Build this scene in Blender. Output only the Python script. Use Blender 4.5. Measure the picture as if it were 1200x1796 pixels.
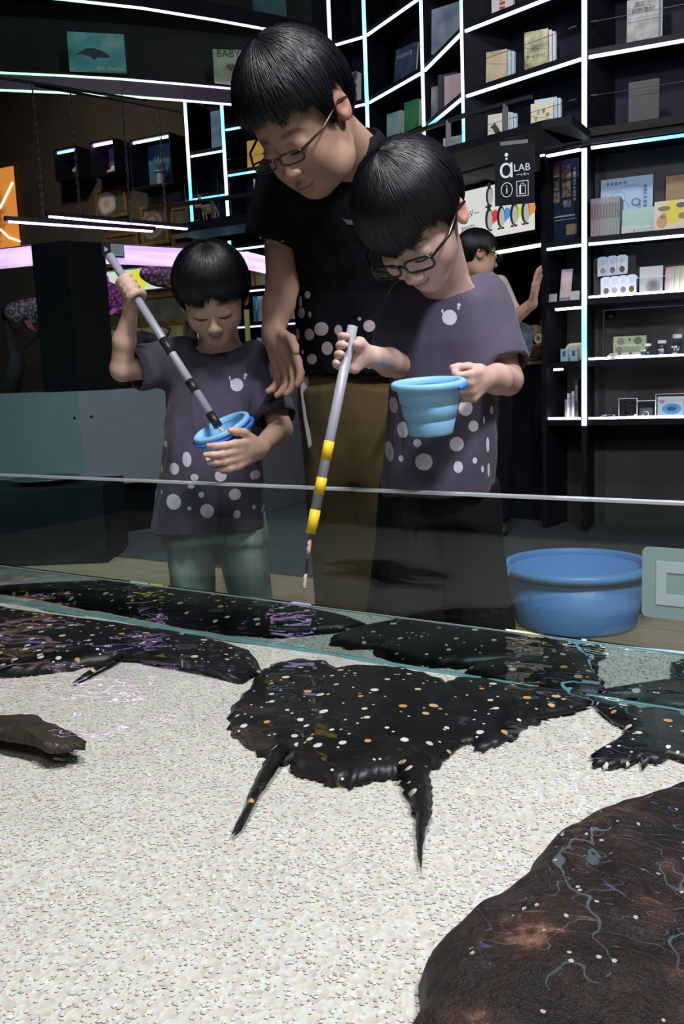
import bpy, bmesh, math, random
import numpy as np
from mathutils import Vector, Matrix, Euler
from mathutils.bvhtree import BVHTree
for o in list(bpy.data.objects): bpy.data.objects.remove(o)
scene = bpy.context.scene
COL = scene.collection
R_ = math.radians
PI = math.pi
random.seed(7)
# ------------------------------------------------------------------ camera
FPX = 1580.0
CAM = Vector((0, 0, 0.82))
CR = Matrix.Rotation(PI/2 - R_(8.57), 3, 'X') @ Matrix.Rotation(R_(-2.3), 3, 'Z')
cd = bpy.data.cameras.new('camera'); cam = bpy.data.objects.new('camera', cd); COL.objects.link(cam)
cam.location = CAM; cam.rotation_euler = CR.to_euler()
cd.sensor_fit = 'HORIZONTAL'; cd.sensor_width = 36.0; cd.lens = 36.0*FPX/1200.0
cd.clip_start = 0.02; cd.clip_end = 60
scene.camera = cam
# ------------------------------------------------------------------ world, exposure
w = bpy.data.worlds.new('world'); scene.world = w; w.use_nodes = True
bg = w.node_tree.nodes['Background']; bg.inputs[0].default_value = (0.55, 0.62, 0.85, 1); bg.inputs[1].default_value = 0.055
scene.view_settings.view_transform = 'Standard'; scene.view_settings.look = 'None'
scene.view_settings.exposure = 0.0; scene.view_settings.gamma = 1.0; scene.view_settings.use_curve_mapping = False
scene.cycles.use_denoising = True
scene.cycles.max_bounces = 8; scene.cycles.transparent_max_bounces = 16
scene.cycles.caustics_reflective = False; scene.cycles.caustics_refractive = False
scene.cycles.sample_clamp_indirect = 4.0
# ------------------------------------------------------------------ ceiling lamps (the pool lamp and two downlights), teal spot, added fills
def area(name, loc, target, size, watts, color=(1,1,1), spread=180):
    l = bpy.data.lights.new(name, 'AREA'); l.shape = 'DISK'; l.size = size; l.energy = watts; l.color = color; l.spread = R_(spread)
    o = bpy.data.objects.new(name, l); COL.objects.link(o); o.location = loc
    o.rotation_euler = (Vector(target)-Vector(loc)).to_track_quat('-Z', 'Y').to_euler()
    return o
area('pool_lamp', (0.05, 0.75, 2.9), (0.0, 1.05, 0.3), 0.4, 42, (1.0, 0.98, 0.96), 180)
area('downlight', (1.1, 0.3, 2.9), (0.25, 1.75, 0.7), 0.35, 60, (0.93, 0.92, 1.0), 180)
area('front_fill', (0.2, -1.3, 2.9), (0.0, 1.8, 0.9), 1.2, 20, (0.97, 0.95, 1.0), 180)  # soft fill added behind the camera to lift the figures' fronts
area('teal_spot', (-3.2, 1.6, 2.6), (-1.6, 4.3, 0.4), 0.25, 7, (0.3, 0.95, 0.9), 50)
area('downlight', (0.5, 2.2, 3.3), (-0.9, 4.6, 0.4), 0.25, 9, (0.85, 0.85, 1.0), 60)
area('shelf_fill', (0.2, 2.6, 3.4), (1.0, 4.7, 2.2), 0.25, 10, (1.0, 0.97, 0.95), 90)  # unseen fill added to brighten the upper right books
area('gallery_fill', (-2.0, 6.2, 3.3), (-1.9, 7.6, 1.9), 0.2, 7, (1.0, 0.8, 0.62), 120)  # warm fill added to bring up the dark gallery wall
# ------------------------------------------------------------------ pixel -> place
def ray(px, py): return CR @ Vector(((px-600)/FPX, -(py-898)/FPX, -1))
def at(px, py, Y): v = ray(px, py); return CAM + v*(Y/v.y)
def on(px, py, z): v = ray(px, py); return CAM + v*((z-CAM.z)/v.z)
# ------------------------------------------------------------------ materials
MATS = {}
def mat(name, color=(0.5,0.5,0.5), rough=0.5, metal=0.0, emit=None, es=1.0, spec=0.5, coat=0.0, alpha=1.0, sheen=0.0):
    if name in MATS: return MATS[name]
    m = bpy.data.materials.new(name); m.use_nodes = True
    b = m.node_tree.nodes['Principled BSDF']
    b.inputs['Base Color'].default_value = (*color, 1); b.inputs['Roughness'].default_value = rough
    b.inputs['Metallic'].default_value = metal; b.inputs['Specular IOR Level'].default_value = spec
    b.inputs['Coat Weight'].default_value = coat; b.inputs['Alpha'].default_value = alpha
    b.inputs['Sheen Weight'].default_value = sheen
    if emit:
        b.inputs['Emission Color'].default_value = (*emit, 1); b.inputs['Emission Strength'].default_value = es
    MATS[name] = m
    return m
class NT:
    """small node-tree helper"""
    def __init__(s, m): s.t = m.node_tree; s.b = s.t.nodes.get('Principled BSDF')
    def n(s, typ, ins=None, **kw):
        x = s.t.nodes.new(typ)
        for k, v in kw.items(): setattr(x, k, v)
        for k, v in (ins or {}).items():
            if hasattr(v, 'is_output'): s.t.links.new(v, x.inputs[k])
            else: x.inputs[k].default_value = v
        return x
    def l(s, a, b): s.t.links.new(a, b)
    def obj(s): return s.n('ShaderNodeTexCoord').outputs['Object']
    def noise(s, vec, scale, detail=3, rough=0.5):
        return s.n('ShaderNodeTexNoise', {'Vector': vec, 'Scale': scale, 'Detail': detail, 'Roughness': rough}).outputs['Fac']
    def ramp(s, fac, stops):
        r = s.n('ShaderNodeValToRGB', {'Fac': fac}); e = r.color_ramp.elements
        e[0].position, e[0].color = stops[0][0], (*stops[0][1], 1); e[1].position, e[1].color = stops[-1][0], (*stops[-1][1], 1)
        for p, c in stops[1:-1]: k = e.new(p); k.color = (*c, 1)
        return r.outputs['Color']
    def math(s, op, a, b=0.0, c=0.0):
        x = s.n('ShaderNodeMath', operation=op)
        for i, v in enumerate((a, b, c)):
            if hasattr(v, 'is_output'): s.l(v, x.inputs[i])
            else: x.inputs[i].default_value = v
        return x.outputs[0]
    def mix(s, f, a, b, blend='MIX'):
        x = s.n('ShaderNodeMix', data_type='RGBA', blend_type=blend)
        for i, v in ((0, f), (6, a), (7, b)):
            if hasattr(v, 'is_output'): s.l(v, x.inputs[i])
            else: x.inputs[i].default_value = v if i == 0 else (*v, 1)
        return x.outputs[2]
    def bump(s, h, strength=0.3, dist=0.01):
        x = s.n('ShaderNodeBump', {'Height': h, 'Strength': strength, 'Distance': dist}); s.l(x.outputs[0], s.b.inputs['Normal']); return x
def mottled(name, c1, c2, scale=20, rough=0.6, bump=0.15, bscale=None, detail=4, stretch=(1,1,1), **kw):
    if name in MATS: return MATS[name]
    m = mat(name, c1, rough, **kw); t = NT(m)
    v = t.n('ShaderNodeMapping', {'Vector': t.obj(), 'Scale': stretch}).outputs[0]
    t.l(t.ramp(t.noise(v, scale, detail), [(0.35, c1), (0.65, c2)]), t.b.inputs['Base Color'])
    if bump: t.bump(t.noise(v, bscale or scale*3, 3), bump, 0.004)
    return m
def led(name, stops, strength, scale=1.5):
    """colour-changing LED strip: the emitted colour drifts along the strip"""
    if name in MATS: return MATS[name]
    m = mat(name, (0.8,0.8,0.8), 0.5, emit=(1,1,1), es=strength); t = NT(m)
    g = t.n('ShaderNodeNewGeometry').outputs['Position']
    t.l(t.ramp(t.noise(g, scale, 1), stops), t.b.inputs['Emission Color'])
    return m
LED_POST = led('led_post', [(0.36,(0.05,0.50,0.85)),(0.46,(0.26,0.75,1.0)),(0.54,(0.62,0.82,1.0)),(0.66,(0.46,0.30,0.9))], 2.3, 1.6)
LED_SHELF = led('led_shelf', [(0.36,(0.08,0.45,1.0)),(0.46,(0.32,0.78,1.0)),(0.54,(0.60,0.75,1.0)),(0.66,(0.52,0.36,1.0))], 2.9, 1.7)
LED_WHITE = mat('led_white', emit=(1,0.98,0.97), es=17.0)
LED_GREEN = led('led_green', [(0.35,(0.55,0.5,0.75)),(0.5,(0.36,0.70,0.5)),(0.62,(0.12,0.62,0.18))], 3.0, 0.7)
LED_PINK = mat('led_pink', emit=(0.72,0.36,1.0), es=10.0)
LED_WARM = mat('led_warm', emit=(1.0,0.66,0.4), es=4.5)
BLACK = mottled('black_laminate', (0.005,0.006,0.010), (0.009,0.010,0.015), 6, 0.55, 0.05, spec=0.2)
BLACKB = mottled('black_back_board', (0.011,0.013,0.028), (0.018,0.020,0.040), 5, 0.65, 0.05, spec=0.2)
NAVY = mottled('navy_wall_paint', (0.006,0.007,0.012), (0.01,0.011,0.016), 3, 0.8, 0.05, spec=0.1)
METALD = mat('dark_metal', (0.03,0.032,0.035), 0.35, 0.8)
WHITE = mat('white_plastic', (0.8,0.8,0.82), 0.45)
PAPER = mat('page_paper', (0.72,0.69,0.6), 0.8)
def clear_mat(name, tint=(0.9,0.95,0.95), ior=1.45, refl=1.0):
    """clear pane: transparent, with Fresnel mirror reflection"""
    if name in MATS: return MATS[name]
    m = bpy.data.materials.new(name); m.use_nodes = True; nt = m.node_tree; nt.nodes.clear()
    t = NT(m); out = t.n('ShaderNodeOutputMaterial')
    tr = t.n('ShaderNodeBsdfTransparent', {'Color': (*tint, 1)}); gl = t.n('ShaderNodeBsdfGlossy', {'Roughness': 0.01})
    fc = t.n('ShaderNodeLayerWeight', {'Blend': 0.5}).outputs['Facing']; f0 = ((ior-1)/(ior+1))**2*refl   # Schlick reflectance of a thin pane
    f = t.math('ADD', f0, t.math('MULTIPLY', 1-f0, t.math('POWER', fc, 5.0)))
    mx = t.n('ShaderNodeMixShader', {0: f, 1: tr.outputs[0], 2: gl.outputs[0]}); t.l(mx.outputs[0], out.inputs[0])
    MATS[name] = m; return m
GLASS = clear_mat('clear_glass', (0.97,0.99,0.99))
LENS = clear_mat('spectacle_lens', (0.93,0.94,0.95), 1.3)
# ------------------------------------------------------------------ mesh helpers
class MB:
    def __init__(s): s.v = []; s.f = []
    def add(s, vs, fs):
        k = len(s.v); s.v += [tuple(v) for v in vs]; s.f += [tuple(i+k for i in f) for f in fs]; return s
    def box(s, lo, hi, M=None):
        x0,y0,z0 = lo; x1,y1,z1 = hi
        vs = [Vector(p) for p in ((x0,y0,z0),(x1,y0,z0),(x1,y1,z0),(x0,y1,z0),(x0,y0,z1),(x1,y0,z1),(x1,y1,z1),(x0,y1,z1))]
        if M is not None: vs = [M @ v for v in vs]
        return s.add(vs, [(0,3,2,1),(4,5,6,7),(0,1,5,4),(1,2,6,5),(2,3,7,6),(3,0,4,7)])
    def tube(s, pts, r, n=8, closed=False, cap=True):
        pts = [Vector(p) for p in pts]; N = len(pts)
        rs = r if isinstance(r, (list, tuple)) else [r]*N
        vs = []; up = None
        for i, p in enumerate(pts):
            a = pts[(i-1) % N] if (closed or i > 0) else p; b = pts[(i+1) % N] if (closed or i < N-1) else p
            d = (b-a).normalized()
            if up is None: up = d.orthogonal().normalized()
            up = (up - d*up.dot(d)).normalized(); q = d.cross(up)
            for k in range(n):
                t = 2*PI*k/n; vs.append(p + up*math.cos(t)*rs[i] + q*math.sin(t)*rs[i])
        fs = []
        for i in range(N if closed else N-1):
            j = (i+1) % N
            for k in range(n): fs.append((i*n+k, i*n+(k+1)%n, j*n+(k+1)%n, j*n+k))
        if cap and not closed: fs += [tuple(range(n))[::-1], tuple((N-1)*n+k for k in range(n))]
        return s.add(vs, fs)
    def lathe(s, prof, n=32, M=None, cap=False):
        vs = []; N = len(prof)
        for (r, z) in prof:
            for k in range(n):
                t = 2*PI*k/n; v = Vector((r*math.cos(t), r*math.sin(t), z)); vs.append(M @ v if M is not None else v)
        fs = [(i*n+k, i*n+(k+1)%n, (i+1)*n+(k+1)%n, (i+1)*n+k) for i in range(N-1) for k in range(n)]
        if cap: fs += [tuple(range(n))[::-1], tuple((N-1)*n+k for k in range(n))]
        return s.add(vs, fs)
    def prism(s, outline, lo, hi, M=None):
        """outline of (x, z) points, extruded along y from lo to hi"""
        n = len(outline); vs = [Vector((x, lo, z)) for x, z in outline] + [Vector((x, hi, z)) for x, z in outline]
        if M is not None: vs = [M @ v for v in vs]
        return s.add(vs, [tuple(range(n)), tuple(range(2*n-1, n-1, -1))] + [(i, i+n, (i+1)%n+n, (i+1)%n) for i in range(n)])
    def build(s, name, m, parent=None, smooth=False, bevel=0.0):
        me = bpy.data.meshes.new(name); me.from_pydata(s.v, [], s.f)
        bm = bmesh.new(); bm.from_mesh(me); bmesh.ops.recalc_face_normals(bm, faces=bm.faces); bm.to_mesh(me); bm.free()
        if smooth: me.polygons.foreach_set('use_smooth', [True]*len(me.polygons))
        for k in (m if isinstance(m, (list, tuple)) else [m]): me.materials.append(k)
        o = bpy.data.objects.new(name, me); COL.objects.link(o); o.parent = parent
        if bevel:
            b = o.modifiers.new('bevel', 'BEVEL'); b.width = bevel; b.segments = 2; b.limit_method = 'ANGLE'
        return o
def tag(o, label, cat, group=None, kind=None):
    if kind: o['kind'] = kind
    if label: o['label'] = label
    if cat: o['category'] = cat
    if group: o['group'] = group
    return o
def thing(name, label, cat, loc=(0,0,0), rz=0.0, group=None, rot=None):
    o = bpy.data.objects.new(name, None); COL.objects.link(o); o.empty_display_size = 0.05
    o.location = loc; o.rotation_euler = rot if rot is not None else (0,0,rz)
    return tag(o, label, cat, group)
def struct(name, mb, m, parent=None):
    o = mb.build(name, m, parent)
    if parent is None: o['kind'] = 'structure'
    return o
def text(s, size, m, parent, loc, rot=(PI/2,0,0), align='CENTER', name='lettering', ext=0.0004):
    c = bpy.data.curves.new('t', 'FONT'); c.body = s; c.size = size; c.align_x = align; c.align_y = 'CENTER'; c.extrude = ext; c.resolution_u = 3
    t = bpy.data.objects.new('t', c); COL.objects.link(t)
    bpy.context.view_layer.update()
    me = bpy.data.meshes.new_from_object(t.evaluated_get(bpy.context.evaluated_depsgraph_get()))
    bpy.data.objects.remove(t)
    me.materials.clear(); me.materials.append(m)
    o = bpy.data.objects.new(name, me); COL.objects.link(o); o.parent = parent; o.location = loc; o.rotation_euler = rot
    return o
def copy_tree(o, parent=None):
    c = o.copy(); COL.objects.link(c); c.parent = parent
    for ch in [x for x in bpy.data.objects if x.parent == o]: copy_tree(ch, c)
    return c
# ================================================================== the room
WOODC = None
def planks_mat():
    m = mat('oak_plank', (0.35,0.24,0.14), 0.45); t = NT(m)
    v = t.n('ShaderNodeMapping', {'Vector': t.obj(), 'Scale': (2, 30, 2)}).outputs[0]
    t.l(t.ramp(t.noise(v, 3, 5, 0.6), [(0.3,(0.24,0.17,0.10)),(0.7,(0.42,0.31,0.19))]), t.b.inputs['Base Color'])
    return m
PLANK = planks_mat()
CARPET = mottled('charcoal_carpet', (0.03,0.034,0.038), (0.045,0.05,0.054), 60, 0.85, 0.4)
struct('floor', MB().box((-4.5,-2,-0.05),(4.5,10,0)), CARPET)
struct('ceiling', MB().box((-4.5,-2,3.7),(4.5,10,3.75)), NAVY)
struct('wall_back', MB().box((-4.5,9.6,0),(4.5,9.7,3.7)), NAVY)
struct('wall_left', MB().box((-4.6,-2,0),(-4.5,10,3.7)), NAVY)
struct('wall_right', MB().box((4.5,-2,0),(4.6,10,3.7)), NAVY)
struct('wall_front', MB().box((-4.5,-2.1,0),(4.5,-2,3.7)), NAVY)
# pool line: the far glass wall of the touch pool, rim at 0.625
PA, PB = Vector((-0.80,2.10,0)), Vector((0.49,1.245,0))
PD = (PB-PA).normalized(); PN = Vector((PD.y,-PD.x,0))          # PN points to the camera side
if PN.y > 0: PN = -PN
PROT = math.atan2(PD.y, PD.x)
def pool(s, d, z): return PA + PD*s - PN*d + Vector((0,0,z))    # s along the glass, d beyond it
# wooden boardwalk of planks along the pool
deck = thing('boardwalk', 'pale oak plank boardwalk laid along the outside of the glass touch pool', 'boardwalk', PA, PROT)
plank_me = None
for row in range(10):
    for k in range(-1, 4):
        x0 = -1.3 + k*1.15 + (row % 3)*0.37; y0 = 0.06 + row*0.155
        if plank_me is None:
            o = MB().box((0.002,0.002,0),(1.146,0.152,0.012)).build('plank', PLANK, deck); plank_me = o.data
        else:
            o = bpy.data.objects.new('plank', plank_me); COL.objects.link(o); o.parent = deck
        o.location = (x0, y0, 0.0)
# ================================================================== bookcases
def bookcase(label, P1, P2, zb, zt, shelves, depth=0.26, left=True, right=True, strips=None, post_to=None, post_from=None, top=True, group='black bookcases with glowing edges', back=BLACKB):
    P1 = Vector((P1[0],P1[1],0)); P2 = Vector((P2[0],P2[1],0)); d = P2-P1; L = d.length; yaw = math.atan2(d.y, d.x)
    t = thing('bookcase', label, 'bookcase', (P1.x,P1.y,zb), yaw, group)
    MB().box((0,depth-0.012,0),(L,depth,zt-zb)).build('back_panel', back, t)
    for flag, x in ((left, 0.0), (right, L)):
        if not flag: continue
        sp = MB().box((x-0.013,0.004,0),(x+0.013,depth-0.013,zt-zb)).build('side_panel', BLACK, t)
        a = (post_from or zb)-zb; b = (post_to or zt)-zb
        MB().box((x-0.012,-0.004,a),(x+0.012,0.0035,b)).build('light_strip', LED_POST, sp)
    for i, z in enumerate(shelves):
        sh = MB().box((0.014,0.006,z-zb),(L-0.014,depth-0.013,z-zb+0.028)).build('shelf', BLACK, t)
        st = strips[i] if strips else LED_SHELF
        if st: MB().box((0.02,0.0,z-zb-0.013),(L-0.02,0.014,z-zb-0.0005)).build('light_strip', st, sh)
    return t
Q = [(0.045,6.335),(0.268,6.18),(0.575,5.60),(0.722,5.0),(1.215,4.465),(1.80,4.20)]
UP = [1.9015, 2.25, 2.57, 2.98]; US = [None, LED_SHELF, LED_SHELF, LED_SHELF]
bookcase('narrow upper bookcase facing front beside the dark pillar above the man', Q[0], Q[1], 1.90, 3.5, UP, strips=US)
bookcase('slanted upper bookcase holding the green spined books', Q[1], Q[2], 1.90, 3.5, UP, left=False, strips=US)
bookcase('steeply angled thin upper bookcase between two glowing posts', Q[2], Q[3], 1.90, 3.5, UP, left=False, strips=US)
bookcase('wide upper bookcase with pale hardbacks behind the low balcony rail', Q[3], Q[4], 1.90, 3.5, UP, left=False, strips=US)
bookcase('upper bookcase above the souvenir shelves holding a grey covered book', Q[4], Q[5], 1.90, 3.5, UP, left=False, strips=US)
# plinth (dark moulding) between the storeys
def wallband(name, label, pts, z0, z1, thick, m=BLACK, cat='moulding', front=0.0):
    mb = MB(); vs = []; n = len(pts)
    pts = [Vector((p[0],p[1],0)) for p in pts]; nr = []
    for i in range(n):
        a = pts[max(i-1,0)]; b = pts[min(i+1,n-1)]; d = (b-a).normalized(); nr.append(Vector((-d.y,d.x,0)))
    for p, q in zip(pts, nr):
        f = p-q*front; k = p+q*(thick-front)
        vs += [(f.x,f.y,z0),(k.x,k.y,z0),(k.x,k.y,z1),(f.x,f.y,z1)]
    fs = [(0,1,2,3), tuple(4*(n-1)+i for i in (3,2,1,0))]
    for i in range(n-1):
        for k in range(4): fs.append((4*i+k, 4*i+(k+1)%4, 4*i+4+(k+1)%4, 4*i+4+k))
    o = mb.add(vs, fs).build(name, m)
    return tag(o, label, cat) if label else o
o = wallband('trim_1', None, Q[3:], 1.85, 1.899, 0.30, BLACK, front=0.03); o['kind'] = 'structure'
o = wallband('trim_2', None, Q[4:], 1.880, 1.898, 0.045, BLACK, front=0.045); o['kind'] = 'structure'
# lower right souvenir shelves
CHARC = mottled('charcoal_board', (0.035,0.035,0.038), (0.05,0.05,0.053), 5, 0.6, 0.05)
BOUNCEW = mat('white_bounce_sheet', (0.75,0.75,0.77), 0.4)
LOW = [0.53, 0.82, 1.115, 1.405]
LP = (1.047,4.60)
ws = bookcase('wide souvenir shelf unit under the balcony with picture books and jars', Q[4], Q[5], 0.0, 1.85, LOW, left=True, right=True, strips=[None,None,None,LED_SHELF], post_from=0.53, post_to=1.84, group='lower souvenir shelves', back=CHARC)
bookcase('narrow souvenir shelf column beside the counter with a penguin poster at its top', LP, Q[4], 0.0, 1.85, LOW, left=True, right=False, strips=[None,None,None,LED_SHELF], post_from=1.84, group='lower souvenir shelves', back=CHARC)
for z in (0.558,0.848,1.143): MB().box((0.02,0.018,z+0.0001),(0.62,0.24,z+0.0004)).build('glow_sheet', BOUNCEW, ws)  # white sheets added on the black shelves so their tops glow
def light_bar(P1, P2, z, x0, x1, y, m, t=0.010, name='shelf_lamp', label='', drop=0.0):
    P1 = Vector((P1[0],P1[1],0)); P2 = Vector((P2[0],P2[1],0)); d = P2-P1; yaw = math.atan2(d.y, d.x)
    th = thing(name, label, 'lamp', (P1.x,P1.y,z), yaw, 'strip lamps under shelves')
    MB().box((x0,y-0.012,-t),(x1,y+0.012,0)).build('diffuser', m, th); MB().box((x0,y-0.015,0),(x1,y+0.015,0.004)).build('housing', METALD, th)
    return th
light_bar(Q[4], Q[5], 1.845, 0.03, 0.62, 0.012, LED_SHELF, label='thin strip lamp under the top board of the wide souvenir shelves')
def shelf_glow(P1, P2, z, x0, x1, label):
    P1 = Vector((P1[0],P1[1],0)); P2 = Vector((P2[0],P2[1],0)); d = P2-P1; th = thing('shelf_lamp', label, 'lamp', (P1.x,P1.y,z), math.atan2(d.y, d.x), 'strip lamps lying on shelf edges')
    MB().box((x0,0.0065,0.0005),(x1,0.0165,0.0025)).build('housing', METALD, th); MB().box((x0,0.0065,0.0026),(x1,0.0150,0.0120)).build('diffuser', LED_WHITE, th)
for z, nm in ((1.143,'shiny packets'),(0.848,'specimen jars'),(0.558,'acrylic boxes')): shelf_glow(Q[4], Q[5], z, 0.02, 0.62, 'bright strip lamp along the shelf edge below the %s' % nm)
shelf_glow(LP, Q[4], 0.558, 0.02, 0.19, 'bright strip lamp along the shelf edge below the folders')
light_bar(LP, Q[4], 1.845, 0.02, 0.19, 0.012, LED_SHELF, label='thin strip lamp above the penguin poster')
light_bar(LP, Q[4], 1.11, 0.06, 0.19, 0.02, LED_WHITE, label='short white strip lamp above the pale blue paper bags')
light_bar(LP, Q[4], 0.815, 0.05, 0.09, 0.02, LED_WHITE, label='tiny white lamp above the folders on the lowest narrow shelf')
# back-left bookcase
B0 = Vector((-1.06,7.10)); B1 = Vector((-0.704,6.919)); B2 = Vector((-0.20,6.66))
def linept(px, z): # point of the back-left line under a pixel column
    v = ray(px, 400); d = B2-B1; n = Vector((-d.y,d.x)); k = n.dot(B1)/n.dot(Vector((v.x,v.y))); return Vector((v.x*k, v.y*k))
C0, C1, C2, C3 = linept(338,0), linept(401,0), linept(521,0), linept(572,0)
LS = [2.0, 2.32, 2.64]
LL = [0.60, 0.93, 1.22, 1.48, 1.85]
bookcase('dark upper bookcase with a poster behind the rabbit skeleton case', C0, C1, 1.93, 2.9, [2.19,2.50], group='bookcases on the far wall')
bookcase('far upper bookcase with a yellow book behind the spectacled man', C1, C2, 1.93, 2.9, LS, left=False, group='bookcases on the far wall')
bookcase('dark lower bookcase behind the aquarium', C0, C1, 0.0, 1.85, [1.0, 1.3, 1.78], post_from=0.4, group='bookcases on the far wall')
bookcase('far lower bookcase with rows of colourful books behind the boys', C1, C2, 0.0, 1.85, [0.60,0.91,1.22,1.48,1.79], left=False, post_from=0.4, group='bookcases on the far wall')
bookcase('far lower bookcase mostly hidden by the standing man', C2, C3, 0.0, 1.85, [0.60,0.93,1.22,1.48,1.79], left=False, post_from=0.4, group='bookcases on the far wall')
# dark pillar between the two walls
struct('wall_pillar', MB().box((-0.16,6.3,0),(0.03,6.75,3.7)), NAVY)
# far-left gallery wall (in line with the far bookcases)
dl = (Vector((B1.x,B1.y,0))-Vector((B2.x,B2.y,0))).normalized()
WL0 = Vector((C0.x,C0.y,0))+dl*0.01; WL1 = WL0+dl*3.2
gy = math.atan2(-dl.y,-dl.x)
GREYW = mottled('warm_grey_wall', (0.05,0.045,0.04), (0.065,0.058,0.05), 4, 0.8, 0.1)
gw = MB().box((0,0.26,0),(3.2,0.32,3.7)).build('wall_gallery', GREYW); gw.location = WL1; gw.rotation_euler = (0,0,gy); gw['kind'] = 'structure'
# top-left curved shelf fascia
def curve_pts(pix, z, ext=0.6):
    p = [on(x, y, z) for x, y in pix]
    p = [p[0]+(p[0]-p[1]).normalized()*ext] + p
    return p
def ribbon(pts, z0, z1, back, m, name, parent=None, fr=0.0):
    mb = MB(); n = len(pts); vs = []
    for i in range(n):
        a = pts[max(i-1,0)]; b = pts[min(i+1,n-1)]; d = (b-a); d.z = 0; d.normalize(); q = Vector((-d.y,d.x,0))
        f = pts[i]-q*fr; k = pts[i]+q*back
        vs += [(f.x,f.y,z0),(k.x,k.y,z0),(k.x,k.y,z1),(f.x,f.y,z1)]
    fs = [(0,1,2,3), tuple(4*(n-1)+i for i in (3,2,1,0))]
    for i in range(n-1):
        for k in range(4): fs.append((4*i+k, 4*i+(k+1)%4, 4*i+4+(k+1)%4, 4*i+4+k))
    return mb.add(vs, fs).build(name, m, parent)
L2 = curve_pts([(0,128),(110,133),(210,139),(320,148),(430,158),(560,170)], 2.57)
L1 = curve_pts([(97,0),(250,17),(380,38),(480,56),(562,73)], 2.97, 0.9)
PURPLE = mottled('plum_fascia', (0.035,0.022,0.055), (0.05,0.03,0.07), 5, 0.4, 0.05)
cb = thing('curved_shelf', 'long curved upper shelf with white and green glowing edges over the aquarium', 'shelf', L2[1].to_2d().to_3d()+Vector((0,0,2.48)))
def inv(o): o.matrix_parent_inverse = cb.matrix_basis.inverted(); return o
for nm, pts, z0, z1, back, m, fr in (('fascia',L2,2.485,2.565,0.02,PURPLE,0.0),('light_strip',L2,2.566,2.576,0.006,LED_GREEN,0.004),('light_strip',L2,2.474,2.484,0.006,LED_GREEN,0.004),
        ('board',L2,2.576,2.59,0.32,BLACK,0.0),('fascia',L1,2.985,3.06,0.02,BLACK,0.0),('light_strip',L1,2.972,2.984,0.006,LED_GREEN,0.004),('board',L1,3.061,3.075,0.32,BLACK,0.0)):
    inv(ribbon(pts, z0, z1, back, m, nm, cb, fr))
bk = [p+Vector((0.12,0.34,0)) for p in L2]
o = ribbon(bk, 2.59, 3.7, 0.02, mottled('upper_wall_paint', (0.022,0.026,0.026), (0.032,0.036,0.036), 3, 0.8, 0.05, spec=0.1), 'wall_upper_left'); o['kind'] = 'structure'
# ================================================================== touch pool
WZ, SZ, RIM = 0.405, 0.318, 0.625
S0, S1, NEAR = -0.9, 2.6, 1.22
tp = thing('touch_pool', 'low touch pool with clear glass wall, pale sand bed and shallow water', 'pool', PA, PROT)
GT = 0.019
def water_like(name, tint, ior, bump=None):
    m = clear_mat(name, tint, ior); return m
POOLG = clear_mat('pool_glass', (0.87,0.94,0.93), 1.5)
EDGE = mat('polished_glass_edge', (0.55,0.6,0.62), 0.15, spec=0.8)
MIRG = mat('submerged_glass', (0.36,0.47,0.46), 0.02, metal=1.0)
DARKB = mat('pool_base_black', (0.012,0.013,0.015), 0.4)
seam = (on(379,848,RIM)-PA).dot(PD)
for a, b in ((S0, seam-0.001), (seam+0.001, S1)):
    gp = MB().box((a,0,WZ-0.002),(b,GT,RIM-0.004)).build('glass_pane', POOLG, tp)
    MB().box((a,-0.0004,RIM-0.004),(b,GT+0.0004,RIM)).build('polished_edge', EDGE, gp)
    MB().box((a,0.0,SZ-0.03),(b,GT,WZ-0.0025)).build('submerged_pane', MIRG, gp)
MB().box((S0,-0.003,SZ-0.004),(S1,-0.0005,SZ+0.003)).build('sealant_bead', mat('sealant', (0.25,0.55,0.6), 0.3), tp)
MB().box((S0,-NEAR-0.03,0),(S1,GT+0.01,SZ-0.03)).build('base', DARKB, tp)
MB().box((S0,-NEAR-0.03,SZ-0.03),(S1,-NEAR,RIM)).build('near_wall', DARKB, tp)
for s in (S0-0.03, S1): MB().box((s,-NEAR-0.03,0),(s+0.03,GT+0.01,RIM)).build('end_wall', DARKB, tp)
# sand bed: height field
def vnoise(p, seed=0):
    """vectorised 3-D value noise, p (N,3) -> (N,)"""
    i = np.floor(p).astype(np.int64); f = p-i; f = f*f*(3-2*f); out = np.zeros(len(p))
    for dx in (0,1):
        for dy in (0,1):
            for dz in (0,1):
                h = ((i[:,0]+dx)*374761393 + (i[:,1]+dy)*668265263 + (i[:,2]+dz)*2147483647*3 + seed*974711) & 0x7fffffff
                h = ((h ^ (h >> 13))*1274126177) & 0x7fffffff; h = (h ^ (h >> 16)) & 0xffff
                wgt = (f[:,0] if dx else 1-f[:,0])*(f[:,1] if dy else 1-f[:,1])*(f[:,2] if dz else 1-f[:,2])
                out += wgt*h/65535.0
    return out
def fbm(p, oct=3, seed=0):
    s = 0; a = 1; t = 0
    for k in range(oct): s = s + a*vnoise(p*(2**k), seed+k); t += a; a *= 0.5
    return s/t
SAND = mat('pool_sand', (0.7,0.66,0.58), 0.9, spec=0.2); t = NT(SAND); v = t.obj()
vo = t.n('ShaderNodeTexVoronoi', {'Vector': v, 'Scale': 190.0})
c = t.ramp(t.noise(vo.outputs['Color'], 3, 0), [(0.2,(0.60,0.53,0.44)),(0.45,(0.76,0.69,0.60)),(0.62,(0.84,0.79,0.72)),(0.8,(0.93,0.90,0.85))])
hsv = t.mix(0.10, c, vo.outputs['Color'])  # random hue tint paints the water's faint rainbow sparkle into the sand
c2 = t.mix(t.math('MULTIPLY', t.noise(v, 9, 3), 0.35), hsv, (0.74,0.69,0.62))
t.l(c2, t.b.inputs['Base Color'])
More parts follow.
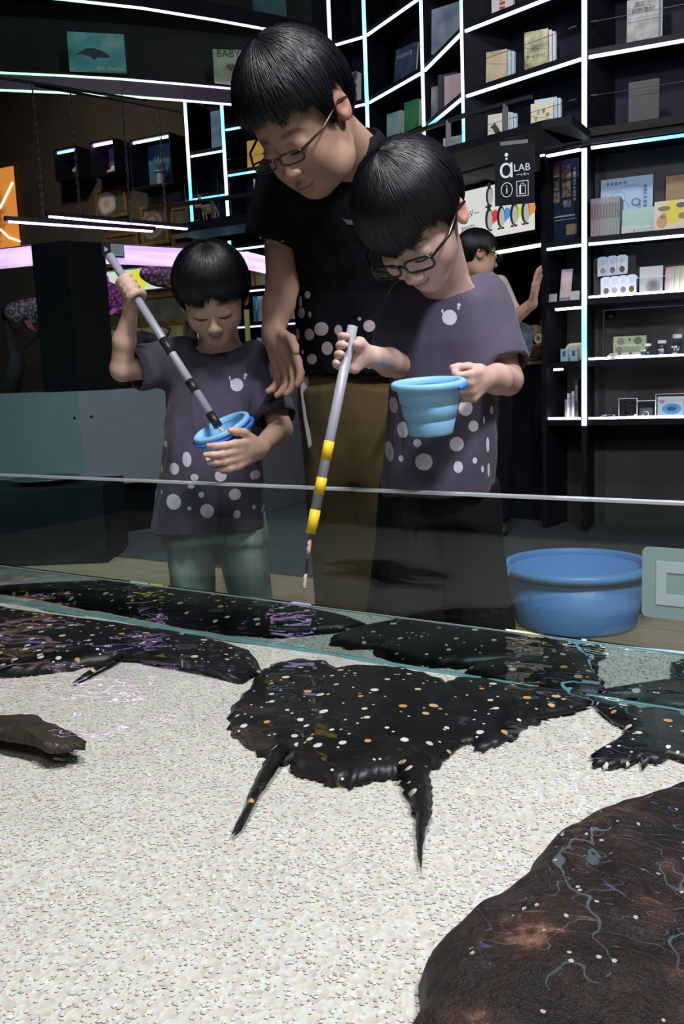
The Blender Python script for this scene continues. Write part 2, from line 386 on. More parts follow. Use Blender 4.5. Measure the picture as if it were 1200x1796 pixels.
t.bump(t.math('ADD', vo.outputs['Distance'], t.noise(v, 60, 3)), 0.45, 0.003)
nx, ny = 220, 90
xs = np.linspace(S0, S1, nx); ys = np.linspace(-NEAR, 0, ny); X, Y = np.meshgrid(xs, ys)
P = np.stack([X.ravel()*6, Y.ravel()*6, np.zeros(X.size)], 1)
sand_h = (fbm(P, 3, 3)-0.5)*0.012
V = np.stack([X.ravel(), Y.ravel(), SZ+sand_h-0.004], 1)
F = [(j*nx+i, j*nx+i+1, (j+1)*nx+i+1, (j+1)*nx+i) for j in range(ny-1) for i in range(nx-1)]
mb = MB(); mb.v = [tuple(v_) for v_ in V]; mb.f = F
sb = mb.build('sand_bed', SAND, tp, smooth=True); sb['kind'] = 'stuff'
# loose grains
rg = np.random.default_rng(4); NG = 42000
gx = rg.uniform(0.1, 2.3, NG); gy_ = -NEAR*rg.uniform(0.0, 1.0, NG)**0.8; gz = SZ-0.003+(fbm(np.stack([gx*6,gy_*6,gx*0],1),3,3)-0.5)*0.012
gr = rg.uniform(0.0012, 0.0034, NG)
base = np.array([(1,0,0),(0,1,0),(-1,0,0),(0,-1,0),(0,0,0.42),(0,0,-0.5)]); bf = np.array([(0,1,4),(1,2,4),(2,3,4),(3,0,4)])
ang = rg.uniform(0, 6.28, NG); asp = rg.uniform(0.5, 1.0, NG)
bx = base[None,:,0]*gr[:,None]; by = base[None,:,1]*(gr*asp)[:,None]; bz = base[None,:,2]*gr[:,None]
vx = bx*np.cos(ang)[:,None]-by*np.sin(ang)[:,None]+gx[:,None]; vy = bx*np.sin(ang)[:,None]+by*np.cos(ang)[:,None]+gy_[:,None]; vz = bz+gz[:,None]
gv = np.stack([vx,vy,vz],2).reshape(-1,3); gf = (bf[None]+6*np.arange(NG)[:,None,None]).reshape(-1,3)
def np_mesh(name, v, f, m, parent=None, smooth=True):
    me = bpy.data.meshes.new(name); nv = len(v); k = f.shape[1]
    me.vertices.add(nv); me.vertices.foreach_set('co', np.asarray(v, np.float32).ravel())
    me.loops.add(f.size); me.loops.foreach_set('vertex_index', f.astype(np.int32).ravel())
    me.polygons.add(len(f)); me.polygons.foreach_set('loop_start', np.arange(0, f.size, k, dtype=np.int32))
    me.polygons.foreach_set('loop_total', np.full(len(f), k, np.int32))
    me.polygons.foreach_set('use_smooth', np.full(len(f), smooth))
    me.update(calc_edges=True); me.validate()
    for q in (m if isinstance(m, (list,tuple)) else [m]): me.materials.append(q)
    o = bpy.data.objects.new(name, me); COL.objects.link(o); o.parent = parent
    return o
GRAIN = mat('sand_grain', (0.8,0.77,0.7), 0.7); t = NT(GRAIN)
rnd = t.n('ShaderNodeNewGeometry').outputs['Random Per Island']
t.l(t.mix(0.13, t.ramp(rnd, [(0.0,(0.55,0.46,0.36)),(0.12,(0.74,0.66,0.57)),(0.6,(0.86,0.80,0.73)),(1.0,(0.95,0.92,0.88))]), t.n('ShaderNodeTexWhiteNoise', {'W': rnd}, noise_dimensions='1D').outputs['Color']), t.b.inputs['Base Color'])  # grain hues carry the same painted sparkle
go = np_mesh('sand_grains', gv, gf, GRAIN, tp, smooth=False); go['kind'] = 'stuff'
# water surface: real ripples in the mesh, finer ones in the shading
WATER = bpy.data.materials.new('pool_water'); WATER.use_nodes = True; WATER.node_tree.nodes.clear(); t = NT(WATER)
out = t.n('ShaderNodeOutputMaterial'); v = t.obj()
wv = t.n('ShaderNodeMapping', {'Vector': v, 'Scale': (1.0, 1.25, 1.0)}).outputs[0]
hgt = t.math('ADD', t.math('MULTIPLY', t.noise(wv, 8, 1, 0.4), 1.0), t.math('MULTIPLY', t.noise(wv, 24, 1, 0.4), 0.18))
bp = t.n('ShaderNodeBump', {'Height': hgt, 'Strength': 1.0, 'Distance': 0.0075})
fr = t.n('ShaderNodeFresnel', {'IOR': 1.33, 'Normal': bp.outputs[0]})
tr = t.n('ShaderNodeBsdfTransparent', {'Color': (0.93,0.97,0.97,1)}); gl = t.n('ShaderNodeBsdfGlossy', {'Roughness': 0.015, 'Normal': bp.outputs[0]})
mx = t.n('ShaderNodeMixShader', {0: fr.outputs[0], 1: tr.outputs[0], 2: gl.outputs[0]}); t.l(mx.outputs[0], out.inputs[0])
wo = MB().add([(S0,-NEAR,WZ),(S1,-NEAR,WZ),(S1,-0.0008,WZ),(S0,-0.0008,WZ)], [(0,1,2,3)]).build('water', WATER, tp)
# ================================================================== smooth solid modelling for figures
class Field:
    def __init__(s, lo, hi, h):
        s.lo = np.array(lo, float); s.h = h; s.n = np.ceil((np.array(hi)-s.lo)/h).astype(int)+1
        s.ax = [s.lo[i]+h*np.arange(s.n[i]) for i in range(3)]; s.f = np.full(s.n, 0.05, np.float32)
    def win(s, lo, hi):
        a = np.clip(np.floor((np.array(lo)-s.lo)/s.h).astype(int), 0, s.n); b = np.clip(np.ceil((np.array(hi)-s.lo)/s.h).astype(int)+1, 0, s.n)
        if (b <= a).any(): return None
        sl = tuple(slice(i, j) for i, j in zip(a, b))
        return sl, s.ax[0][sl[0]][:,None,None], s.ax[1][sl[1]][None,:,None], s.ax[2][sl[2]][None,None,:]
    def put(s, sl, d, k, op):
        A = s.f[sl]
        if op == 'u':
            hh = np.maximum(k-np.abs(A-d), 0)/k; s.f[sl] = np.minimum(A, d)-hh*hh*k*0.25
        elif op == 's':
            d = -d; hh = np.maximum(k-np.abs(A-d), 0)/k; s.f[sl] = np.maximum(A, d)+hh*hh*k*0.25
        else:
            hh = np.maximum(k-np.abs(A-d), 0)/k; s.f[sl] = np.maximum(A, d)+hh*hh*k*0.25
    def cap(s, a, b, ra, rb=None, k=0.008, op='u'):
        a = np.array(a, float); b = np.array(b, float); rb = ra if rb is None else rb; m = max(ra, rb)+k+3*s.h
        W = s.win(np.minimum(a,b)-m, np.maximum(a,b)+m)
        if W is None: return s
        sl, X, Y, Z = W; ab = b-a; L = max((ab*ab).sum(), 1e-12)
        t = np.clip(((X-a[0])*ab[0]+(Y-a[1])*ab[1]+(Z-a[2])*ab[2])/L, 0, 1)
        d = np.sqrt((X-a[0]-t*ab[0])**2+(Y-a[1]-t*ab[1])**2+(Z-a[2]-t*ab[2])**2)-(ra+(rb-ra)*t)
        s.put(sl, d, k, op); return s
    def sleeve(s, a, b, ra, rb, k=0.03):
        """tapered tube from a to b with a flat open end at b"""
        a = np.array(a, float); b = np.array(b, float); n = (b-a)/np.linalg.norm(b-a); e = b+n*0.06; m = max(ra, rb)+k+3*s.h
        sl, X, Y, Z = s.win(np.minimum(a,b)-m, np.maximum(a,b)+m); ab = e-a; L = (ab*ab).sum(); q = np.linalg.norm(b-a)/np.sqrt(L)
        t = np.clip(((X-a[0])*ab[0]+(Y-a[1])*ab[1]+(Z-a[2])*ab[2])/L, 0, 1)
        d = np.sqrt((X-a[0]-t*ab[0])**2+(Y-a[1]-t*ab[1])**2+(Z-a[2]-t*ab[2])**2)-(ra+(rb-ra)*t/q)
        s.put(sl, np.maximum(d, (X-b[0])*n[0]+(Y-b[1])*n[1]+(Z-b[2])*n[2]), k, 'u'); return s
    def chain(s, pts, rs, k=0.006):
        for i in range(len(pts)-1): s.cap(pts[i], pts[i+1], rs[i], rs[i+1], k)
        return s
    def ell(s, c, r, R=None, k=0.01, op='u'):
        c = np.array(c, float); r = np.array(r, float); m = r.max()+k+3*s.h
        W = s.win(c-m, c+m)
        if W is None: return s
        sl, X, Y, Z = W; X = X-c[0]; Y = Y-c[1]; Z = Z-c[2]
        if R is not None:
            R = np.array(R); X, Y, Z = (R[0,0]*X+R[1,0]*Y+R[2,0]*Z, R[0,1]*X+R[1,1]*Y+R[2,1]*Z, R[0,2]*X+R[1,2]*Y+R[2,2]*Z)
        k0 = np.sqrt((X/r[0])**2+(Y/r[1])**2+(Z/r[2])**2); k1 = np.sqrt((X/r[0]**2)**2+(Y/r[1]**2)**2+(Z/r[2]**2)**2)
        s.put(sl, k0*(k0-1)/np.maximum(k1, 1e-9), k, op); return s
    def loft(s, rows, e=2.3, k=0.012, yaw=0.0):
        """rows of (z, cx, cy, a, b), any order"""
        rows = sorted(rows); zz = [r[0] for r in rows]; m = 0.03+max(max(r[3:5]) for r in rows)
        cx = [r[1] for r in rows]; cy = [r[2] for r in rows]
        W = s.win((min(cx)-m, min(cy)-m, zz[0]-0.02), (max(cx)+m, max(cy)+m, zz[-1]+0.02))
        sl, X, Y, Z = W; z = Z[0,0]
        I = [np.interp(z, zz, [r[i] for r in rows])[None,None,:] for i in range(1, 5)]
        c, si = math.cos(-yaw), math.sin(-yaw); dx = X-I[0]; dy = Y-I[1]; x = dx*c-dy*si; y = dx*si+dy*c
        d = ((np.abs(x)/I[2])**e+(np.abs(y)/I[3])**e)**(1/e)-1; d = d*np.minimum(I[2], I[3])
        d = np.maximum(d, np.maximum(zz[0]-Z, Z-zz[-1])); s.put(sl, d, k, 'u'); return s
    def plane_cut(s, p, n, k=0.004, lo=None, hi=None):
        """remove the side that n points to, inside an optional box"""
        p = np.array(p, float); n = np.array(n, float); n = n/np.linalg.norm(n)
        W = s.win(s.lo if lo is None else lo, s.lo+s.h*s.n if hi is None else hi); sl, X, Y, Z = W
        s.put(sl, (X-p[0])*n[0]+(Y-p[1])*n[1]+(Z-p[2])*n[2], k, 'i'); return s
    def mesh(s):
        f = s.f; sg = f < 0; c = [sg[i:f.shape[0]-1+i, j:f.shape[1]-1+j, k:f.shape[2]-1+k] for i in (0,1) for j in (0,1) for k in (0,1)]
        an = c[0].copy(); al = c[0].copy()
        for q in c[1:]: an |= q; al &= q
        idx = np.argwhere(an & ~al); N = len(idx)
        cid = np.full(np.array(f.shape)-1, -1, np.int32); cid[idx[:,0],idx[:,1],idx[:,2]] = np.arange(N)
        pos = np.zeros((N,3)); cnt = np.zeros(N)
        cor = [np.array((i,j,k)) for i in (0,1) for j in (0,1) for k in (0,1)]
        val = [f[idx[:,0]+q[0], idx[:,1]+q[1], idx[:,2]+q[2]] for q in cor]
        for i in range(8):
            for j in range(i+1, 8):
                if np.abs(cor[i]-cor[j]).sum() != 1: continue
                m = (val[i] < 0) != (val[j] < 0); t = val[i]/np.where(m, val[i]-val[j], 1)
                pos += np.where(m[:,None], cor[i]+t[:,None]*(cor[j]-cor[i]), 0); cnt += m
        v = s.lo+(idx+pos/cnt[:,None])*s.h; Fs = []
        for a in range(3):
            b, c2 = (a+1)%3, (a+2)%3; sl0 = [slice(None)]*3; sl1 = [slice(None)]*3
            sl0[a] = slice(0,-1); sl1[a] = slice(1,None); A = sg[tuple(sl0)]; B = sg[tuple(sl1)]
            e = np.argwhere(A != B); e = e[(e[:,b] > 0) & (e[:,c2] > 0) & (e[:,b] < f.shape[b]-1) & (e[:,c2] < f.shape[c2]-1)]
            q = []
            for (ub, uc) in ((-1,-1),(0,-1),(0,0),(-1,0)):
                w_ = e.copy(); w_[:,b] += ub; w_[:,c2] += uc; q.append(cid[w_[:,0],w_[:,1],w_[:,2]])
            q = np.stack(q, 1); fl = ~A[e[:,0],e[:,1],e[:,2]]; q[fl] = q[fl][:,::-1]; Fs.append(q)
        return v, np.concatenate(Fs)
def vnormals(v, f):
    n = np.cross(v[f[:,2]]-v[f[:,0]], v[f[:,3]]-v[f[:,1]]); out = np.zeros_like(v)
    for i in range(4): np.add.at(out, f[:,i], n)
    return out/np.maximum(np.linalg.norm(out, axis=1), 1e-12)[:,None]
def relax(v, f, it=2, lam=0.5):
    for _ in range(it):
        s = np.zeros_like(v); c = np.zeros(len(v))
        for a, b in ((0,1),(1,2),(2,3),(3,0)):
            np.add.at(s, f[:,a], v[f[:,b]]); np.add.at(s, f[:,b], v[f[:,a]]); np.add.at(c, f[:,a], 1); np.add.at(c, f[:,b], 1)
        v = v+lam*(s/np.maximum(c,1)[:,None]-v)
    return v
def A3(px, py, Y): return np.array(at(px, py, Y))
def rotm(yaw, pitch, roll): return np.array(Matrix.Rotation(R_(yaw),3,'Z') @ Matrix.Rotation(R_(pitch),3,'X') @ Matrix.Rotation(R_(roll),3,'Y'))
class Head:
    def __init__(s, px, py, Y, H, yaw, pitch, roll, eye=-0.06, child=True):
        s.c = A3(px, py, Y); s.H = H; s.R = rotm(yaw, pitch, roll); s.eye = eye; s.child = child
    def w(s, p): return s.c+s.R @ (np.array(p, float)*s.H)
    def loc(s, v): return ((v-s.c) @ s.R)/s.H
    def add(s, F):
        H, R, e = s.H, s.R, s.eye
        E = lambda c, r, k=0.06, op='u': F.ell(s.w(c), np.array(r)*H, R, k*H, op)
        ch = s.child
        E((0,0.06,0.13), (0.345,0.42,0.37)); E((0,-0.10,-0.10), (0.29,0.285,0.36), 0.1)
        E((0,-0.235,-0.385), (0.13 if ch else 0.15,0.125,0.11), 0.12)
        for x in (-1,1):
            E((x*0.155,-0.235,-0.17), (0.125,0.115,0.14) if ch else (0.115,0.11,0.15), 0.08)
            if not ch: E((x*0.19,-0.08,-0.33), (0.10,0.16,0.12), 0.12)
            E((x*0.135,-0.43,e), (0.085,0.06,0.048), 0.05, 's')
            E((x*0.135,-0.325,e-0.005), (0.078,0.062,0.058), 0.02)
            E((x*0.345,0.06,e-0.01), (0.042,0.09,0.125), 0.02)
            E((x*0.392,0.035,e+0.0), (0.03,0.05,0.075), 0.015, 's')
            E((x*0.048,-0.415,e-0.165), (0.036,0.04,0.03), 0.02)
        F.cap(s.w((0,-0.36,e+0.03)), s.w((0,-0.425,e-0.13)), 0.022*H, 0.042*H, 0.04*H)
        E((0,-0.44,e-0.145), (0.05,0.045,0.04), 0.03)
        lw = 0.8 if ch else 1.0
        E((0,-0.372,-0.283), (0.085*lw,0.045,0.028), 0.02); E((0,-0.368,-0.328), (0.068*lw,0.046,0.030), 0.02)
        E((0,-0.42,-0.304), (0.075*lw,0.02,0.005), 0.012, 's')
    def colour(s, v, skin, lip, brow):
        q = s.loc(v); c = np.tile(np.array(skin, float), (len(v),1)); e = s.eye
        near = (np.abs(q).max(1) < 0.6) & (q[:,1] < -0.15); x, z = np.abs(q[:,0]), q[:,2]
        def blend(w_, col): c[:] = c*(1-w_[:,None])+np.array(col)*w_[:,None]
        lipw = np.clip(1.6-1.4*np.sqrt((x/(0.07 if s.child else 0.088))**2+((z+0.305)/0.042)**2), 0, 1)*near; blend(lipw*0.85, lip)
        bz = e+0.105-0.9*np.maximum(x-0.14, 0)**2*6; bw = np.clip(1.6-np.abs(z-bz)/0.017, 0, 1)*np.clip((x-0.045)/0.03, 0, 1)*np.clip((0.235-x)/0.04, 0, 1)*near; blend(bw*0.75, brow)
        ck = np.exp(-(((x-0.17)/0.09)**2+((z+0.17)/0.08)**2))*near; blend(ck*0.35, np.array(skin)*np.array((1.08,0.80,0.78)))
        ear = np.clip(1-np.sqrt(((x-0.36)/0.1)**2+((q[:,1]-0.06)/0.12)**2+((z-e)/0.16)**2), 0, 1)*1.2; blend(np.clip(ear,0,0.5), np.array(skin)*np.array((1.1,0.7,0.65)))
        return c
    def hair(s, h, table, scale=(0.41,0.48,0.43), cen=(0,0.05,0.13), jag=0.04, seed=1, fringe=True, strand=0.007, jf=9.0):
        m = 0.62*s.H; F = Field(s.c-m*1.05, s.c+m*1.05, h)
        X, Y, Z = np.meshgrid(*F.ax, indexing='ij'); P = np.stack([X.ravel(),Y.ravel(),Z.ravel()],1); q = s.loc(P); del X, Y, Z
        r = np.array(scale); p = q-np.array(cen)
        k0 = np.sqrt(((p/r)**2).sum(1)); k1 = np.sqrt(((p/r**2)**2).sum(1)); d = k0*(k0-1)/np.maximum(k1,1e-6)
        phi = np.degrees(np.arctan2(q[:,0], -(q[:,1]-0.05))); a = np.radians(phi)
        zc = np.interp(phi, [t_[0] for t_ in table], [t_[1] for t_ in table])
        j = vnoise(np.stack([np.sin(a)*jf, np.cos(a)*jf, 0*a], 1), seed)-0.5; j2 = vnoise(np.stack([np.sin(a)*jf*3, np.cos(a)*jf*3, 0*a+5], 1), seed)-0.5
        cut = (zc+jag*(2*j+1.0*j2)-q[:,2])
        # hair lies thin at its lower edge
        thin = np.clip(1-(-cut)/0.16, 0, 1)**2*0.028; d = d+thin
        st = vnoise(np.stack([np.sin(a)*16+q[:,2]*1.5, np.cos(a)*16, q[:,2]*1.2+np.abs(a)], 1), seed+3)-0.5
        st2 = vnoise(np.stack([np.sin(a)*40+q[:,2]*2, np.cos(a)*40, q[:,2]*1.5], 1), seed+4)-0.5
        d = d+strand*(st*1.3+st2*0.5)
        hh = np.maximum(0.02-np.abs(d-cut),0)/0.02; dd = np.maximum(d, cut)+hh*hh*0.005
        F.f = (dd*s.H).reshape(F.n).astype(np.float32)
        v, f = F.mesh(); return relax(v, f, 1, 0.4), f
    def strands(s, table, scale=(0.41,0.48,0.43), cen=(0,0.05,0.13), jag=0.04, seed=1, jf=9.0, n=5200, r0=0.0008, sweep=0.5, side=0.0, lift=0.012):
        g = np.random.default_rng(seed); r = np.array(scale); c = np.array(cen); K = 40; NP = 8
        ph = g.uniform(-PI, PI, n); cl = vnoise(np.stack([np.sin(ph)*3.5, np.cos(ph)*3.5, 0*ph+9], 1), seed+7)-0.5
        th = np.linspace(0.0, 2.6, K)[None,:]; swp = (sweep*cl+0.12*g.normal(size=n)+side)[:,None]
        a = ph[:,None]+swp*(th/1.6)**1.5
        q = c+np.stack([r[0]*np.sin(th)*np.sin(a), -r[1]*np.sin(th)*np.cos(a), r[2]*np.cos(th)+0*a], 2)
        pa = np.arctan2(q[...,0], -(q[...,1]-0.05)); zc = np.interp(np.degrees(pa), [t_[0] for t_ in table], [t_[1] for t_ in table])
        fl = pa.ravel(); j = vnoise(np.stack([np.sin(fl)*jf, np.cos(fl)*jf, 0*fl], 1), seed)-0.5
        zc = zc+jag*2*j.reshape(zc.shape)+g.normal(0, 0.022, n)[:,None]-0.012
        below = q[...,2] < zc; end = np.where(below.any(1), below.argmax(1), K-1)/(K-1)*2.6
        st = g.uniform(0.02, 0.75, n)*end; off = (lift*g.uniform(-0.3, 1.0, n))[:,None]
        u = np.linspace(0, 1, NP)[None,:]; tt = st[:,None]+(end-st)[:,None]*u; a = ph[:,None]+swp*(tt/1.6)**1.5
        thin = 0.026*u**3; rr = r[None,None,:]+(off-thin)[...,None]
        P = c+np.stack([rr[...,0]*np.sin(tt)*np.sin(a), -rr[...,1]*np.sin(tt)*np.cos(a), rr[...,2]*np.cos(tt)], 2)
        P = s.c+(P*s.H) @ s.R.T; d = np.gradient(P, axis=1); d /= np.maximum(np.linalg.norm(d, axis=2, keepdims=True), 1e-9)
        o = P-s.c; sd = np.cross(d, o); sd /= np.maximum(np.linalg.norm(sd, axis=2, keepdims=True), 1e-9); up = np.cross(sd, d)
        rad = (r0*(1.0-0.8*u**2))[...,None]
        V = np.stack([P+sd*rad, P+up*rad*0.8, P-sd*rad], 2); V = V.reshape(-1,3)
        b = (np.arange(n)[:,None]*NP+np.arange(NP-1)[None,:]).ravel()*3
        f = np.concatenate([np.stack([b,b+1,b+4,b+3],1), np.stack([b+1,b+2,b+5,b+4],1)])
        return V, f
def add_hair(root, hd, h, table, scale, cen, jag, seed, jf=9.0, sweep=0.5, side=0.0, n=5200, lift=0.012, strand=0.007):
    v, f = hd.hair(h, table, scale, cen, jag, seed, jf=jf, strand=strand); o = figure_part('hair', v, f, HAIR, root)
    v, f = hd.strands(table, scale, cen, jag, seed, jf, n=n, sweep=sweep, side=side, lift=lift); q = figure_part('hair_strands', v, f, HAIRS, root, o); q['kind'] = 'stuff'
def unit(v): v = np.array(v, float); return v/np.linalg.norm(v)
def open_hand(F, wrist, f, s, L, curls, thumb=(0.9,0.35), fat=1.0, spread=0.06, k=0.004):
    """f: towards the fingers, s: towards the thumb; n = back of the hand"""
    f = unit(f); s = unit(np.array(s)-f*np.dot(s, f)); n = np.cross(s, f)     # palm side is -n
    W = L*0.43; r = L*0.052*fat; base = np.array(wrist, float)
    for i in range(4):
        off = (1.5-i)*0.3*W
        kn = base+f*(L*(0.50,0.52,0.50,0.45)[i])+s*off
        F.cap(base+s*off*0.55, kn, r*1.35, r*1.2, k*2)
        d = unit(f+s*(1.5-i)*spread); ang = 0; p = kn
        ln = L*np.array((0.22,0.15,0.12))*(0.93,1.03,0.96,0.78)[i]; rr = [r*1.08,r*1.0,r*0.92,r*0.8]
        for j in range(3):
            ang += curls[i][j]; dd = d*math.cos(ang)-n*math.sin(ang); q = p+dd*ln[j]; F.cap(p, q, rr[j], rr[j+1], k); p = q
    tb = base+f*L*0.14+s*W*0.42-n*r*0.5; d1 = unit(f*0.75+s*thumb[0]-n*thumb[1]); p1 = tb+d1*L*0.2
    d2 = unit(f*1.0+s*thumb[0]*0.45-n*thumb[1]*1.2); p2 = p1+d2*L*0.15; p3 = p2+unit(d2-n*0.15)*L*0.11
    F.cap(base+f*L*0.1+s*W*0.25, tb, r*1.5, r*1.4, k*2); F.chain([tb,p1,p2,p3], [r*1.4,r*1.2,r*1.1,r*0.9], k*1.2)
    F.cap(base-f*L*0.06, base+f*L*0.14, r*2.0, r*1.9, k*3)
def grip_hand(F, c, a, n, b, rp, L, wrist, th=(10,215), thumb=(-20,-150), fat=1.0, k=0.0035, order=1, tpos=0.5, th_each=None):
    """hand closed round a rod: c centre, a axis (from index to little finger), n rod->palm, b first turn of the fingers"""
    a = unit(a); n = unit(np.array(n)-a*np.dot(n,a)); b = unit(np.array(b)-a*np.dot(b,a)-n*np.dot(b,n))
    r = L*0.052*fat; W = L*0.42; R = rp+r*0.95; c = np.array(c, float); w_ = np.array(wrist, float)
    for i in range(4):
        o = (i-1.5)*0.285*W; pts = []; t0, t1 = th if th_each is None else th_each[i]; t1 = t1*(0.97,1.0,0.98,0.9)[i]
        kn = c+a*o+n*(R+r*0.8)-b*r*0.4
        for q in range(8):
            t = math.radians(t0+(t1-t0)*q/7); pts.append(c+a*o+(n*math.cos(t)+b*math.sin(t))*R)
        F.cap(w_+(c+a*o-w_)*0.15, kn, r*1.35, r*1.25, k*2.5); F.cap(kn, pts[0], r*1.15, r*1.1, k)
        F.chain(pts, [r*(1.08-0.28*q/7) for q in range(8)], k)
    o = -tpos*W; pts = []
    for q in range(6):
        t = math.radians(thumb[0]+(thumb[1]-thumb[0])*q/5); pts.append(c+a*(o+0.05*W*q/5)+(n*math.cos(t)+b*math.sin(t))*(rp+r*1.1))
    F.cap(w_+(pts[0]-w_)*0.25, pts[0], r*1.5, r*1.35, k*2.5); F.chain(pts, [r*(1.3-0.35*q/5) for q in range(6)], k)
    F.cap(w_, w_+(c+n*R-w_)*0.5, r*1.9, r*2.0, k*3)
def figure_part(name, v, f, m, root, parent=None, col=None):
    o = np_mesh(name, v-np.array(root.location), f[:, ::-1] if False else f, m, parent or root)
    if col is not None:
        at_ = o.data.color_attributes.new('Col', 'FLOAT_COLOR', 'POINT')
        at_.data.foreach_set('color', np.concatenate([col, np.ones((len(col),1))], 1).astype(np.float32).ravel())
    return o
def local_tube(name, pts, r, m, root, parent=None, n=8, closed=False):
    return MB().tube([Vector(p)-root.location for p in pts], r, n, closed).build(name, m, parent or root, smooth=True)
def skin_mat(name, rough=0.48):
    m = mat(name, (0.5,0.35,0.28), rough, spec=0.4); t = NT(m)
    vc = t.n('ShaderNodeVertexColor', layer_name='Col').outputs[0]
    t.l(t.mix(0.12, vc, t.ramp(t.noise(t.obj(), 60, 3), [(0.3,(0.8,0.62,0.56)),(0.7,(1.1,1.05,1.0))]), 'MULTIPLY'), t.b.inputs['Base Color'])
    t.b.inputs['Subsurface Weight'].default_value = 0.12; t.b.inputs['Subsurface Radius'].default_value = (0.012,0.005,0.003); t.b.inputs['Subsurface Scale'].default_value = 0.5
    t.bump(t.noise(t.obj(), 350, 2), 0.06, 0.001); return m
SKIN = skin_mat('skin')
HAIR = mat('black_hair', (0.004,0.004,0.006), 0.6, spec=0.08)
HAIRS = mat('black_hair_strand', (0.006,0.006,0.009), 0.38, spec=0.4)
LASH = mat('dark_lash', (0.012,0.009,0.009), 0.6)
FRAME = mat('spectacle_frame', (0.012,0.01,0.012), 0.25, spec=0.7)
def cloth(name, c, dots=None, root=None, dotc=(0.72,0.69,0.80), weave=900, rough=0.85, stripes=None):
    dk = max(c) < 0.03; m = mat(name, c, rough, spec=0.08 if dk else 0.2, sheen=0.0 if dk else 0.15); t = NT(m); v = t.obj()
    col = t.mix(t.noise(v, 14, 3), tuple(x*0.85 for x in c), tuple(min(x*1.12,1) for x in c))
    xyz = t.n('ShaderNodeSeparateXYZ', {'Vector': v})
    if stripes:
        sx = t.math('ADD', xyz.outputs[0], t.math('MULTIPLY', t.noise(v, 3, 1), 0.02)); wv = t.math('SINE', t.math('MULTIPLY', sx, stripes[0]))
        col = t.mix(t.math('MULTIPLY', t.math('GREATER_THAN', wv, 0.55), 0.5), col, stripes[1])
    if dots:
        acc = None
        for (px, py, rx, rz, Y) in dots:
            p = at(px, py, Y)-root.location; sc = Y/FPX*1.02
            dx = t.math('DIVIDE', t.math('SUBTRACT', xyz.outputs[0], p.x), rx*sc); dz = t.math('DIVIDE', t.math('SUBTRACT', xyz.outputs[2], p.z), rz*sc)
            d = t.math('LESS_THAN', t.math('ADD', t.math('MULTIPLY', dx, dx), t.math('MULTIPLY', dz, dz)), 1.0)
            acc = d if acc is None else t.math('MAXIMUM', acc, d)
        col = t.mix(acc, col, dotc)
    t.l(col, t.b.inputs['Base Color'])
    t.bump(t.noise(v, weave, 2), 0.15, 0.001); return m
def rows(data, pad=1.0):
    out = []
    for (y, xl, xr, Yc, b) in data:
        p = A3((xl+xr)/2, y, Yc); a = (xr-xl)/2*Yc/FPX*pad; out.append((p[2], p[0], p[1], a, b))
    return out
def folds(v, f, amp, freq, seed=0, fade=None):
    n = vnormals(v, f); d = (fbm(v*np.array(freq), 3, seed)-0.5)*2*amp
    if fade is not None: d = d*fade(v)
    return v+n*d[:,None]
def spectacles(root, hd, w_=0.115, h_=0.062, y=-0.47, z=None, square=3.2, r=0.0105, tilt=0.0, m=FRAME, ty=0.02, tz=0.02, gap=0.028):
    z = hd.eye-0.005 if z is None else z
    g = bpy.data.objects.new('spectacles', None); COL.objects.link(g); g.parent = root
    H = hd.H; cx = w_+gap
    for sx in (-1, 1):
        pts = []; ins = []
        for q in range(28):
            t_ = 2*PI*q/28; c_, s_ = math.cos(t_), math.sin(t_); e = 2/square
            x = sx*cx+w_*math.copysign(abs(c_)**e, c_); zz = z+h_*math.copysign(abs(s_)**e, s_)
            pts.append(hd.w((x, y+0.25*(x*x), zz)))
        local_tube('rim', pts, r*H, m, root, g, 6, True)
        ctr = hd.w((sx*cx, y+0.25*cx*cx, z)); mb = MB(); mb.add([Vector(p)-root.location for p in pts]+[Vector(ctr)-root.location], [(i,(i+1)%28,28) for i in range(28)]); mb.build('lens', LENS, g)
        x0 = sx*(cx+w_); yy = y+0.25*x0*x0
        local_tube('temple', [hd.w((x0, yy, z+h_*0.5)), hd.w((sx*0.372, y+0.2, z+h_*0.5+tz)), hd.w((sx*0.385, 0.0, z+h_*0.6+tz*2)), hd.w((sx*0.378, 0.12, z+tz*2-0.02))], [r*H*1.2]*4, m, root, g, 6)
    local_tube('bridge', [hd.w((-gap, y, z+0.012)), hd.w((0, y-0.015, z+0.03)), hd.w((gap, y, z+0.012))], r*H, m, root, g, 6)
    return g
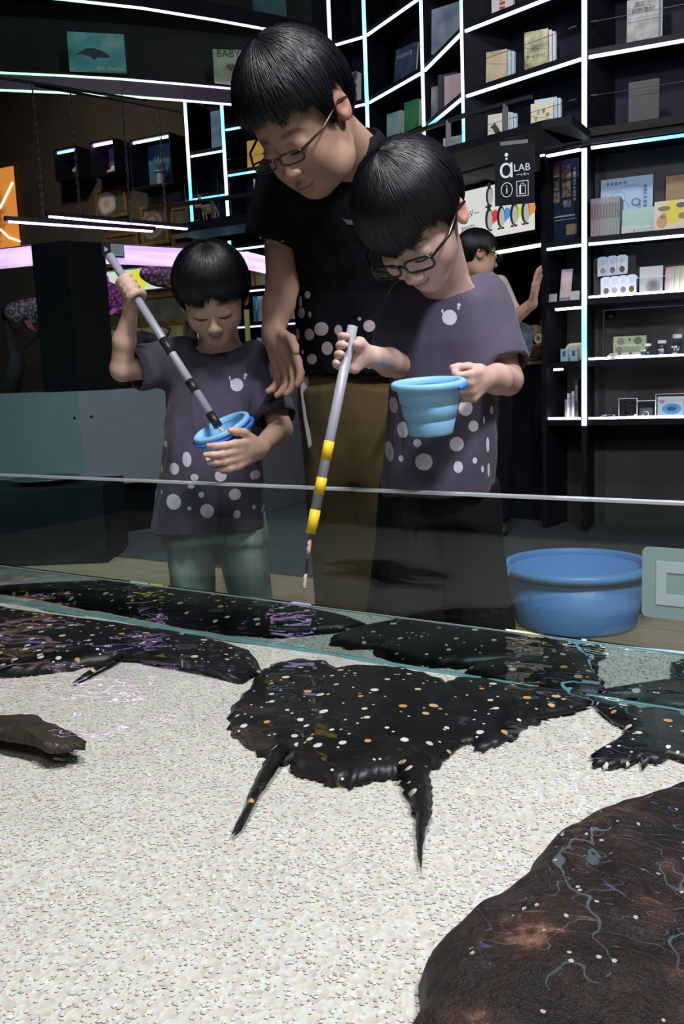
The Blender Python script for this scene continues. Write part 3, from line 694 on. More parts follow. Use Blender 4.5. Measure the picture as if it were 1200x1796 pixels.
def lashes(root, hd, body, dz=-0.03, sag=0.02, w_=0.075, r=0.0075):
    v = body[0]; f = body[1]; q = hd.loc(v); sel = np.abs(q).max(1) < 0.6
    keep = sel[f].all(1); tr = BVHTree.FromPolygons([tuple(p) for p in q], [tuple(p) for p in f[keep]])
    for sx in (-1, 1):
        pts = []; rs = []
        for k in range(11):
            u = -1+2*k/10; x = sx*0.135+u*w_; z = hd.eye+dz-sag*(1-u*u)+0.012*u*sx
            hit = tr.ray_cast(Vector((x,-0.7,z)), Vector((0,1,0)))[0]
            if hit: pts.append(hd.w((hit.x, hit.y-0.003, hit.z))); rs.append(r*hd.H*(0.45+0.75*(1-u*u)))
        if len(pts) > 2: MB().tube([Vector(p)-root.location for p in pts], rs, 6).build('eyelashes', LASH, root, smooth=True)
    pts = []
    for k in range(9):
        u = -1+k/4; hit = tr.ray_cast(Vector((u*0.075,-0.7,-0.304+0.006*u*u)), Vector((0,1,0)))[0]
        if hit: pts.append(hd.w((hit.x, hit.y-0.0005, hit.z)))
    if len(pts) > 2: MB().tube([Vector(p)-root.location for p in pts], 0.0035*hd.H, 6).build('mouth_line', mat('mouth_line', (0.16,0.05,0.045), 0.6), root, smooth=True)
# ================================================================== figures
def shoes(root, pos, m, L=0.19, z0=0.0125):
    for p in pos:
        F = Field((p[0]-0.1,p[1]-0.22,-0.01),(p[0]+0.1,p[1]+0.14,0.12),0.006)
        F.ell((p[0],p[1]-L*0.28,0.028),(0.038,L*0.36,0.034)); F.ell((p[0],p[1]+L*0.08,0.045),(0.036,L*0.26,0.052),None,0.03); F.plane_cut((0,0,z0),(0,0,-1))
        v, f = F.mesh(); figure_part('shoe', v, f, m, root)
def body_mesh(root, F, hd, skin, lip, brow):
    v, f = F.mesh(); v = relax(v, f, 1, 0.35)
    figure_part('body', v, f, SKIN, root, col=hd.colour(v, skin, lip, brow)); return v, f
# ---------------------------------------------------------------- poles and buckets
GREYP = mat('grey_pole_plastic', (0.33,0.34,0.40), 0.35); TAPEB = mat('black_tape', (0.015,0.014,0.018), 0.45); TAPEY = mat('yellow_tape', (0.85,0.56,0.02), 0.45)
TONG = mat('steel_tong', (0.4,0.4,0.42), 0.3, 1.0); BAIT = mottled('pale_bait', (0.62,0.42,0.26), (0.75,0.58,0.42), 200, 0.6, 0.4); DARKT = mat('dark_tip', (0.02,0.02,0.03), 0.5)
def pole(label, p0, p1, tip, r, bands, bait):
    p0, p1, tip = Vector(p0), Vector(p1), Vector(tip); t = thing('feeding_pole', label, 'pole', p0)
    L = p1-p0; q = [Vector((0,0,0)), L]
    MB().tube(q, r, 20).build('shaft', GREYP, t, smooth=False)
    t.children and [setattr(pl, 'use_smooth', len(pl.vertices) == 4) for pl in t.children[0].data.polygons]
    for a, b, m in bands:
        o = MB().tube([L*a, L*b], r*1.045, 20).build('tape_band', m, t); [setattr(pl, 'use_smooth', len(pl.vertices) == 4) for pl in o.data.polygons]
    d = tip-p1; MB().tube([L, L+d], r*0.16, 8).build('wire', TONG, t)
    for a, b, m, k in bait:
        rr = [r*k*x for x in (0.5,1,0.8,1.05,0.85,0.45)]; MB().tube([L+d*(a+(b-a)*i/5)+Vector((0.0006*(-1)**i,0,0)) for i in range(6)], rr, 8).build('bait' if m is BAIT else 'dark_tip', m, t, smooth=True)
    return t
LK_P0, LK_P1, LK_T = A3(192,448,1.93), A3(383,748,1.80), A3(399,766,1.795)
pole('grey feeding pole with black tape bands dipped into the bucket hugged by the boy', LK_P0, LK_P1, LK_T, 0.0088, [(0.50,0.585,TAPEB),(0.74,0.805,TAPEB),(0.925,1.0,TAPEB)], [(0.15,0.75,BAIT,0.42),(0.8,1.0,DARKT,0.35)])
RK_P0, RK_P1, RK_T = A3(619,572,1.47), A3(545,936,1.42), A3(533,1036,1.41)
pole('grey feeding pole with yellow tape bands held down over the water', RK_P0, RK_P1, RK_T, 0.0083, [(0.555,0.645,TAPEY),(0.73,0.81,TAPEY),(0.885,1.0,TAPEY)], [(0.1,0.36,BAIT,0.45),(0.4,0.72,DARKT,0.3),(0.7,1.0,BAIT,0.38)])
BLUEB = mat('sky_blue_silicone', (0.27,0.58,0.86), 0.5); BLUEH = mat('deep_blue_handle', (0.05,0.20,0.80), 0.4)
def bucket(label, c, R, rt=0.056, rb=0.040, h=0.088, handle=True):
    t = thing('bucket', label, 'bucket', Vector(c), rot=Matrix(R.tolist()).to_euler(), group='small blue folding buckets')
    th = 0.0032
    prof = [(0.001,0),(rb,0),(rb+0.001,0.004)]
    for i, fr_ in enumerate((0.30,0.58)):
        z = h*fr_; r_ = rb+(rt-rb)*fr_; prof += [(r_-0.0005,z-0.0025),(r_-0.0022,z-0.0012),(r_-0.0022,z+0.0008),(r_+0.0012,z+0.002)]
    prof += [(rt-0.003,h-0.012)]
    inner = [(rt-0.0035,h-0.012),(rb,0.006),(0.001,0.005)]
    MB().lathe(prof+[(rt-0.003,h-0.002)]+inner, 48).build('cup', BLUEB, t, smooth=True)
    MB().lathe([(rt-0.004,h-0.011),(rt+0.0045,h-0.011),(rt+0.006,h-0.008),(rt+0.006,h-0.002),(rt+0.003,h),(rt-0.004,h),(rt-0.004,h-0.011)], 48).build('rim', BLUEB, t, smooth=True)
    return t
# left boy's bucket: tilted to the right-up; right boy's bucket upright with a slight lean
LBc = A3(420,812,1.81); LB = bucket('tilted blue bucket hugged by the bowl cut boy, its handle folded down', LBc, rotm(0,15,0) @ rotm(0,0,-21), 0.0545, 0.043, 0.086)
pts = [Vector((0.0615*math.cos(t_), 0.0615*math.sin(t_), 0.072-0.003*math.cos(t_+0.4))) for t_ in np.linspace(PI*0.93, PI*2.12, 30)]
hb = MB().tube(pts, 0.0042, 8).build('handle', BLUEH, LB, smooth=True)
RBc = A3(756,760,1.47); RB = bucket('blue bucket carried by its handle by the boy with glasses', RBc, rotm(0,6,0) @ rotm(0,0,-2), 0.0545, 0.036, 0.086)
pts = [Vector((0.060*math.cos(t_), 0.060*math.sin(t_), 0.078+0.004*math.sin(t_))) for t_ in np.linspace(-0.75, 0.5, 12)]
MB().tube(pts, 0.0034, 8).build('handle', BLUEH, RB, smooth=True)

# ---------------------------------------------------------------- boy with the bowl cut (left)
h_ = 0.0031
YK = 2.05
root = thing('person', 'boy with a black bowl cut in a spotted charcoal T-shirt and sage trousers', 'person', (A3(370,900,YK)[0], YK, 0))
hd = Head(373,516,1.96,0.195,4,30,-4)
F = Field((-0.56,1.68,0.0),(-0.08,2.24,1.2), h_)
hd.add(F)
nb = A3(385,610,2.05)
F.cap(hd.w((0,0.10,-0.18)), nb, 0.040, 0.046, 0.03)
F.loft(rows([(612,330,435,2.06,0.05),(660,305,448,2.06,0.07),(780,312,445,2.05,0.07),(900,305,450,2.05,0.075)]), 2.2, 0.03)
# raised arm
sh, el, wr = A3(305,640,2.04), A3(214,648,1.97), A3(229,548,1.93)
F.chain([sh, el], [0.030,0.0245], 0.012); F.chain([el, (el+wr)/2+np.array((-0.004,0,0)), wr], [0.0245,0.0235,0.0165], 0.010)
pa = unit(LK_P1-LK_P0); gc = LK_P0+(LK_P1-LK_P0)*0.20
grip_hand(F, gc, -pa, A3(205,540,2.0)-A3(225,505,1.94), (0.35,-1.0,0.3), 0.0088, 0.118, wr+np.array((0,0,0.012)), (15,230), (-30,-140), 1.12)
# hugging arm
sh2, el2, wr2 = A3(462,650,2.05), A3(492,752,1.96), A3(456,786,1.765)
F.chain([sh2, el2], [0.030,0.0255], 0.012); F.chain([el2, wr2], [0.0255,0.0175], 0.010)
f_ = A3(385,806,1.70)-wr2
open_hand(F, wr2, f_, (0.0,-0.25,1.0), 0.118, [(0.15,0.35,0.3),(0.12,0.35,0.3),(0.12,0.35,0.3),(0.15,0.35,0.3)], (0.75,0.05), 1.12, 0.03)
# legs
for (x0, x1, dx) in ((345,350,0),(412,430,0)):
    F.chain([A3(x0,880,2.05), np.array((A3(x1,1000,2.05)[0],2.04,0.33)), np.array((A3(x1,1000,2.05)[0],2.07,0.05))], [0.036,0.034,0.03], 0.01)
SK1 = (0.62,0.42,0.33)
body = body_mesh(root, F, hd, SK1, (0.50,0.16,0.15), (0.10,0.065,0.05))
lashes(root, hd, body)
add_hair(root, hd, 0.0028, [(-180,-0.33),(-130,-0.30),(-95,-0.20),(-70,-0.16),(-55,0.03),(-40,0.075),(-12,0.08),(2,0.19),(14,0.11),(40,0.09),(57,0.05),(72,-0.14),(95,-0.20),(130,-0.30),(180,-0.33)], (0.415,0.48,0.43), (0,0.045,0.13), 0.03, 5)
# shirt
D1 = 1.965
dots1 = [(283.5,781.5,4.8,6),(329,805,8,13),(306,822,9,10),(370.5,801,8,8.5),(276,827,3,7),(343,836,7,6),(389,833,10,10),(446,835,8,8),(467,823,4,10),(305.5,879.5,13.5,13.5),(365.5,894,12,12),(413,866,10,10),(355,866,5,5),(280,865,3,3.5),(334.5,890,3.5,3.5),(416.5,901,6,7),(444.5,891,3,4),(457,900,2,3),(263,872,2,7),(337,852,6,4),(415,675,10.8,11),(430,657.5,3,3),(428.5,663,2,2),(403,663,1.3,3.5),(406,669,3,2.2)]
SH1 = cloth('charcoal_spotted_cotton_small', (0.085,0.074,0.115), [(x,y,a,b,D1) for x,y,a,b in dots1], root)
F = Field((-0.62,1.80,0.42),(-0.05,2.30,1.0), 0.0042)
F.loft(rows([(607,335,440,2.06,0.05),(618,320,452,2.06,0.065),(645,300,456,2.05,0.085),(700,296,455,2.05,0.093),(780,287,461,2.05,0.100),(850,277,466,2.05,0.105),(928,263,470,2.05,0.112)]), 2.4, 0.02)
F.sleeve(A3(322,628,2.05), A3(233,648,1.98), 0.050, 0.054); F.sleeve(A3(448,636,2.05), A3(482,738,1.97), 0.045, 0.054)
F.cap(A3(250,648,1.99), A3(205,650,1.96), 0.036, 0.044, 0.004, 's'); F.cap(A3(474,712,1.99), A3(487,748,1.955), 0.036, 0.046, 0.004, 's')
F.ell(nb+np.array((0,-0.012,0.028)), (0.062,0.058,0.040), rotm(0,14,0), 0.006, 's')
v, f = F.mesh(); v = relax(v, f, 3, 0.5)
v = folds(v, f, 0.007, (24,24,4), 13, lambda p: np.clip((0.92-p[:,2])/0.2,0,1)); v = folds(v, f, 0.010, (13,13,6), 11); v = folds(v, f, 0.005, (30,30,9), 12, lambda p: np.clip((p[:,2]-0.60)/0.15,0,1))
figure_part('t_shirt', v, f, SH1, root)
# trousers
TR1 = cloth('sage_striped_satin', (0.52,0.70,0.63), stripes=(260.0,(0.68,0.78,0.73)), rough=0.42)
F = Field((-0.52,1.85,0.03),(-0.05,2.28,0.62), 0.005)
zt = A3(370,905,2.05)[2]
for (xt, xb, wt, wb) in ((336,342,47,37),(416,440,45,40)):
    p0 = A3(xt,915,2.05); p1 = A3(xb,1060,2.05); a = wt*2.05/FPX; b = wb*2.05/FPX
    F.loft([(0.07,p1[0]+0.0,2.05,b*0.95,b*0.95),(p1[2],p1[0],2.05,b,b),(zt,p0[0],2.05,a,a*1.3)], 2.2, 0.02)
F.loft([(zt-0.05,A3(378,905,2.05)[0],2.05,0.104,0.082),(zt+0.04,A3(372,900,2.05)[0],2.05,0.100,0.085)], 2.3, 0.03)
v, f = F.mesh(); v = relax(v, f, 2); v = folds(v, f, 0.011, (14,14,5), 21); v = folds(v, f, 0.005, (30,30,12), 22)
figure_part('trousers', v, f, TR1, root)
shoes(root, [(A3(345,1000,2.05)[0],2.06),(A3(440,1000,2.05)[0],2.06)], mat('white_trainer', (0.6,0.6,0.62), 0.6))

# ---------------------------------------------------------------- boy with glasses (right)
YR = 1.70
root = thing('person', 'boy with black glasses in a spotted charcoal T-shirt carrying a blue bucket', 'person', (A3(770,900,YR)[0], YR, 0))
hd = Head(728,385,1.535,0.212,-30,48,-9)
F = Field((-0.06,1.36,0.0),(0.40,1.92,1.25), h_)
hd.add(F)
nb = A3(775,492,1.67)
F.cap(hd.w((0,0.14,-0.15)), nb, 0.044, 0.050, 0.03)
F.loft(rows([(512,730,840,1.70,0.05),(570,705,860,1.70,0.07),(700,712,850,1.70,0.07),(850,705,850,1.70,0.075)]), 2.2, 0.03)
sh, el, wr = A3(708,535,1.69), A3(712,645,1.68), A3(655,626,1.50)
F.chain([sh, el], [0.028,0.0245], 0.012); F.chain([el, (el*0.45+wr*0.55), wr], [0.0245,0.024,0.018], 0.010)
pa = unit(RK_P1-RK_P0); gc = RK_P0+(RK_P1-RK_P0)*0.125
grip_hand(F, gc+np.array((0,0.002,0)), pa, (0.75,0.65,0.0), (-0.6,0.8,0), 0.0083, 0.122, wr+np.array((-0.004,0,0)), (25,205), (-25,-85), 1.08, tpos=0.30, th_each=[(25,215),(25,212),(20,200),(20,190)])
sh2, el2, wr2 = A3(858,540,1.71), A3(890,666,1.66), A3(853,664,1.54)
F.chain([sh2, el2], [0.031,0.0275], 0.012); F.chain([el2, el2*0.5+wr2*0.5, wr2], [0.0275,0.026,0.019], 0.010)
open_hand(F, wr2, A3(814,686,1.475)-wr2, (-0.45,-0.75,0.65), 0.108, [(1.0,1.35,0.7),(1.0,1.4,0.7),(1.05,1.4,0.7),(1.1,1.4,0.7)], (0.35,0.75), 1.12, 0.0)
for x in (735,815):
    F.chain([A3(x,860,YR), np.array((A3(x,1000,YR)[0],YR-0.01,0.34)), np.array((A3(x,1000,YR)[0],YR+0.02,0.05))], [0.04,0.036,0.032], 0.01)
SK2 = (0.64,0.43,0.36)
body = body_mesh(root, F, hd, SK2, (0.52,0.24,0.21), (0.10,0.065,0.05))
lashes(root, hd, body)
add_hair(root, hd, 0.0029, [(-180,-0.42),(-130,-0.40),(-100,0.02),(-80,0.04),(-66,-0.10),(-52,0.05),(-30,0.03),(-8,0.04),(15,0.05),(30,0.13),(48,0.14),(58,0.06),(68,-0.11),(78,0.03),(100,0.06),(118,-0.12),(135,-0.38),(180,-0.42)], (0.415,0.50,0.455), (0,0.055,0.145), 0.05, 8, jf=7.0)
spectacles(root, hd, 0.118, 0.058, -0.475, hd.eye-0.01, 3.4)
D2 = 1.60
dots2 = [(694,712,6,14),(708.5,755,9,14),(817,716,12.5,13),(866,720,3.5,7.5),(831,747.5,9,9.5),(732.5,777.5,6.5,7),(800.5,778.5,12.4,12.4),(686,796,6.5,17),(705,806,4,5.5),(743.5,810,14.7,14.7),(803,818.5,8,10),(833,807.5,4,5.5),(847,823,2.7,6),(860,826,2.5,12.5),(858,781,3,13),(851,737.5,2,7),(791,555.5,12.4,13),(808,533,3,3),(807,539,2.3,2.3),(779,544,1.6,4),(783,551,3,2.5)]
SH2 = cloth('charcoal_spotted_cotton_large', (0.088,0.077,0.118), [(x,y,a,b,D2) for x,y,a,b in dots2], root)
F = Field((-0.06,1.42,0.55),(0.42,1.95,1.1), 0.0042)
F.loft(rows([(496,735,842,1.72,0.05),(506,715,858,1.72,0.065),(530,700,868,1.71,0.08),(600,694,872,1.70,0.092),(700,690,872,1.70,0.10),(780,680,870,1.70,0.105),(858,668,866,1.70,0.112)]), 2.4, 0.02, R_(-8))
F.sleeve(A3(850,525,1.72), A3(882,642,1.66), 0.045, 0.052); F.cap(A3(716,530,1.69), A3(700,598,1.67), 0.044, 0.044, 0.03)
F.cap(A3(874,615,1.68), A3(888,655,1.655), 0.036, 0.044, 0.004, 's')
F.ell(nb+np.array((-0.006,-0.014,0.026)), (0.070,0.060,0.040), rotm(0,16,0), 0.006, 's')
v, f = F.mesh(); v = relax(v, f, 3, 0.5); v = folds(v, f, 0.009, (12,12,6), 31); v = folds(v, f, 0.007, (24,24,4), 33, lambda p: np.clip((1.0-p[:,2])/0.2,0,1)); v = folds(v, f, 0.004, (30,30,9), 32)
figure_part('t_shirt', v, f, SH2, root)
TR2 = cloth('black_wide_trousers', (0.016,0.016,0.018), rough=0.7)
F = Field((-0.12,1.42,0.03),(0.46,1.98,0.68), 0.0055)
zt = A3(768,850,YR)[2]
for (xt, xb, wt, wb) in ((722,705,52,68),(815,838,52,66)):
    p0 = A3(xt,860,YR); p1 = A3(xb,1080,YR); a = wt*YR/FPX; b = wb*YR/FPX
    F.loft([(0.07,p1[0],YR,b,b),(p1[2],p1[0],YR,b,b),(zt,p0[0],YR,a,a*1.4)], 2.2, 0.02)
F.loft([(zt-0.06,A3(768,860,YR)[0],YR,0.103,0.085),(zt+0.04,A3(768,850,YR)[0],YR,0.098,0.088)], 2.3, 0.03)
v, f = F.mesh(); v = relax(v, f, 2); v = folds(v, f, 0.010, (14,14,5), 41)
figure_part('trousers', v, f, TR2, root)
shoes(root, [(A3(705,1080,YR)[0],YR),(A3(838,1080,YR)[0],YR)], mat('black_trainer', (0.03,0.03,0.03), 0.6))

# ---------------------------------------------------------------- standing man
YM = 2.12
root = thing('person', 'man with glasses in a black polo shirt bending over the two boys', 'person', (A3(610,700,YM)[0], YM, 0))
hd = Head(531,213,1.72,0.240,-36,46,-5,eye=0.0,child=False)
F = Field((-0.30,1.40,0.0),(0.36,2.32,1.52), 0.0042)
hd.add(F)
nb = A3(622,285,1.90)
F.cap(hd.w((0,0.15,-0.18)), nb, 0.056, 0.062, 0.03)
F.loft(rows([(320,520,700,1.93,0.07),(420,525,705,2.02,0.09),(560,535,695,2.10,0.09),(680,535,695,2.12,0.09)]), 2.2, 0.03)
sh, el, wr = A3(492,330,1.96), A3(496,500,1.98), A3(479,585,1.93)
F.chain([sh, el], [0.040,0.035], 0.012); F.chain([el, el*0.6+wr*0.4, wr], [0.035,0.033,0.024], 0.012)
open_hand(F, wr, A3(512,660,1.90)-wr, (0.75,-0.7,0.25), 0.165, [(0.35,0.35,0.25),(0.4,0.4,0.3),(0.45,0.45,0.3),(0.5,0.5,0.3)], (0.8,0.35), 1.0, 0.10)
sh2, el2, wr2 = A3(718,345,2.0), A3(745,520,2.10), A3(740,640,2.02)
F.chain([sh2, el2], [0.048,0.040], 0.02); F.chain([el2, wr2], [0.040,0.028], 0.02)
open_hand(F, wr2, (0,-0.35,-1.0), (-0.3,-1,0), 0.165, [(0.3,0.3,0.2)]*4, (0.7,0.3), 1.0)
for x in (580,655):
    F.chain([A3(x,700,YM), np.array((A3(x,1000,YM)[0],YM,0.42)), np.array((A3(x,1000,YM)[0],YM+0.03,0.06))], [0.045,0.034,0.034], 0.01)
SK3 = (0.46,0.29,0.21)
body = body_mesh(root, F, hd, SK3, (0.38,0.17,0.14), (0.03,0.022,0.02))
lashes(root, hd, body, -0.02, 0.012)
add_hair(root, hd, 0.0032, [(-180,-0.28),(-130,-0.25),(-100,0.10),(-80,0.12),(-66,-0.02),(-55,0.20),(-35,0.24),(-10,0.27),(15,0.25),(38,0.26),(55,0.20),(63,0.0),(70,-0.06),(76,0.16),(108,0.16),(125,-0.10),(140,-0.26),(180,-0.30)], (0.405,0.485,0.475), (0,0.06,0.155), 0.055, 15, jf=6.0, strand=0.012, lift=0.03)
spectacles(root, hd, 0.108, 0.046, -0.475, -0.012, 3.0, 0.008, m=mat('brown_spectacle_frame', (0.05,0.02,0.015), 0.3))
D3 = 2.0
dots3 = [(540,519,5,6),(528.5,548.5,6,8.5),(544,552,2.5,5),(564,577.6,12,11),(542.5,586.6,8,9.5),(593.6,580,6.5,8.5),(647,573,10,9.5),(574,611,9.5,11),(547,629.5,8.5,8.5),(662,590,6,4),(630,561,3,3),(648,642,5.5,4.5),(527,529,3,9),(521,585,3,10),(530,617,2,4),(610,628,4,6)]
SH3 = cloth('black_spotted_polo_cotton', (0.010,0.010,0.014), [(x,y,a,b,D3) for x,y,a,b in dots3], root, (0.55,0.50,0.52))
F = Field((-0.32,1.60,0.70),(0.36,2.36,1.42), 0.0052)
F.loft(rows([(232,592,655,1.90,0.05),(262,555,690,1.91,0.075),(300,500,715,1.93,0.095),(350,482,730,1.96,0.115),(430,500,728,2.01,0.125),(520,520,718,2.07,0.125),(600,520,712,2.10,0.12),(658,522,706,2.12,0.118)]), 2.4, 0.02)
F.sleeve(A3(500,315,1.94), A3(481,420,1.96), 0.058, 0.060); F.sleeve(A3(712,335,1.99), A3(738,440,2.04), 0.058, 0.060)
F.cap(A3(485,395,1.96), A3(478,440,1.965), 0.046, 0.050, 0.004, 's')
F.ell(nb+np.array((-0.03,-0.035,0.03)), (0.075,0.07,0.045), rotm(-25,35,0), 0.006, 's')
v, f = F.mesh(); v = relax(v, f, 2, 0.5); v = folds(v, f, 0.008, (11,11,6), 51); v = folds(v, f, 0.004, (24,24,9), 52)
figure_part('polo_shirt', v, f, SH3, root)
polo_tree = BVHTree.FromPolygons([tuple(p) for p in v], [tuple(p) for p in f])
# collar
F = Field(nb-0.16, nb+0.16, 0.004)
R2 = rotm(-25,35,0); F.ell(nb+np.array((-0.02,-0.02,0.012)), (0.088,0.082,0.055), R2, 0.01); F.ell(nb+np.array((-0.03,-0.035,0.05)), (0.074,0.068,0.08), R2, 0.006, 's'); 
F.plane_cut(nb+np.array((0,0,-0.02)), (0,0,-1))
v, f = F.mesh(); figure_part('collar', relax(v, f, 1), f, cloth('black_polo_collar', (0.010,0.010,0.014)), root)
# emblem and sleeve trim
EMB = mat('grey_emblem', (0.11,0.11,0.15), 0.7)
pe = []
for px_, py_ in ((600,383),(617,386),(633,386),(627,393),(618,395),(609,394)):
    hit = polo_tree.ray_cast(CAM, ray(px_, py_).normalized())[0]
    if hit: pe.append(hit-ray(px_, py_).normalized()*0.0015-root.location)
if len(pe) > 3: MB().add(pe+[p+Vector((0,0.001,0)) for p in pe], [tuple(range(len(pe))), tuple(range(2*len(pe)-1,len(pe)-1,-1))]+[(i,(i+1)%len(pe),(i+1)%len(pe)+len(pe),i+len(pe)) for i in range(len(pe))]).build('chest_emblem', EMB, root)
for k in range(4):
    p = A3(457+k*13,(417,424,425,423)[k],1.90); MB().lathe([(0.0001,-0.0024),(0.0024,-0.001),(0.0024,0.001),(0.0001,0.0024)], 10, Matrix.Translation(Vector(p)-root.location)).build('sleeve_dot', mat('dot_print', (0.55,0.5,0.52), 0.8), root)
TR3 = cloth('olive_brown_chino', (0.10,0.072,0.028), rough=0.75)
F = Field((-0.24,1.88,0.03),(0.28,2.38,0.92), 0.006)
zt = A3(610,640,YM)[2]
for (xt, xb, wt, wb) in ((574,585,46,40),(650,652,46,40)):
    p0 = A3(xt,690,YM); p1 = A3(xb,950,YM); a = wt*YM/FPX; b = wb*YM/FPX
    F.loft([(0.06,p1[0],YM,b*0.95,b),(p1[2],p1[0],YM,b,b),(zt-0.06,p0[0],YM,a,a*1.5)], 2.2, 0.015)
F.loft([(zt-0.26,A3(612,690,YM)[0],YM,0.078,0.06),(zt-0.12,A3(610,690,YM)[0],YM,0.106,0.098),(zt+0.03,A3(610,640,YM)[0],YM,0.110,0.105)], 2.3, 0.03)
v, f = F.mesh(); v = relax(v, f, 2); v = folds(v, f, 0.009, (13,13,5), 61); v = folds(v, f, 0.004, (26,26,12), 62)
figure_part('trousers', v, f, TR3, root)
shoes(root, [(A3(585,1000,YM)[0],YM),(A3(652,1000,YM)[0],YM)], MATS['black_trainer'], 0.27)
# pale cloth hanging at the hip
pc = [(526,622),(534,615),(541,640),(543,700),(548,780),(541,788),(533,740),(527,690)]
MB().prism([((A3(x,y,2.06)-np.array(root.location))[0], (A3(x,y,2.06)-np.array(root.location))[2]) for x,y in pc], 2.05-YM, 2.065-YM).build('hip_towel', cloth('pale_grey_towel', (0.42,0.40,0.38)), root, bevel=0.003)
# ================================================================== pool life
RAYM = mat('ray_skin', (0.006,0.006,0.008), 0.4, spec=0.4); t = NT(RAYM); v = t.obj()
fl = t.n('ShaderNodeMapping', {'Vector': v, 'Scale': (1,1,0.0)}).outputs[0]
vo = t.n('ShaderNodeTexVoronoi', {'Vector': fl, 'Scale': 25.0, 'Randomness': 0.9}, voronoi_dimensions='2D')
vo2 = t.n('ShaderNodeTexVoronoi', {'Vector': fl, 'Scale': 60.0, 'Randomness': 1.0}, voronoi_dimensions='2D')
sep = t.n('ShaderNodeSeparateColor', {'Color': vo.outputs['Color']}); sep2 = t.n('ShaderNodeSeparateColor', {'Color': vo2.outputs['Color']})
big = t.math('MULTIPLY', t.math('LESS_THAN', vo.outputs['Distance'], t.math('MULTIPLY_ADD', sep.outputs[0], 0.10, 0.07)), t.math('GREATER_THAN', sep.outputs[1], 0.42))
sml = t.math('MULTIPLY', t.math('LESS_THAN', vo2.outputs['Distance'], 0.12), t.math('GREATER_THAN', sep2.outputs[1], 0.84))
spot = t.math('MAXIMUM', big, sml)
t.l(t.mix(spot, t.ramp(t.noise(v, 30, 3), [(0.35,(0.004,0.004,0.006)),(0.7,(0.012,0.010,0.010))]), t.ramp(sep.outputs[2], [(0.2,(0.85,0.80,0.72)),(0.75,(0.80,0.62,0.42)),(0.95,(0.75,0.35,0.12))])), t.b.inputs['Base Color'])
BROWNR = mottled('brown_ray_skin', (0.02,0.014,0.010), (0.045,0.03,0.02), 40, 0.6, 0.5, 160)
def smooth_loop(p, n=6):
    out = []; N = len(p)
    for i in range(N):
        a, b, c, d = p[i-1], p[i], p[(i+1)%N], p[(i+2)%N]
        for k in range(n):
            t_ = k/n; out.append(0.5*((2*b)+(c-a)*t_+(2*a-5*b+4*c-d)*t_*t_+(3*b-a-3*c+d)*t_**3))
    return out
def fish_flat(label, pix, tail, m, hgt, zb=0.0, z=0.328, name='stingray', seed=0, tw=14, wob=0.004, cat='stingray', group='spotted black stingrays', dome=0.6, rings=9, rough=0.0):
    loop = smooth_loop([on(x, y, z) for x, y in pix]); c = sum(loop, Vector())/len(loop); c.z = SZ-0.001+zb
    t = thing(name, label, cat, c, 0, group); n = len(loop); g = np.random.default_rng(seed)
    w_ = fbm(np.stack([np.cos(np.linspace(0,2*PI,n,endpoint=False))*14, np.sin(np.linspace(0,2*PI,n,endpoint=False))*14, np.zeros(n)+seed],1), 3, seed)-0.5
    vs = []; fs = []
    for r in range(rings):
        q = 1-r/(rings-0.0)
        for i, p in enumerate(loop):
            d = p-c; d.z = 0; e = d*(q*(1+w_[i]*wob/max(d.length,0.02)*6*q**3)); hz = hgt*(1-q**2.2)**dome+0.003
            if rough: hz += rough*(float(vnoise(np.array([[(c.x+e.x)*38,(c.y+e.y)*38,seed]]))[0])-0.4)*(1-q**6)
            vs.append(Vector((e.x,e.y,hz)))
    vs.append(Vector((0,0,hgt+0.003)))
    for r in range(rings-1):
        for i in range(n): fs.append((r*n+i, r*n+(i+1)%n, (r+1)*n+(i+1)%n, (r+1)*n+i))
    for i in range(n): fs.append(((rings-1)*n+i, (rings-1)*n+(i+1)%n, rings*n))
    k = len(vs)
    for i in range(n): vs.append(Vector((vs[i].x*0.99, vs[i].y*0.99, 0.0)))
    for i in range(n): fs.append((i, k+i, k+(i+1)%n, (i+1)%n))
    fs.append(tuple(k+i for i in range(n)))
    MB().add(vs, fs).build('disc' if tail else 'body', m, t, smooth=True)
    if tail:
        T = [on(x, y, z) for x, y, _ in tail]; P = []; Rr = []
        for i in range(len(T)-1):
            for q in range(5):
                f_ = q/5; P.append(T[i].lerp(T[i+1], f_)); Rr.append((tail[i][2]*(1-f_)+tail[i+1][2]*f_)*T[i].y/FPX)
        P.append(T[-1]); Rr.append(tail[-1][2]*T[-1].y/FPX); P = [p-c for p in P]
        for i, p in enumerate(P): p.z = 0.011 - 0.006*i/len(P)
        mb = MB(); vs = []
        for i, p in enumerate(P):
            d = (P[min(i+1,len(P)-1)]-P[max(i-1,0)]); d.z = 0; d.normalize(); sd = Vector((-d.y,d.x,0)); r = Rr[i]*(1+0.35*(g.random()-0.5)); r2 = Rr[i]*(1+0.35*(g.random()-0.5)); hh = min(r*0.7, 0.010)
            vs += [p+sd*r, p+Vector((0,0,hh)), p-sd*r2, p-Vector((0,0,hh*0.6))]
        N = len(P); fs = [(4*i+q, 4*i+(q+1)%4, 4*i+4+(q+1)%4, 4*i+4+q) for i in range(N-1) for q in range(4)]+[(0,1,2,3),(4*N-1,4*N-2,4*N-3,4*N-4)]
        mb.add(vs, fs).build('tail', m, t, smooth=True)
    return t
fish_flat('spotted black stingray with its knobbly tail curling left over the sand', [(400,1262),(412,1225),(440,1195),(458,1168),(500,1152),(560,1150),(610,1180),(620,1230),(600,1280),(560,1310),(505,1328),(460,1315),(420,1290)],
    [(492,1312,20),(472,1345,15),(450,1380,11),(436,1412,8),(420,1438,8),(407,1454,2)], RAYM, 0.016, seed=2)
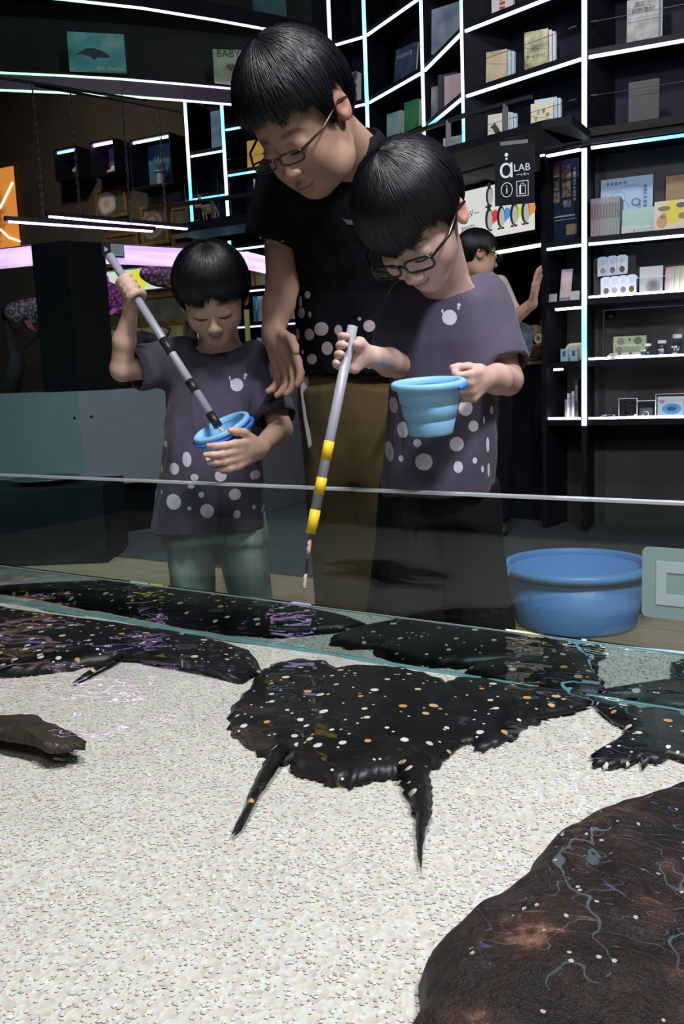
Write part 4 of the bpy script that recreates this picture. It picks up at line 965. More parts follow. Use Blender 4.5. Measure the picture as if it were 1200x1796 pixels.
fish_flat('large spotted black stingray below the feeding pole, tail pointing straight out over the sand', [(505,1330),(545,1352),(582,1366),(622,1366),(662,1356),(705,1352),(748,1348),(785,1318),(820,1292),(842,1262),(825,1222),(790,1190),(730,1168),(650,1158),(580,1165),(520,1205),(498,1262)],
    [(722,1330,34),(731,1368,26),(738,1400,21),(742,1425,15),(738,1450,9),(737,1480,5),(738,1512,1.2)], RAYM, 0.024, seed=5)
fish_flat('spotted black stingray half buried in sand against the glass, beside the large stingray', [(770,1186),(850,1184),(950,1198),(1040,1216),(1005,1236),(950,1250),(915,1275),(860,1300),(815,1295),(780,1270)], None, RAYM, 0.012, seed=7, wob=0.010)
fish_flat('dark stingray lying along the glass under the white sticker', [(1040,1218),(1120,1230),(1220,1248),(1320,1268),(1310,1312),(1180,1318),(1110,1328),(1062,1332),(1047,1312),(1092,1282),(1078,1255)], None, RAYM, 0.012, seed=9, wob=0.012)
fish_flat('spotted black stingray shimmering violet with a thin tail trailing over the sand', [(-120,1046),(0,1062),(120,1078),(240,1094),(330,1108),(420,1128),(455,1163),(425,1188),(370,1174),(330,1163),(240,1150),(190,1153),(120,1166),(60,1174),(0,1180),(-120,1190)],
    [(258,1126,10),(226,1140,9),(188,1160,8),(150,1180,7),(128,1192,2)], RAYM, 0.026, seed=11)
fish_flat('brown bottom fish with a blunt snout resting on open sand', [(-170,1238),(-20,1252),(58,1252),(112,1275),(146,1292),(149,1302),(130,1308),(90,1313),(60,1300),(0,1290),(-170,1300)], None, BROWNR, 0.014, 0.020, 0.345, 'bottom_fish', 13, cat='fish', group=None, dome=0.5)
ROCK = mat('pool_rock', (0.03,0.02,0.016), 0.55, spec=0.4); t = NT(ROCK); v = t.obj()
c1 = t.ramp(t.noise(v, 16, 5, 0.65), [(0.35,(0.006,0.003,0.003)),(0.53,(0.020,0.008,0.006)),(0.62,(0.055,0.022,0.015)),(0.72,(0.32,0.15,0.09))])
vo = t.n('ShaderNodeTexVoronoi', {'Vector': v, 'Scale': 95.0}); sp = t.n('ShaderNodeSeparateColor', {'Color': vo.outputs['Color']})
fleck = t.math('MULTIPLY', t.math('LESS_THAN', vo.outputs['Distance'], 0.20), t.math('GREATER_THAN', t.math('ADD', sp.outputs[0], t.math('MULTIPLY', t.noise(v, 9, 2), 0.6)), 1.16))
t.l(t.mix(fleck, c1, (0.62,0.50,0.44)), t.b.inputs['Base Color']); t.bump(t.noise(v, 45, 5, 0.7), 1.0, 0.01)
fish_flat('large dark reddish brown rock with pale flecks under the water', [(715,1840),(733,1765),(738,1690),(772,1650),(832,1610),(900,1560),(945,1505),(1000,1455),(1075,1422),(1140,1400),(1200,1378),(1330,1340),(1480,1480),(1500,1700),(1400,1900),(900,1960)], None, ROCK, 0.052, 0.0, 0.335, 'rock', 17, cat='rock', group=None, dome=0.45, rings=26, rough=0.016, wob=0.001)
# sticker on the glass
SL = (on(1126,960,RIM)-PA)
def onpane(px, py):
    v = ray(px, py); k = PN.dot(PA-CAM)/PN.dot(v); return CAM+v*k
c = onpane(1192,1025); t_ = thing('sticker', 'pale rounded square sticker with a bracket symbol on the glass wall', 'sticker', c+PN*0.0006, PROT)
def rrect(w, h, r, n=6):
    return [(sx*(w-r)+r*math.cos(a), sz*(h-r)+r*math.sin(a)) for sx, sz, a0 in ((1,1,0),(-1,1,PI/2),(-1,-1,PI),(1,-1,1.5*PI)) for a in [a0+PI/2*k/n for k in range(n+1)]]
S1c, S2c = mat('sticker_film', (0.32,0.46,0.46), 0.5), mat('sticker_symbol', (0.52,0.66,0.68), 0.5)
MB().prism(rrect(0.052,0.052,0.009), -0.0012, 0).build('film', S1c, t_)
for b in ((-0.032,-0.032,-0.018,0.032),(-0.018,0.016,0.032,0.032),(-0.018,-0.032,0.032,-0.016)):
    MB().box((b[0],-0.0018,b[1]),(b[2],-0.0012,b[3])).build('symbol', S2c, t_)
# meniscus: thin bright line of water climbing the glass
MB().box((S0,-0.0030,WZ-0.001),(S1,-0.0009,WZ+0.0012)).build('waterline', mat('meniscus', (0.35,0.45,0.44), 0.15), tp)
# blue tub on the boardwalk
TUB = mat('blue_tub_plastic', (0.13,0.32,0.68), 0.4)
tc = on(1020,1100,0.012); tc = Vector((tc.x, tc.y+0.06, 0.012)); tt = thing('tub', 'wide round blue plastic tub standing on the boardwalk behind the glass', 'tub', tc)
rt = 128*tc.y/FPX
hz = 0.20
MB().lathe([(0.001,0),(rt*0.80,0),(rt*0.82,0.01),(rt*0.94,hz-0.02),(rt*0.93,hz-0.02),(rt*0.80,0.012),(0.001,0.010)], 48).build('bowl', TUB, tt, smooth=True)
MB().lathe([(rt*0.93,hz-0.026),(rt*1.0,hz-0.028),(rt*1.03,hz-0.016),(rt*1.0,hz-0.002),(rt*0.95,hz),(rt*0.92,hz-0.008),(rt*0.93,hz-0.026)], 48).build('rim', TUB, tt, smooth=True)
for s_ in (-1,1):
    hp = [Vector((s_*(rt*1.02+0.012*math.sin(PI*k/8)), -0.05+0.1*k/8, hz-0.015-0.05*math.sin(PI*k/8))) for k in range(9)]
    MB().tube(hp, 0.007, 8).build('rope_handle', mat('blue_rope', (0.22,0.38,0.68), 0.7), tt, smooth=True)
    MB().lathe([(0.001,-0.014),(0.013,-0.01),(0.016,0),(0.013,0.01),(0.001,0.014)], 10, Matrix.Translation((s_*rt*1.04,-0.05,hz-0.02))).build('rope_knot', MATS['blue_rope'], tt, smooth=True)
# low black plinth with a shallow dish
bx0 = on(190,992,0.0); pl = thing('plinth', 'low black plinth in front of the aquarium base', 'plinth', (bx0.x, bx0.y, 0.0122))
MB().box((-0.85,0,0),(0,0.42,0.36)).build('body', mottled('plinth_black', (0.004,0.005,0.007),(0.007,0.008,0.010), 8, 0.6, 0.05, spec=0.1), pl, bevel=0.005)
dc = at(82,868,bx0.y+0.2); ds = thing('dish', 'shallow dark round dish on the low black plinth', 'dish', (dc.x, bx0.y+0.2, 0.3724))
MB().lathe([(0.001,0),(0.09,0),(0.155,0.022),(0.16,0.026),(0.152,0.026),(0.09,0.008),(0.001,0.006)], 40).build('bowl', mat('dark_glazed_dish', (0.02,0.035,0.03), 0.2), ds, smooth=True)
MB().lathe([(0.152,0.025),(0.158,0.030),(0.164,0.025),(0.158,0.021),(0.152,0.025)], 40).build('rim', mat('dark_dish_rim', (0.05,0.07,0.06), 0.2), ds, smooth=True)
# ================================================================== aquarium and the gallery behind it
ZT, ZB = 1.57, 0.0
K0 = on(115,422,ZT); KL = on(-130,449,ZT); KR = on(433,440,ZT)
ZB = at(143,685,K0.y).z
for k in (K0, KL, KR): k.z = 0
bd = Vector((0.35,0.94,0)); KRb = KR+bd*0.75; KLb = KL+bd*0.95
aq = thing('aquarium', 'tall corner aquarium with black corner column on a grey base', 'aquarium', K0)
def L(p, z=0.0): return Vector((p.x-K0.x, p.y-K0.y, z))
def slab(name, a, b, z0, z1, m, parent, thick=0.02, out=0.0):
    """upright panel from plan point a to b"""
    d = (b-a); d.z = 0; d.normalize(); q = Vector((-d.y,d.x,0)); a0 = L(a)-q*out; b0 = L(b)-q*out; a1 = a0+q*thick; b1 = b0+q*thick
    vs = [(p.x,p.y,z) for z in (z0,z1) for p in (a0,b0,b1,a1)]
    return MB().add(vs, [(0,3,2,1),(4,5,6,7),(0,1,5,4),(1,2,6,5),(2,3,7,6),(3,0,4,7)]).build(name, m, parent)
BASEM = mottled('aquarium_base_grey', (0.10,0.11,0.125), (0.115,0.125,0.14), 3, 0.6, 0.05)
TG = clear_mat('aquarium_glass', (0.86,0.92,0.92), 1.33)
BLK = mat('aquarium_black', (0.003,0.0035,0.004), 0.7, spec=0.05)
slab('base_panel', KL, K0, 0.28, ZB, BASEM, aq); slab('base_panel', K0, KR, 0.28, ZB, BASEM, aq)
slab('plinth_kick', KL, K0, 0.0, 0.28, BLK, aq, 0.02, -0.06); slab('plinth_kick', K0, KR, 0.0, 0.28, BLK, aq, 0.02, -0.06)
slab('base_panel', KRb, KR, 0.0, ZB, BASEM, aq, -0.02)
for a, b, f0 in ((KL,K0,0),(K0,KR,0)): pass
c1 = at(53,436,K0.y+0.1); c2 = at(182,430,K0.y+0.1)
dl_ = (KL-K0).normalized(); dr_ = (KR-K0).normalized()
def along(o, d, px, py):
    v = ray(px, py); n = Vector((-d.y,d.x,0)); k = n.dot(o)/n.dot(Vector((v.x,v.y,0))); return Vector((v.x*k, v.y*k, 0))
CL = along(K0, dl_, 56, 436); CRr = along(K0, dr_, 183, 432)
slab('corner_column', CL, K0, ZB, ZT, BLK, aq, 0.03, 0.004); slab('corner_column', K0, CRr, ZB, ZT, BLK, aq, 0.03, 0.004)
slab('glass_pane', KL, CL, ZB, ZT, TG, aq, 0.012); slab('glass_pane', CRr, KR, ZB, ZT, TG, aq, 0.012); slab('glass_pane', KRb, KR, ZB, ZT, TG, aq, -0.012)
PINK_REFL = mat('pink_reflection_glow', (0.8,0.6,0.8), 0.5, emit=(0.86,0.40,0.86), es=1.3); t = NT(PINK_REFL)  # glowing colour painted in for the water surface's pink reflection
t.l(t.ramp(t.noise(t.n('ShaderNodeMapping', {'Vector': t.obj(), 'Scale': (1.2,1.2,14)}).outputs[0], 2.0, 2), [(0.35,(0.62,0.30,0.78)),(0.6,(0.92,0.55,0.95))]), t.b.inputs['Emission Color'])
slab('reflection_band', KL, CL, ZT-0.105, ZT-0.004, PINK_REFL, aq, 0.012, -0.016); slab('reflection_band', CRr, KR, ZT-0.105, ZT-0.004, PINK_REFL, aq, 0.012, -0.016); slab('reflection_band', KRb, KR, ZT-0.105, ZT-0.004, PINK_REFL, aq, -0.012)
MB().add([L(KL,ZB+0.002),L(K0,ZB+0.002),L(KR,ZB+0.002),L(KRb,ZB+0.002),L(KLb,ZB+0.002)], [(0,1,2,3,4)]).build('gravel_floor', mottled('dark_gravel', (0.02,0.018,0.02),(0.06,0.045,0.05), 60, 0.9, 0.5), aq)
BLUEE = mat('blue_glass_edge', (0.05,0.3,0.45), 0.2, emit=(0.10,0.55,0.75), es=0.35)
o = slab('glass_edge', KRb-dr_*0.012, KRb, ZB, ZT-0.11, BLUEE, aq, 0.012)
for px, py in ((131,733),(160,731)):
    p = along(K0, dl_ if px < 145 else dr_, px, py); z = at(px, py, p.y).z; q = Vector((-dr_.y,dr_.x,0)) if px > 145 else Vector((dl_.y,-dl_.x,0))
    MB().lathe([(0.0005,0.0),(0.008,0.0),(0.008,0.004),(0.0005,0.004)], 12, Matrix.Translation(L(p,z)-q*0.002) @ q.to_track_quat('Z','Y').to_matrix().to_4x4()).build('screw', METALD, aq)
# plaque on the aquarium
p = along(K0, dr_, 197, 440); pq = thing('plaque', 'small black and pale green information plaque on the aquarium glass', 'plaque', (p.x,p.y,at(197,452,p.y).z), math.atan2(dr_.y,dr_.x))
MB().box((-0.062,-0.012,0),(0.062,-0.005,0.078)).build('board', mat('plaque_black', (0.01,0.012,0.012), 0.4), pq)
MB().box((-0.012,-0.0135,0.008),(0.057,-0.0121,0.070)).build('panel', mat('plaque_pale', (0.22,0.30,0.28), 0.5), pq)
text('►', 0.03, mat('plaque_white', (0.6,0.6,0.6), 0.5), pq, (-0.038,-0.0125,0.038), name='arrow_mark')
for k in range(5): MB().box((-0.006,-0.014,0.058-k*0.009),(0.045-0.01*(k%2),-0.0136,0.060-k*0.009)).build('text_line', mat('plaque_ink', (0.05,0.07,0.07), 0.5), pq)
# fish
def fish(label, px, py, Y, L_, hgt, face, col, fin, yaw=0, tilt=0, mname='arowana'):
    c = A3(px, py, Y); t_ = thing('fish', label, 'fish', c, 0, None, rot=(0, R_(tilt), R_(yaw)))
    m = MATS.get(mname)
    if m is None:
        m = mat(mname, col, 0.3, spec=0.7); n_ = NT(m); v = n_.obj(); vo = n_.n('ShaderNodeTexVoronoi', {'Vector': v, 'Scale': 55.0})
        n_.l(n_.mix(n_.ramp(vo.outputs['Distance'], [(0.25,(0,0,0)),(0.6,(1,1,1))]), tuple(x*1.3 for x in col), tuple(x*0.25 for x in col)), n_.b.inputs['Base Color']); n_.bump(vo.outputs['Distance'], 0.4, 0.004)
    F = Field((-L_*0.56,-hgt*0.5,-hgt*0.75),(L_*0.56,hgt*0.5,hgt*0.75), 0.006)
    s = face   # -1 looks left
    F.ell((0.02*s,0,0),(L_*0.42,hgt*0.20,hgt*0.5)); F.ell((s*L_*0.32,0,-0.02*hgt),(L_*0.17,hgt*0.19,hgt*0.36), rotm(0,0,-8*s), 0.03); F.ell((-s*L_*0.36,0,0),(L_*0.15,hgt*0.10,hgt*0.26), None, 0.03)
    F.ell((s*L_*0.44,0,hgt*0.02),(L_*0.06,hgt*0.15,hgt*0.12), rotm(0,0,25*s), 0.03)
    v, f = F.mesh(); o = np_mesh('body', relax(v, f, 1), f, m, t_)
    FIN = mat(mname+'_fin', fin, 0.5)
    def finp(name, pts, y=0.0): MB().prism([(s*x*L_, z*hgt) for x, z in pts], y-0.0025, y+0.0025).build(name, FIN, t_)
    finp('tail_fin', [(-0.44,0.05),(-0.52,0.34),(-0.58,0.2),(-0.60,0.0),(-0.58,-0.2),(-0.52,-0.34),(-0.44,-0.05)])
    finp('dorsal_fin', [(-0.18,0.36),(-0.28,0.52),(-0.42,0.42),(-0.42,0.16)]); finp('anal_fin', [(-0.10,-0.42),(-0.24,-0.62),(-0.42,-0.45),(-0.42,-0.16)])
    for y in (-0.12, 0.12): finp('pectoral_fin', [(0.24,-0.22),(0.14,-0.62),(0.02,-0.78),(0.12,-0.3)], y*hgt)
    for y in (-1,1): MB().lathe([(0.0005,-0.004),(0.008,-0.003),(0.010,0),(0.008,0.003),(0.0005,0.004)], 12, Matrix.Translation((s*L_*0.40,y*hgt*0.155,hgt*0.10)) @ Matrix.Rotation(PI/2,4,'X')).build('eye', mat('fish_eye', (0.01,0.01,0.01), 0.15), t_, smooth=True)
    return t_
dry = math.degrees(math.atan2(dr_.y,dr_.x))
fish('silvery pink arowana facing the aquarium corner, behind the bowl cut boy', 322, 483, 5.45, 0.54, 0.165, -1, (0.34,0.22,0.22), (0.55,0.10,0.10), dry)
fish('silver arowana half hidden by the black aquarium column', 66, 545, 5.3, 0.40, 0.15, -1, (0.34,0.22,0.22), (0.45,0.12,0.10), -12)
fish('magenta finned fish behind the raised hand of the bowl cut boy', 196, 520, 5.3, 0.28, 0.16, 1, (0.40,0.10,0.28), (0.75,0.12,0.45), 55, 35, 'magenta_fish')
# driftwood in the aquarium
def driftwood(label, pts, rs, seed):
    P = [Vector(A3(*p)) for p in pts]; t_ = thing('driftwood', label, 'driftwood', (P[0].x,P[0].y,ZB+0.002)); q = [p-t_.location for p in P]
    MB().tube(q, rs, 9).build('trunk', mottled('dark_driftwood', (0.012,0.008,0.008),(0.035,0.022,0.02), 30, 0.8, 0.6), t_, smooth=True); g = random.Random(seed)
    for k in range(4):
        a = q[1+k%(len(q)-1)]; MB().tube([a, a+Vector((g.uniform(-.08,.08),g.uniform(-.05,.05),g.uniform(.02,.10))), a+Vector((g.uniform(-.16,.16),g.uniform(-.05,.05),g.uniform(.05,.18)))], [0.018,0.011,0.004], 7).build('branch', MATS['dark_driftwood'], t_, smooth=True)
driftwood('dark forked driftwood near the raised elbow in the aquarium', [(208,682,5.3),(235,620,5.32),(252,590,5.35),(285,600,5.38),(330,640,5.4)], [0.06,0.055,0.04,0.035,0.03], 3)
driftwood('dark driftwood left of the aquarium column', [(15,680,5.35),(30,640,5.35),(20,600,5.4),(10,560,5.4)], [0.07,0.05,0.03,0.015], 5)
# pendant lamp bars on chains above the aquarium
CH = mat('steel_chain', (0.12,0.12,0.13), 0.4, 0.9)
link = MB()
def lampbar(label, a, b, z, chains, grp):
    A_, B_ = on(*a, z), on(*b, z); d = B_-A_; t_ = thing('pendant_lamp', label, 'lamp', A_, math.atan2(d.y,d.x), grp); Ln = d.length
    MB().box((0,-0.012,0),(Ln,0.012,0.022)).build('housing', METALD, t_); MB().box((0.02,-0.014,-0.008),(Ln-0.02,0.010,-0.0005)).build('diffuser', LED_PINK, t_)
    for cx in chains:
        q = along(A_.to_2d().to_3d(), d.normalized(), cx, 380); lx = (q-A_.to_2d().to_3d()).length; mb = MB(); zz = 0.022; k = 0
        while zz < 2.33-z:
            r = 0.011; pts = [Vector((lx+(r*0.55*math.cos(a_) if k%2 else 0), (0 if k%2 else r*0.55*math.cos(a_)), zz+r+r*1.25*math.sin(a_))) for a_ in [2*PI*i/8 for i in range(8)]]
            mb.tube(pts, 0.0022, 4, True); zz += 0.0215; k += 1
        mb.build('chain', CH, t_)
    MB().box((0,-0.006,2.33-z),(Ln,0.006,2.342-z)).build('hanger_rail', METALD, t_)
lampbar('pink lit pendant bar above the aquarium, the one nearer the gallery wall', (80,378), (332,401), 1.70, (141,291), 'pink pendant bars')
lampbar('pink lit pendant bar above the aquarium, the one nearer the pool', (8,387), (272,405), 1.655, (76,229), 'pink pendant bars')
# gallery wall pieces; gallery plane coordinates
GO = WL1.copy(); GD = Vector((math.cos(gy), math.sin(gy), 0)); GN = Vector((-GD.y, GD.x, 0))     # GN into the wall
GF = GO+GN*0.26
def gal(px, py, out=0.0):
    v = ray(px, py); o_ = GF-GN*out; k = GN.dot(o_)/GN.dot(Vector((v.x,v.y,0))); return CAM+v*k
def niche(label, x0, y0, x1, y1, ledm, kind, inner):
    a = gal(x0, y1, 0.22); b = gal(x1, y1, 0.22); z1 = gal(x0, y0, 0.22).z; w_ = (b-a).to_2d().length; hh = z1-a.z; dp = 0.22; th = 0.014
    t_ = thing('display_niche', label, 'display box', a, gy, 'wall display boxes'); bm = MB()
    for lo, hi in (((0,0,0),(w_,dp,th)),((0,0,hh-th),(w_,dp,hh)),((0,0,th),(th,dp,hh-th)),((w_-th,0,th),(w_,dp,hh-th))): bm.box(lo, hi)
    bm.build('frame', BLACK, t_); MB().box((th,dp-0.012,th),(w_-th,dp-0.002,hh-th)).build('back', inner, t_)
    MB().box((th*1.5,0.02,hh-th-0.018),(w_-th*1.5,0.034,hh-th-0.001)).build('light_strip', ledm, t_)
    return t_, a, w_, hh
IN1 = mat('niche_navy', (0.02,0.03,0.07), 0.6); IN2 = mat('niche_violet', (0.10,0.08,0.16), 0.6); IN3 = mat('niche_teal', (0.03,0.14,0.24), 0.6)
BONE = mottled('pale_bone', (0.52,0.46,0.48), (0.65,0.6,0.58), 50, 0.6, 0.2)
n1, a1, w1, h1 = niche('small dark wall display box with a little fish skull', 98, 262, 138, 318, LED_SHELF, 1, IN1)
n2, a2, w2, h2 = niche('wall display box with a pale animal skull on violet ground', 161, 249, 204, 310, LED_PINK, 2, IN2)
n3, a3, w3, h3 = niche('largest wall display box holding a feathery coral on a stand', 232, 244, 304, 333, LED_SHELF, 3, IN3)
def world(t_, p): return t_.matrix_world @ Vector(p)
bpy.context.view_layer.update()
def skull(label, pos, yaw, s, m=BONE):
    t_ = thing('skull', label, 'skull', pos, yaw); F = Field((-s*1.3,-s*0.8,0),(s*1.3,s*0.8,s*1.5), s*0.06)
    F.ell((s*0.3,0,s*0.75),(s*0.62,s*0.45,s*0.55)); F.ell((-s*0.5,0,s*0.55),(s*0.6,s*0.26,s*0.30), None, s*0.2); F.ell((-s*0.45,0,s*0.16),(s*0.6,s*0.24,s*0.10), None, s*0.08); F.ell((s*0.05,0,s*0.3),(s*0.2,s*0.3,s*0.25), None, s*0.1)
    for y in (-1,1): F.ell((-s*0.12,y*s*0.42,s*0.8),(s*0.2,s*0.22,s*0.2), None, s*0.05, 's')
    F.ell((-s*1.0,0,s*0.6),(s*0.2,s*0.12,s*0.14), None, s*0.05, 's')
    v, f = F.mesh(); np_mesh('cranium', v, f, m, t_)
    MB().tube([(-s*0.95,-s*0.12,s*0.3),(-s*0.97,-s*0.12,s*0.12)], [s*0.06,s*0.02], 6).build('tooth', m, t_); MB().tube([(-s*0.95,s*0.12,s*0.3),(-s*0.97,s*0.12,s*0.12)], [s*0.06,s*0.02], 6).build('tooth', m, t_)
    return t_
skull('small bluish fish skull in the smallest wall display box', world(n1,(w1*0.5,0.11,0.075)), gy, 0.035); 
sd1 = thing('skull_stand', 'small dark stand under the fish skull in the smallest display box', 'stand', world(n1,(w1*0.5,0.11,0.014)), gy)
MB().box((-0.03,-0.02,0),(0.03,0.02,0.006)).build('foot', METALD, sd1); MB().box((-0.005,-0.005,0.006),(0.005,0.005,0.061)).build('stem', METALD, sd1)
skull('pale toothed animal skull in the violet wall display box', world(n2,(w2*0.5,0.11,0.0145)), gy, 0.055)
co = thing('coral', 'feathery teal coral on a pale column in the largest wall display box', 'coral', world(n3,(w3*0.5,0.11,0.0145)), gy)
MB().lathe([(0.03,0),(0.03,0.10),(0.045,0.11),(0.045,0.12)], 16, cap=True).build('column', mat('pale_column', (0.25,0.35,0.45), 0.6), co); g = random.Random(5)
for k in range(26):
    a_ = g.uniform(0, 6.28); r_ = g.uniform(0.03, 0.12); MB().tube([(0,0,0.12),(r_*0.5*math.cos(a_),r_*0.4*math.sin(a_),0.17),(r_*math.cos(a_),r_*0.6*math.sin(a_),0.15+0.12*(1-r_/0.13))], [0.006,0.005,0.002], 5).build('frond', mat('teal_coral', (0.10,0.28,0.34), 0.7), co)
GOLD = mottled('gilt_wood', (0.16,0.10,0.03), (0.30,0.20,0.06), 30, 0.4, 0.3, metal=0.3)
def picture(label, x0, y0, x1, y1, m, framew=0.028, out=0.035, fm=GOLD, name='framed_picture', cat='picture', grp='framed pictures on the gallery wall'):
    a = gal(x0, y1, out); b = gal(x1, y1, out); z1 = gal(x0, y0, out).z; w_ = (b-a).to_2d().length; hh = z1-a.z
    t_ = thing(name, label, cat, a, gy, grp); bw = framew
    for lo, hi in (((0,0,0),(w_,out-0.002,bw)),((0,0,hh-bw),(w_,out-0.002,hh)),((0,0,bw),(bw,out-0.002,hh-bw)),((w_-bw,0,bw),(w_,out-0.002,hh-bw))): MB().box(lo, hi).build('frame_side', fm, t_, bevel=0.004)
    MB().box((bw,0.012,bw),(w_-bw,0.018,hh-bw)).build('picture', m, t_)
    return t_
def art(name, stops, scale=6, detail=4, emit=0.0, stretch=(1,1,1), rough=0.5):
    if name in MATS: return MATS[name]
    m = mat(name, (0.5,0.5,0.5), rough); t = NT(m); v = t.n('ShaderNodeMapping', {'Vector': t.obj(), 'Scale': stretch}).outputs[0]
    c = t.ramp(t.noise(v, scale, detail), stops); t.l(c, t.b.inputs['Base Color'])
    if emit: t.l(c, t.b.inputs['Emission Color']); t.b.inputs['Emission Strength'].default_value = emit
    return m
def radial(name, c, r, stops, emit=0.0, warp=0.25):
    if name in MATS: return MATS[name]
    m = mat(name, (0.5,0.5,0.5), 0.5); t = NT(m); v = t.obj()
    d = t.n('ShaderNodeVectorMath', {0: v, 1: c}, operation='DISTANCE').outputs['Value']; q = t.math('ADD', t.math('DIVIDE', d, r), t.math('MULTIPLY', t.math('SUBTRACT', t.noise(v, 14, 4), 0.5), warp*2))
    col = t.ramp(q, stops); t.l(col, t.b.inputs['Base Color'])
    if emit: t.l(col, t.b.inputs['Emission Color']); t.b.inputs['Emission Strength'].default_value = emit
    return m
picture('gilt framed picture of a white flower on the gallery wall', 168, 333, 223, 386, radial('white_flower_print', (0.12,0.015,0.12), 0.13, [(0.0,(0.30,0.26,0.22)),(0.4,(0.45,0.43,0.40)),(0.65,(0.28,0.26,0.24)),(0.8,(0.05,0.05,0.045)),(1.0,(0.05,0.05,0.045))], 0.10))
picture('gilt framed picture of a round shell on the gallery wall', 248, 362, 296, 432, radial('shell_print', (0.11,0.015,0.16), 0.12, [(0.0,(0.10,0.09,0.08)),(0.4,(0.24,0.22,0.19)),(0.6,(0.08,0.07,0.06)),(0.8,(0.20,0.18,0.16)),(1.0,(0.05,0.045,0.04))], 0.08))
picture('dark framed print beside the bookcase on the gallery wall', 303, 365, 333, 420, art('dim_print', [(0.3,(0.05,0.05,0.05)),(0.7,(0.12,0.11,0.10))], 9), 0.02)
picture('gilt framed print half hidden by the top edge of the aquarium', 185, 412, 245, 470, art('umber_print', [(0.3,(0.06,0.045,0.03)),(0.7,(0.16,0.12,0.08))], 9))
GLOWA = radial('glowing_orange_art', (0.30,0.015,0.34), 0.36, [(0.0,(0.30,0.10,0.02)),(0.25,(0.75,0.32,0.05)),(0.45,(0.28,0.09,0.02)),(0.6,(0.95,0.62,0.12)),(0.72,(0.20,0.06,0.02)),(1.0,(0.6,0.22,0.04))], 0.9, 0.35)
ga = picture('glowing orange artwork with bright neon curves in a wooden frame', -75, 303, 42, 452, GLOWA, 0.03, 0.06, mottled('umber_wood', (0.08,0.045,0.02),(0.14,0.08,0.035), 20, 0.5, 0.2), 'glowing_artwork', 'artwork', None)
NEON = mat('neon_cream', emit=(1.0,0.86,0.6), es=2.2)
for pts in ([(0,365),(10,345),(22,320)],[(0,402),(14,418),(38,424)]):
    P = [gal(x, y, 0.052)-ga.location for x, y in pts]; P = [Matrix.Rotation(-gy,3,'Z') @ p for p in P]; MB().tube([P[0], (P[0]+P[2])/2*0.3+P[1]*0.7, P[2]], 0.009, 8).build('neon_tube', NEON, ga, smooth=True)
# pieces seen through the aquarium, on the gallery wall
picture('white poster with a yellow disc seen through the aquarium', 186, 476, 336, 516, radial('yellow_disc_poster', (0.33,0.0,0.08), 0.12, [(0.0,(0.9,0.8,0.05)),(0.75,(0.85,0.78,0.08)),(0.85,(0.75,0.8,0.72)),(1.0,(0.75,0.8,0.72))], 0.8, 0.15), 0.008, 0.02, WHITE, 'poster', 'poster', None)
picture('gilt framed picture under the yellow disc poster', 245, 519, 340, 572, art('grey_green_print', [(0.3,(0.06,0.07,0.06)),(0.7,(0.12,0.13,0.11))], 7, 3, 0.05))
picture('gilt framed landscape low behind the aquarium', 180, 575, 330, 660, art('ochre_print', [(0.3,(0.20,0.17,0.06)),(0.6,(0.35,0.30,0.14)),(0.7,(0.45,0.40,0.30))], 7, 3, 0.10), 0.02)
# left walkway with rail and skeleton case
def walk(pts, z0, z1, back): return ribbon(pts, z0, z1, back, BLACK, 'walkway_slab')
wl = [on(300,412,1.86), on(335,406,1.86), on(456,388,1.86), on(545,375,1.86)]
lw = thing('walkway', 'narrow dark balcony walkway with low rail in front of the far bookcases', 'balcony', wl[1].to_2d().to_3d()+Vector((0,0,1.86)))
def setp(o, par): o.parent = par; o.matrix_parent_inverse = par.matrix_basis.inverted(); return o
DKR = mat('rail_metal', (0.035,0.036,0.04), 0.4, 0.5)
setp(ribbon(wl, 1.86, 1.925, 0.30, BLACK, 'slab'), lw)
rl = [on(300,360,2.06), on(335,356,2.06), on(456,339,2.06), on(545,328,2.06)]
for p in rl: pass
setp(MB().tube([(p.x,p.y,2.06) for p in rl], 0.016, 6).build('top_rail', DKR), lw)
for px in (372,455):
    a_ = on(px, 356-(px-335)*0.14, 2.06); setp(MB().box((a_.x-0.012,a_.y-0.012,1.925),(a_.x+0.012,a_.y+0.012,2.055)).build('baluster', DKR), lw)
ca = on(345,402,1.926); ca = Vector((ca.x, ca.y+0.02, 1.926)); cs = thing('display_case', 'clear glass display case with a small animal skeleton on the walkway', 'display case', ca, gy)
for lo, hi in (((-0.09,0,0),(0.20,0.003,0.33)),((-0.09,0.16,0),(0.20,0.163,0.33)),((-0.09,0.003,0),(-0.087,0.16,0.33)),((0.197,0.003,0),(0.20,0.16,0.33)),((-0.09,0,0.331),(0.20,0.163,0.334))): MB().box(lo, hi).build('pane', GLASS, cs)
MB().box((-0.085,0.004,0.0),(0.195,0.159,0.012)).build('base', BLACK, cs)
for x in (-0.0905,0.1985):
    for y in (-0.001,0.161): MB().box((x,y,0),(x+0.003,y+0.003,0.334)).build('edge', mat('case_edge', (0.10,0.14,0.18), 0.3), cs)
sk = thing('skeleton', 'small sandy animal skeleton inside the clear glass case', 'skeleton', world(lw,(0,0,0)), gy); bpy.context.view_layer.update()
sk.location = cs.matrix_basis @ Vector((0.06,0.08,0.0121)); BN = mottled('sandy_bone', (0.40,0.27,0.17),(0.5,0.36,0.25), 40, 0.7, 0.2)
sp_ = [Vector((-0.075,0,0.155)),Vector((-0.04,0,0.165)),Vector((0.0,0,0.168)),Vector((0.04,0,0.155)),Vector((0.07,0,0.125))]; MB().tube(sp_, 0.006, 7).build('spine', BN, sk, smooth=True)
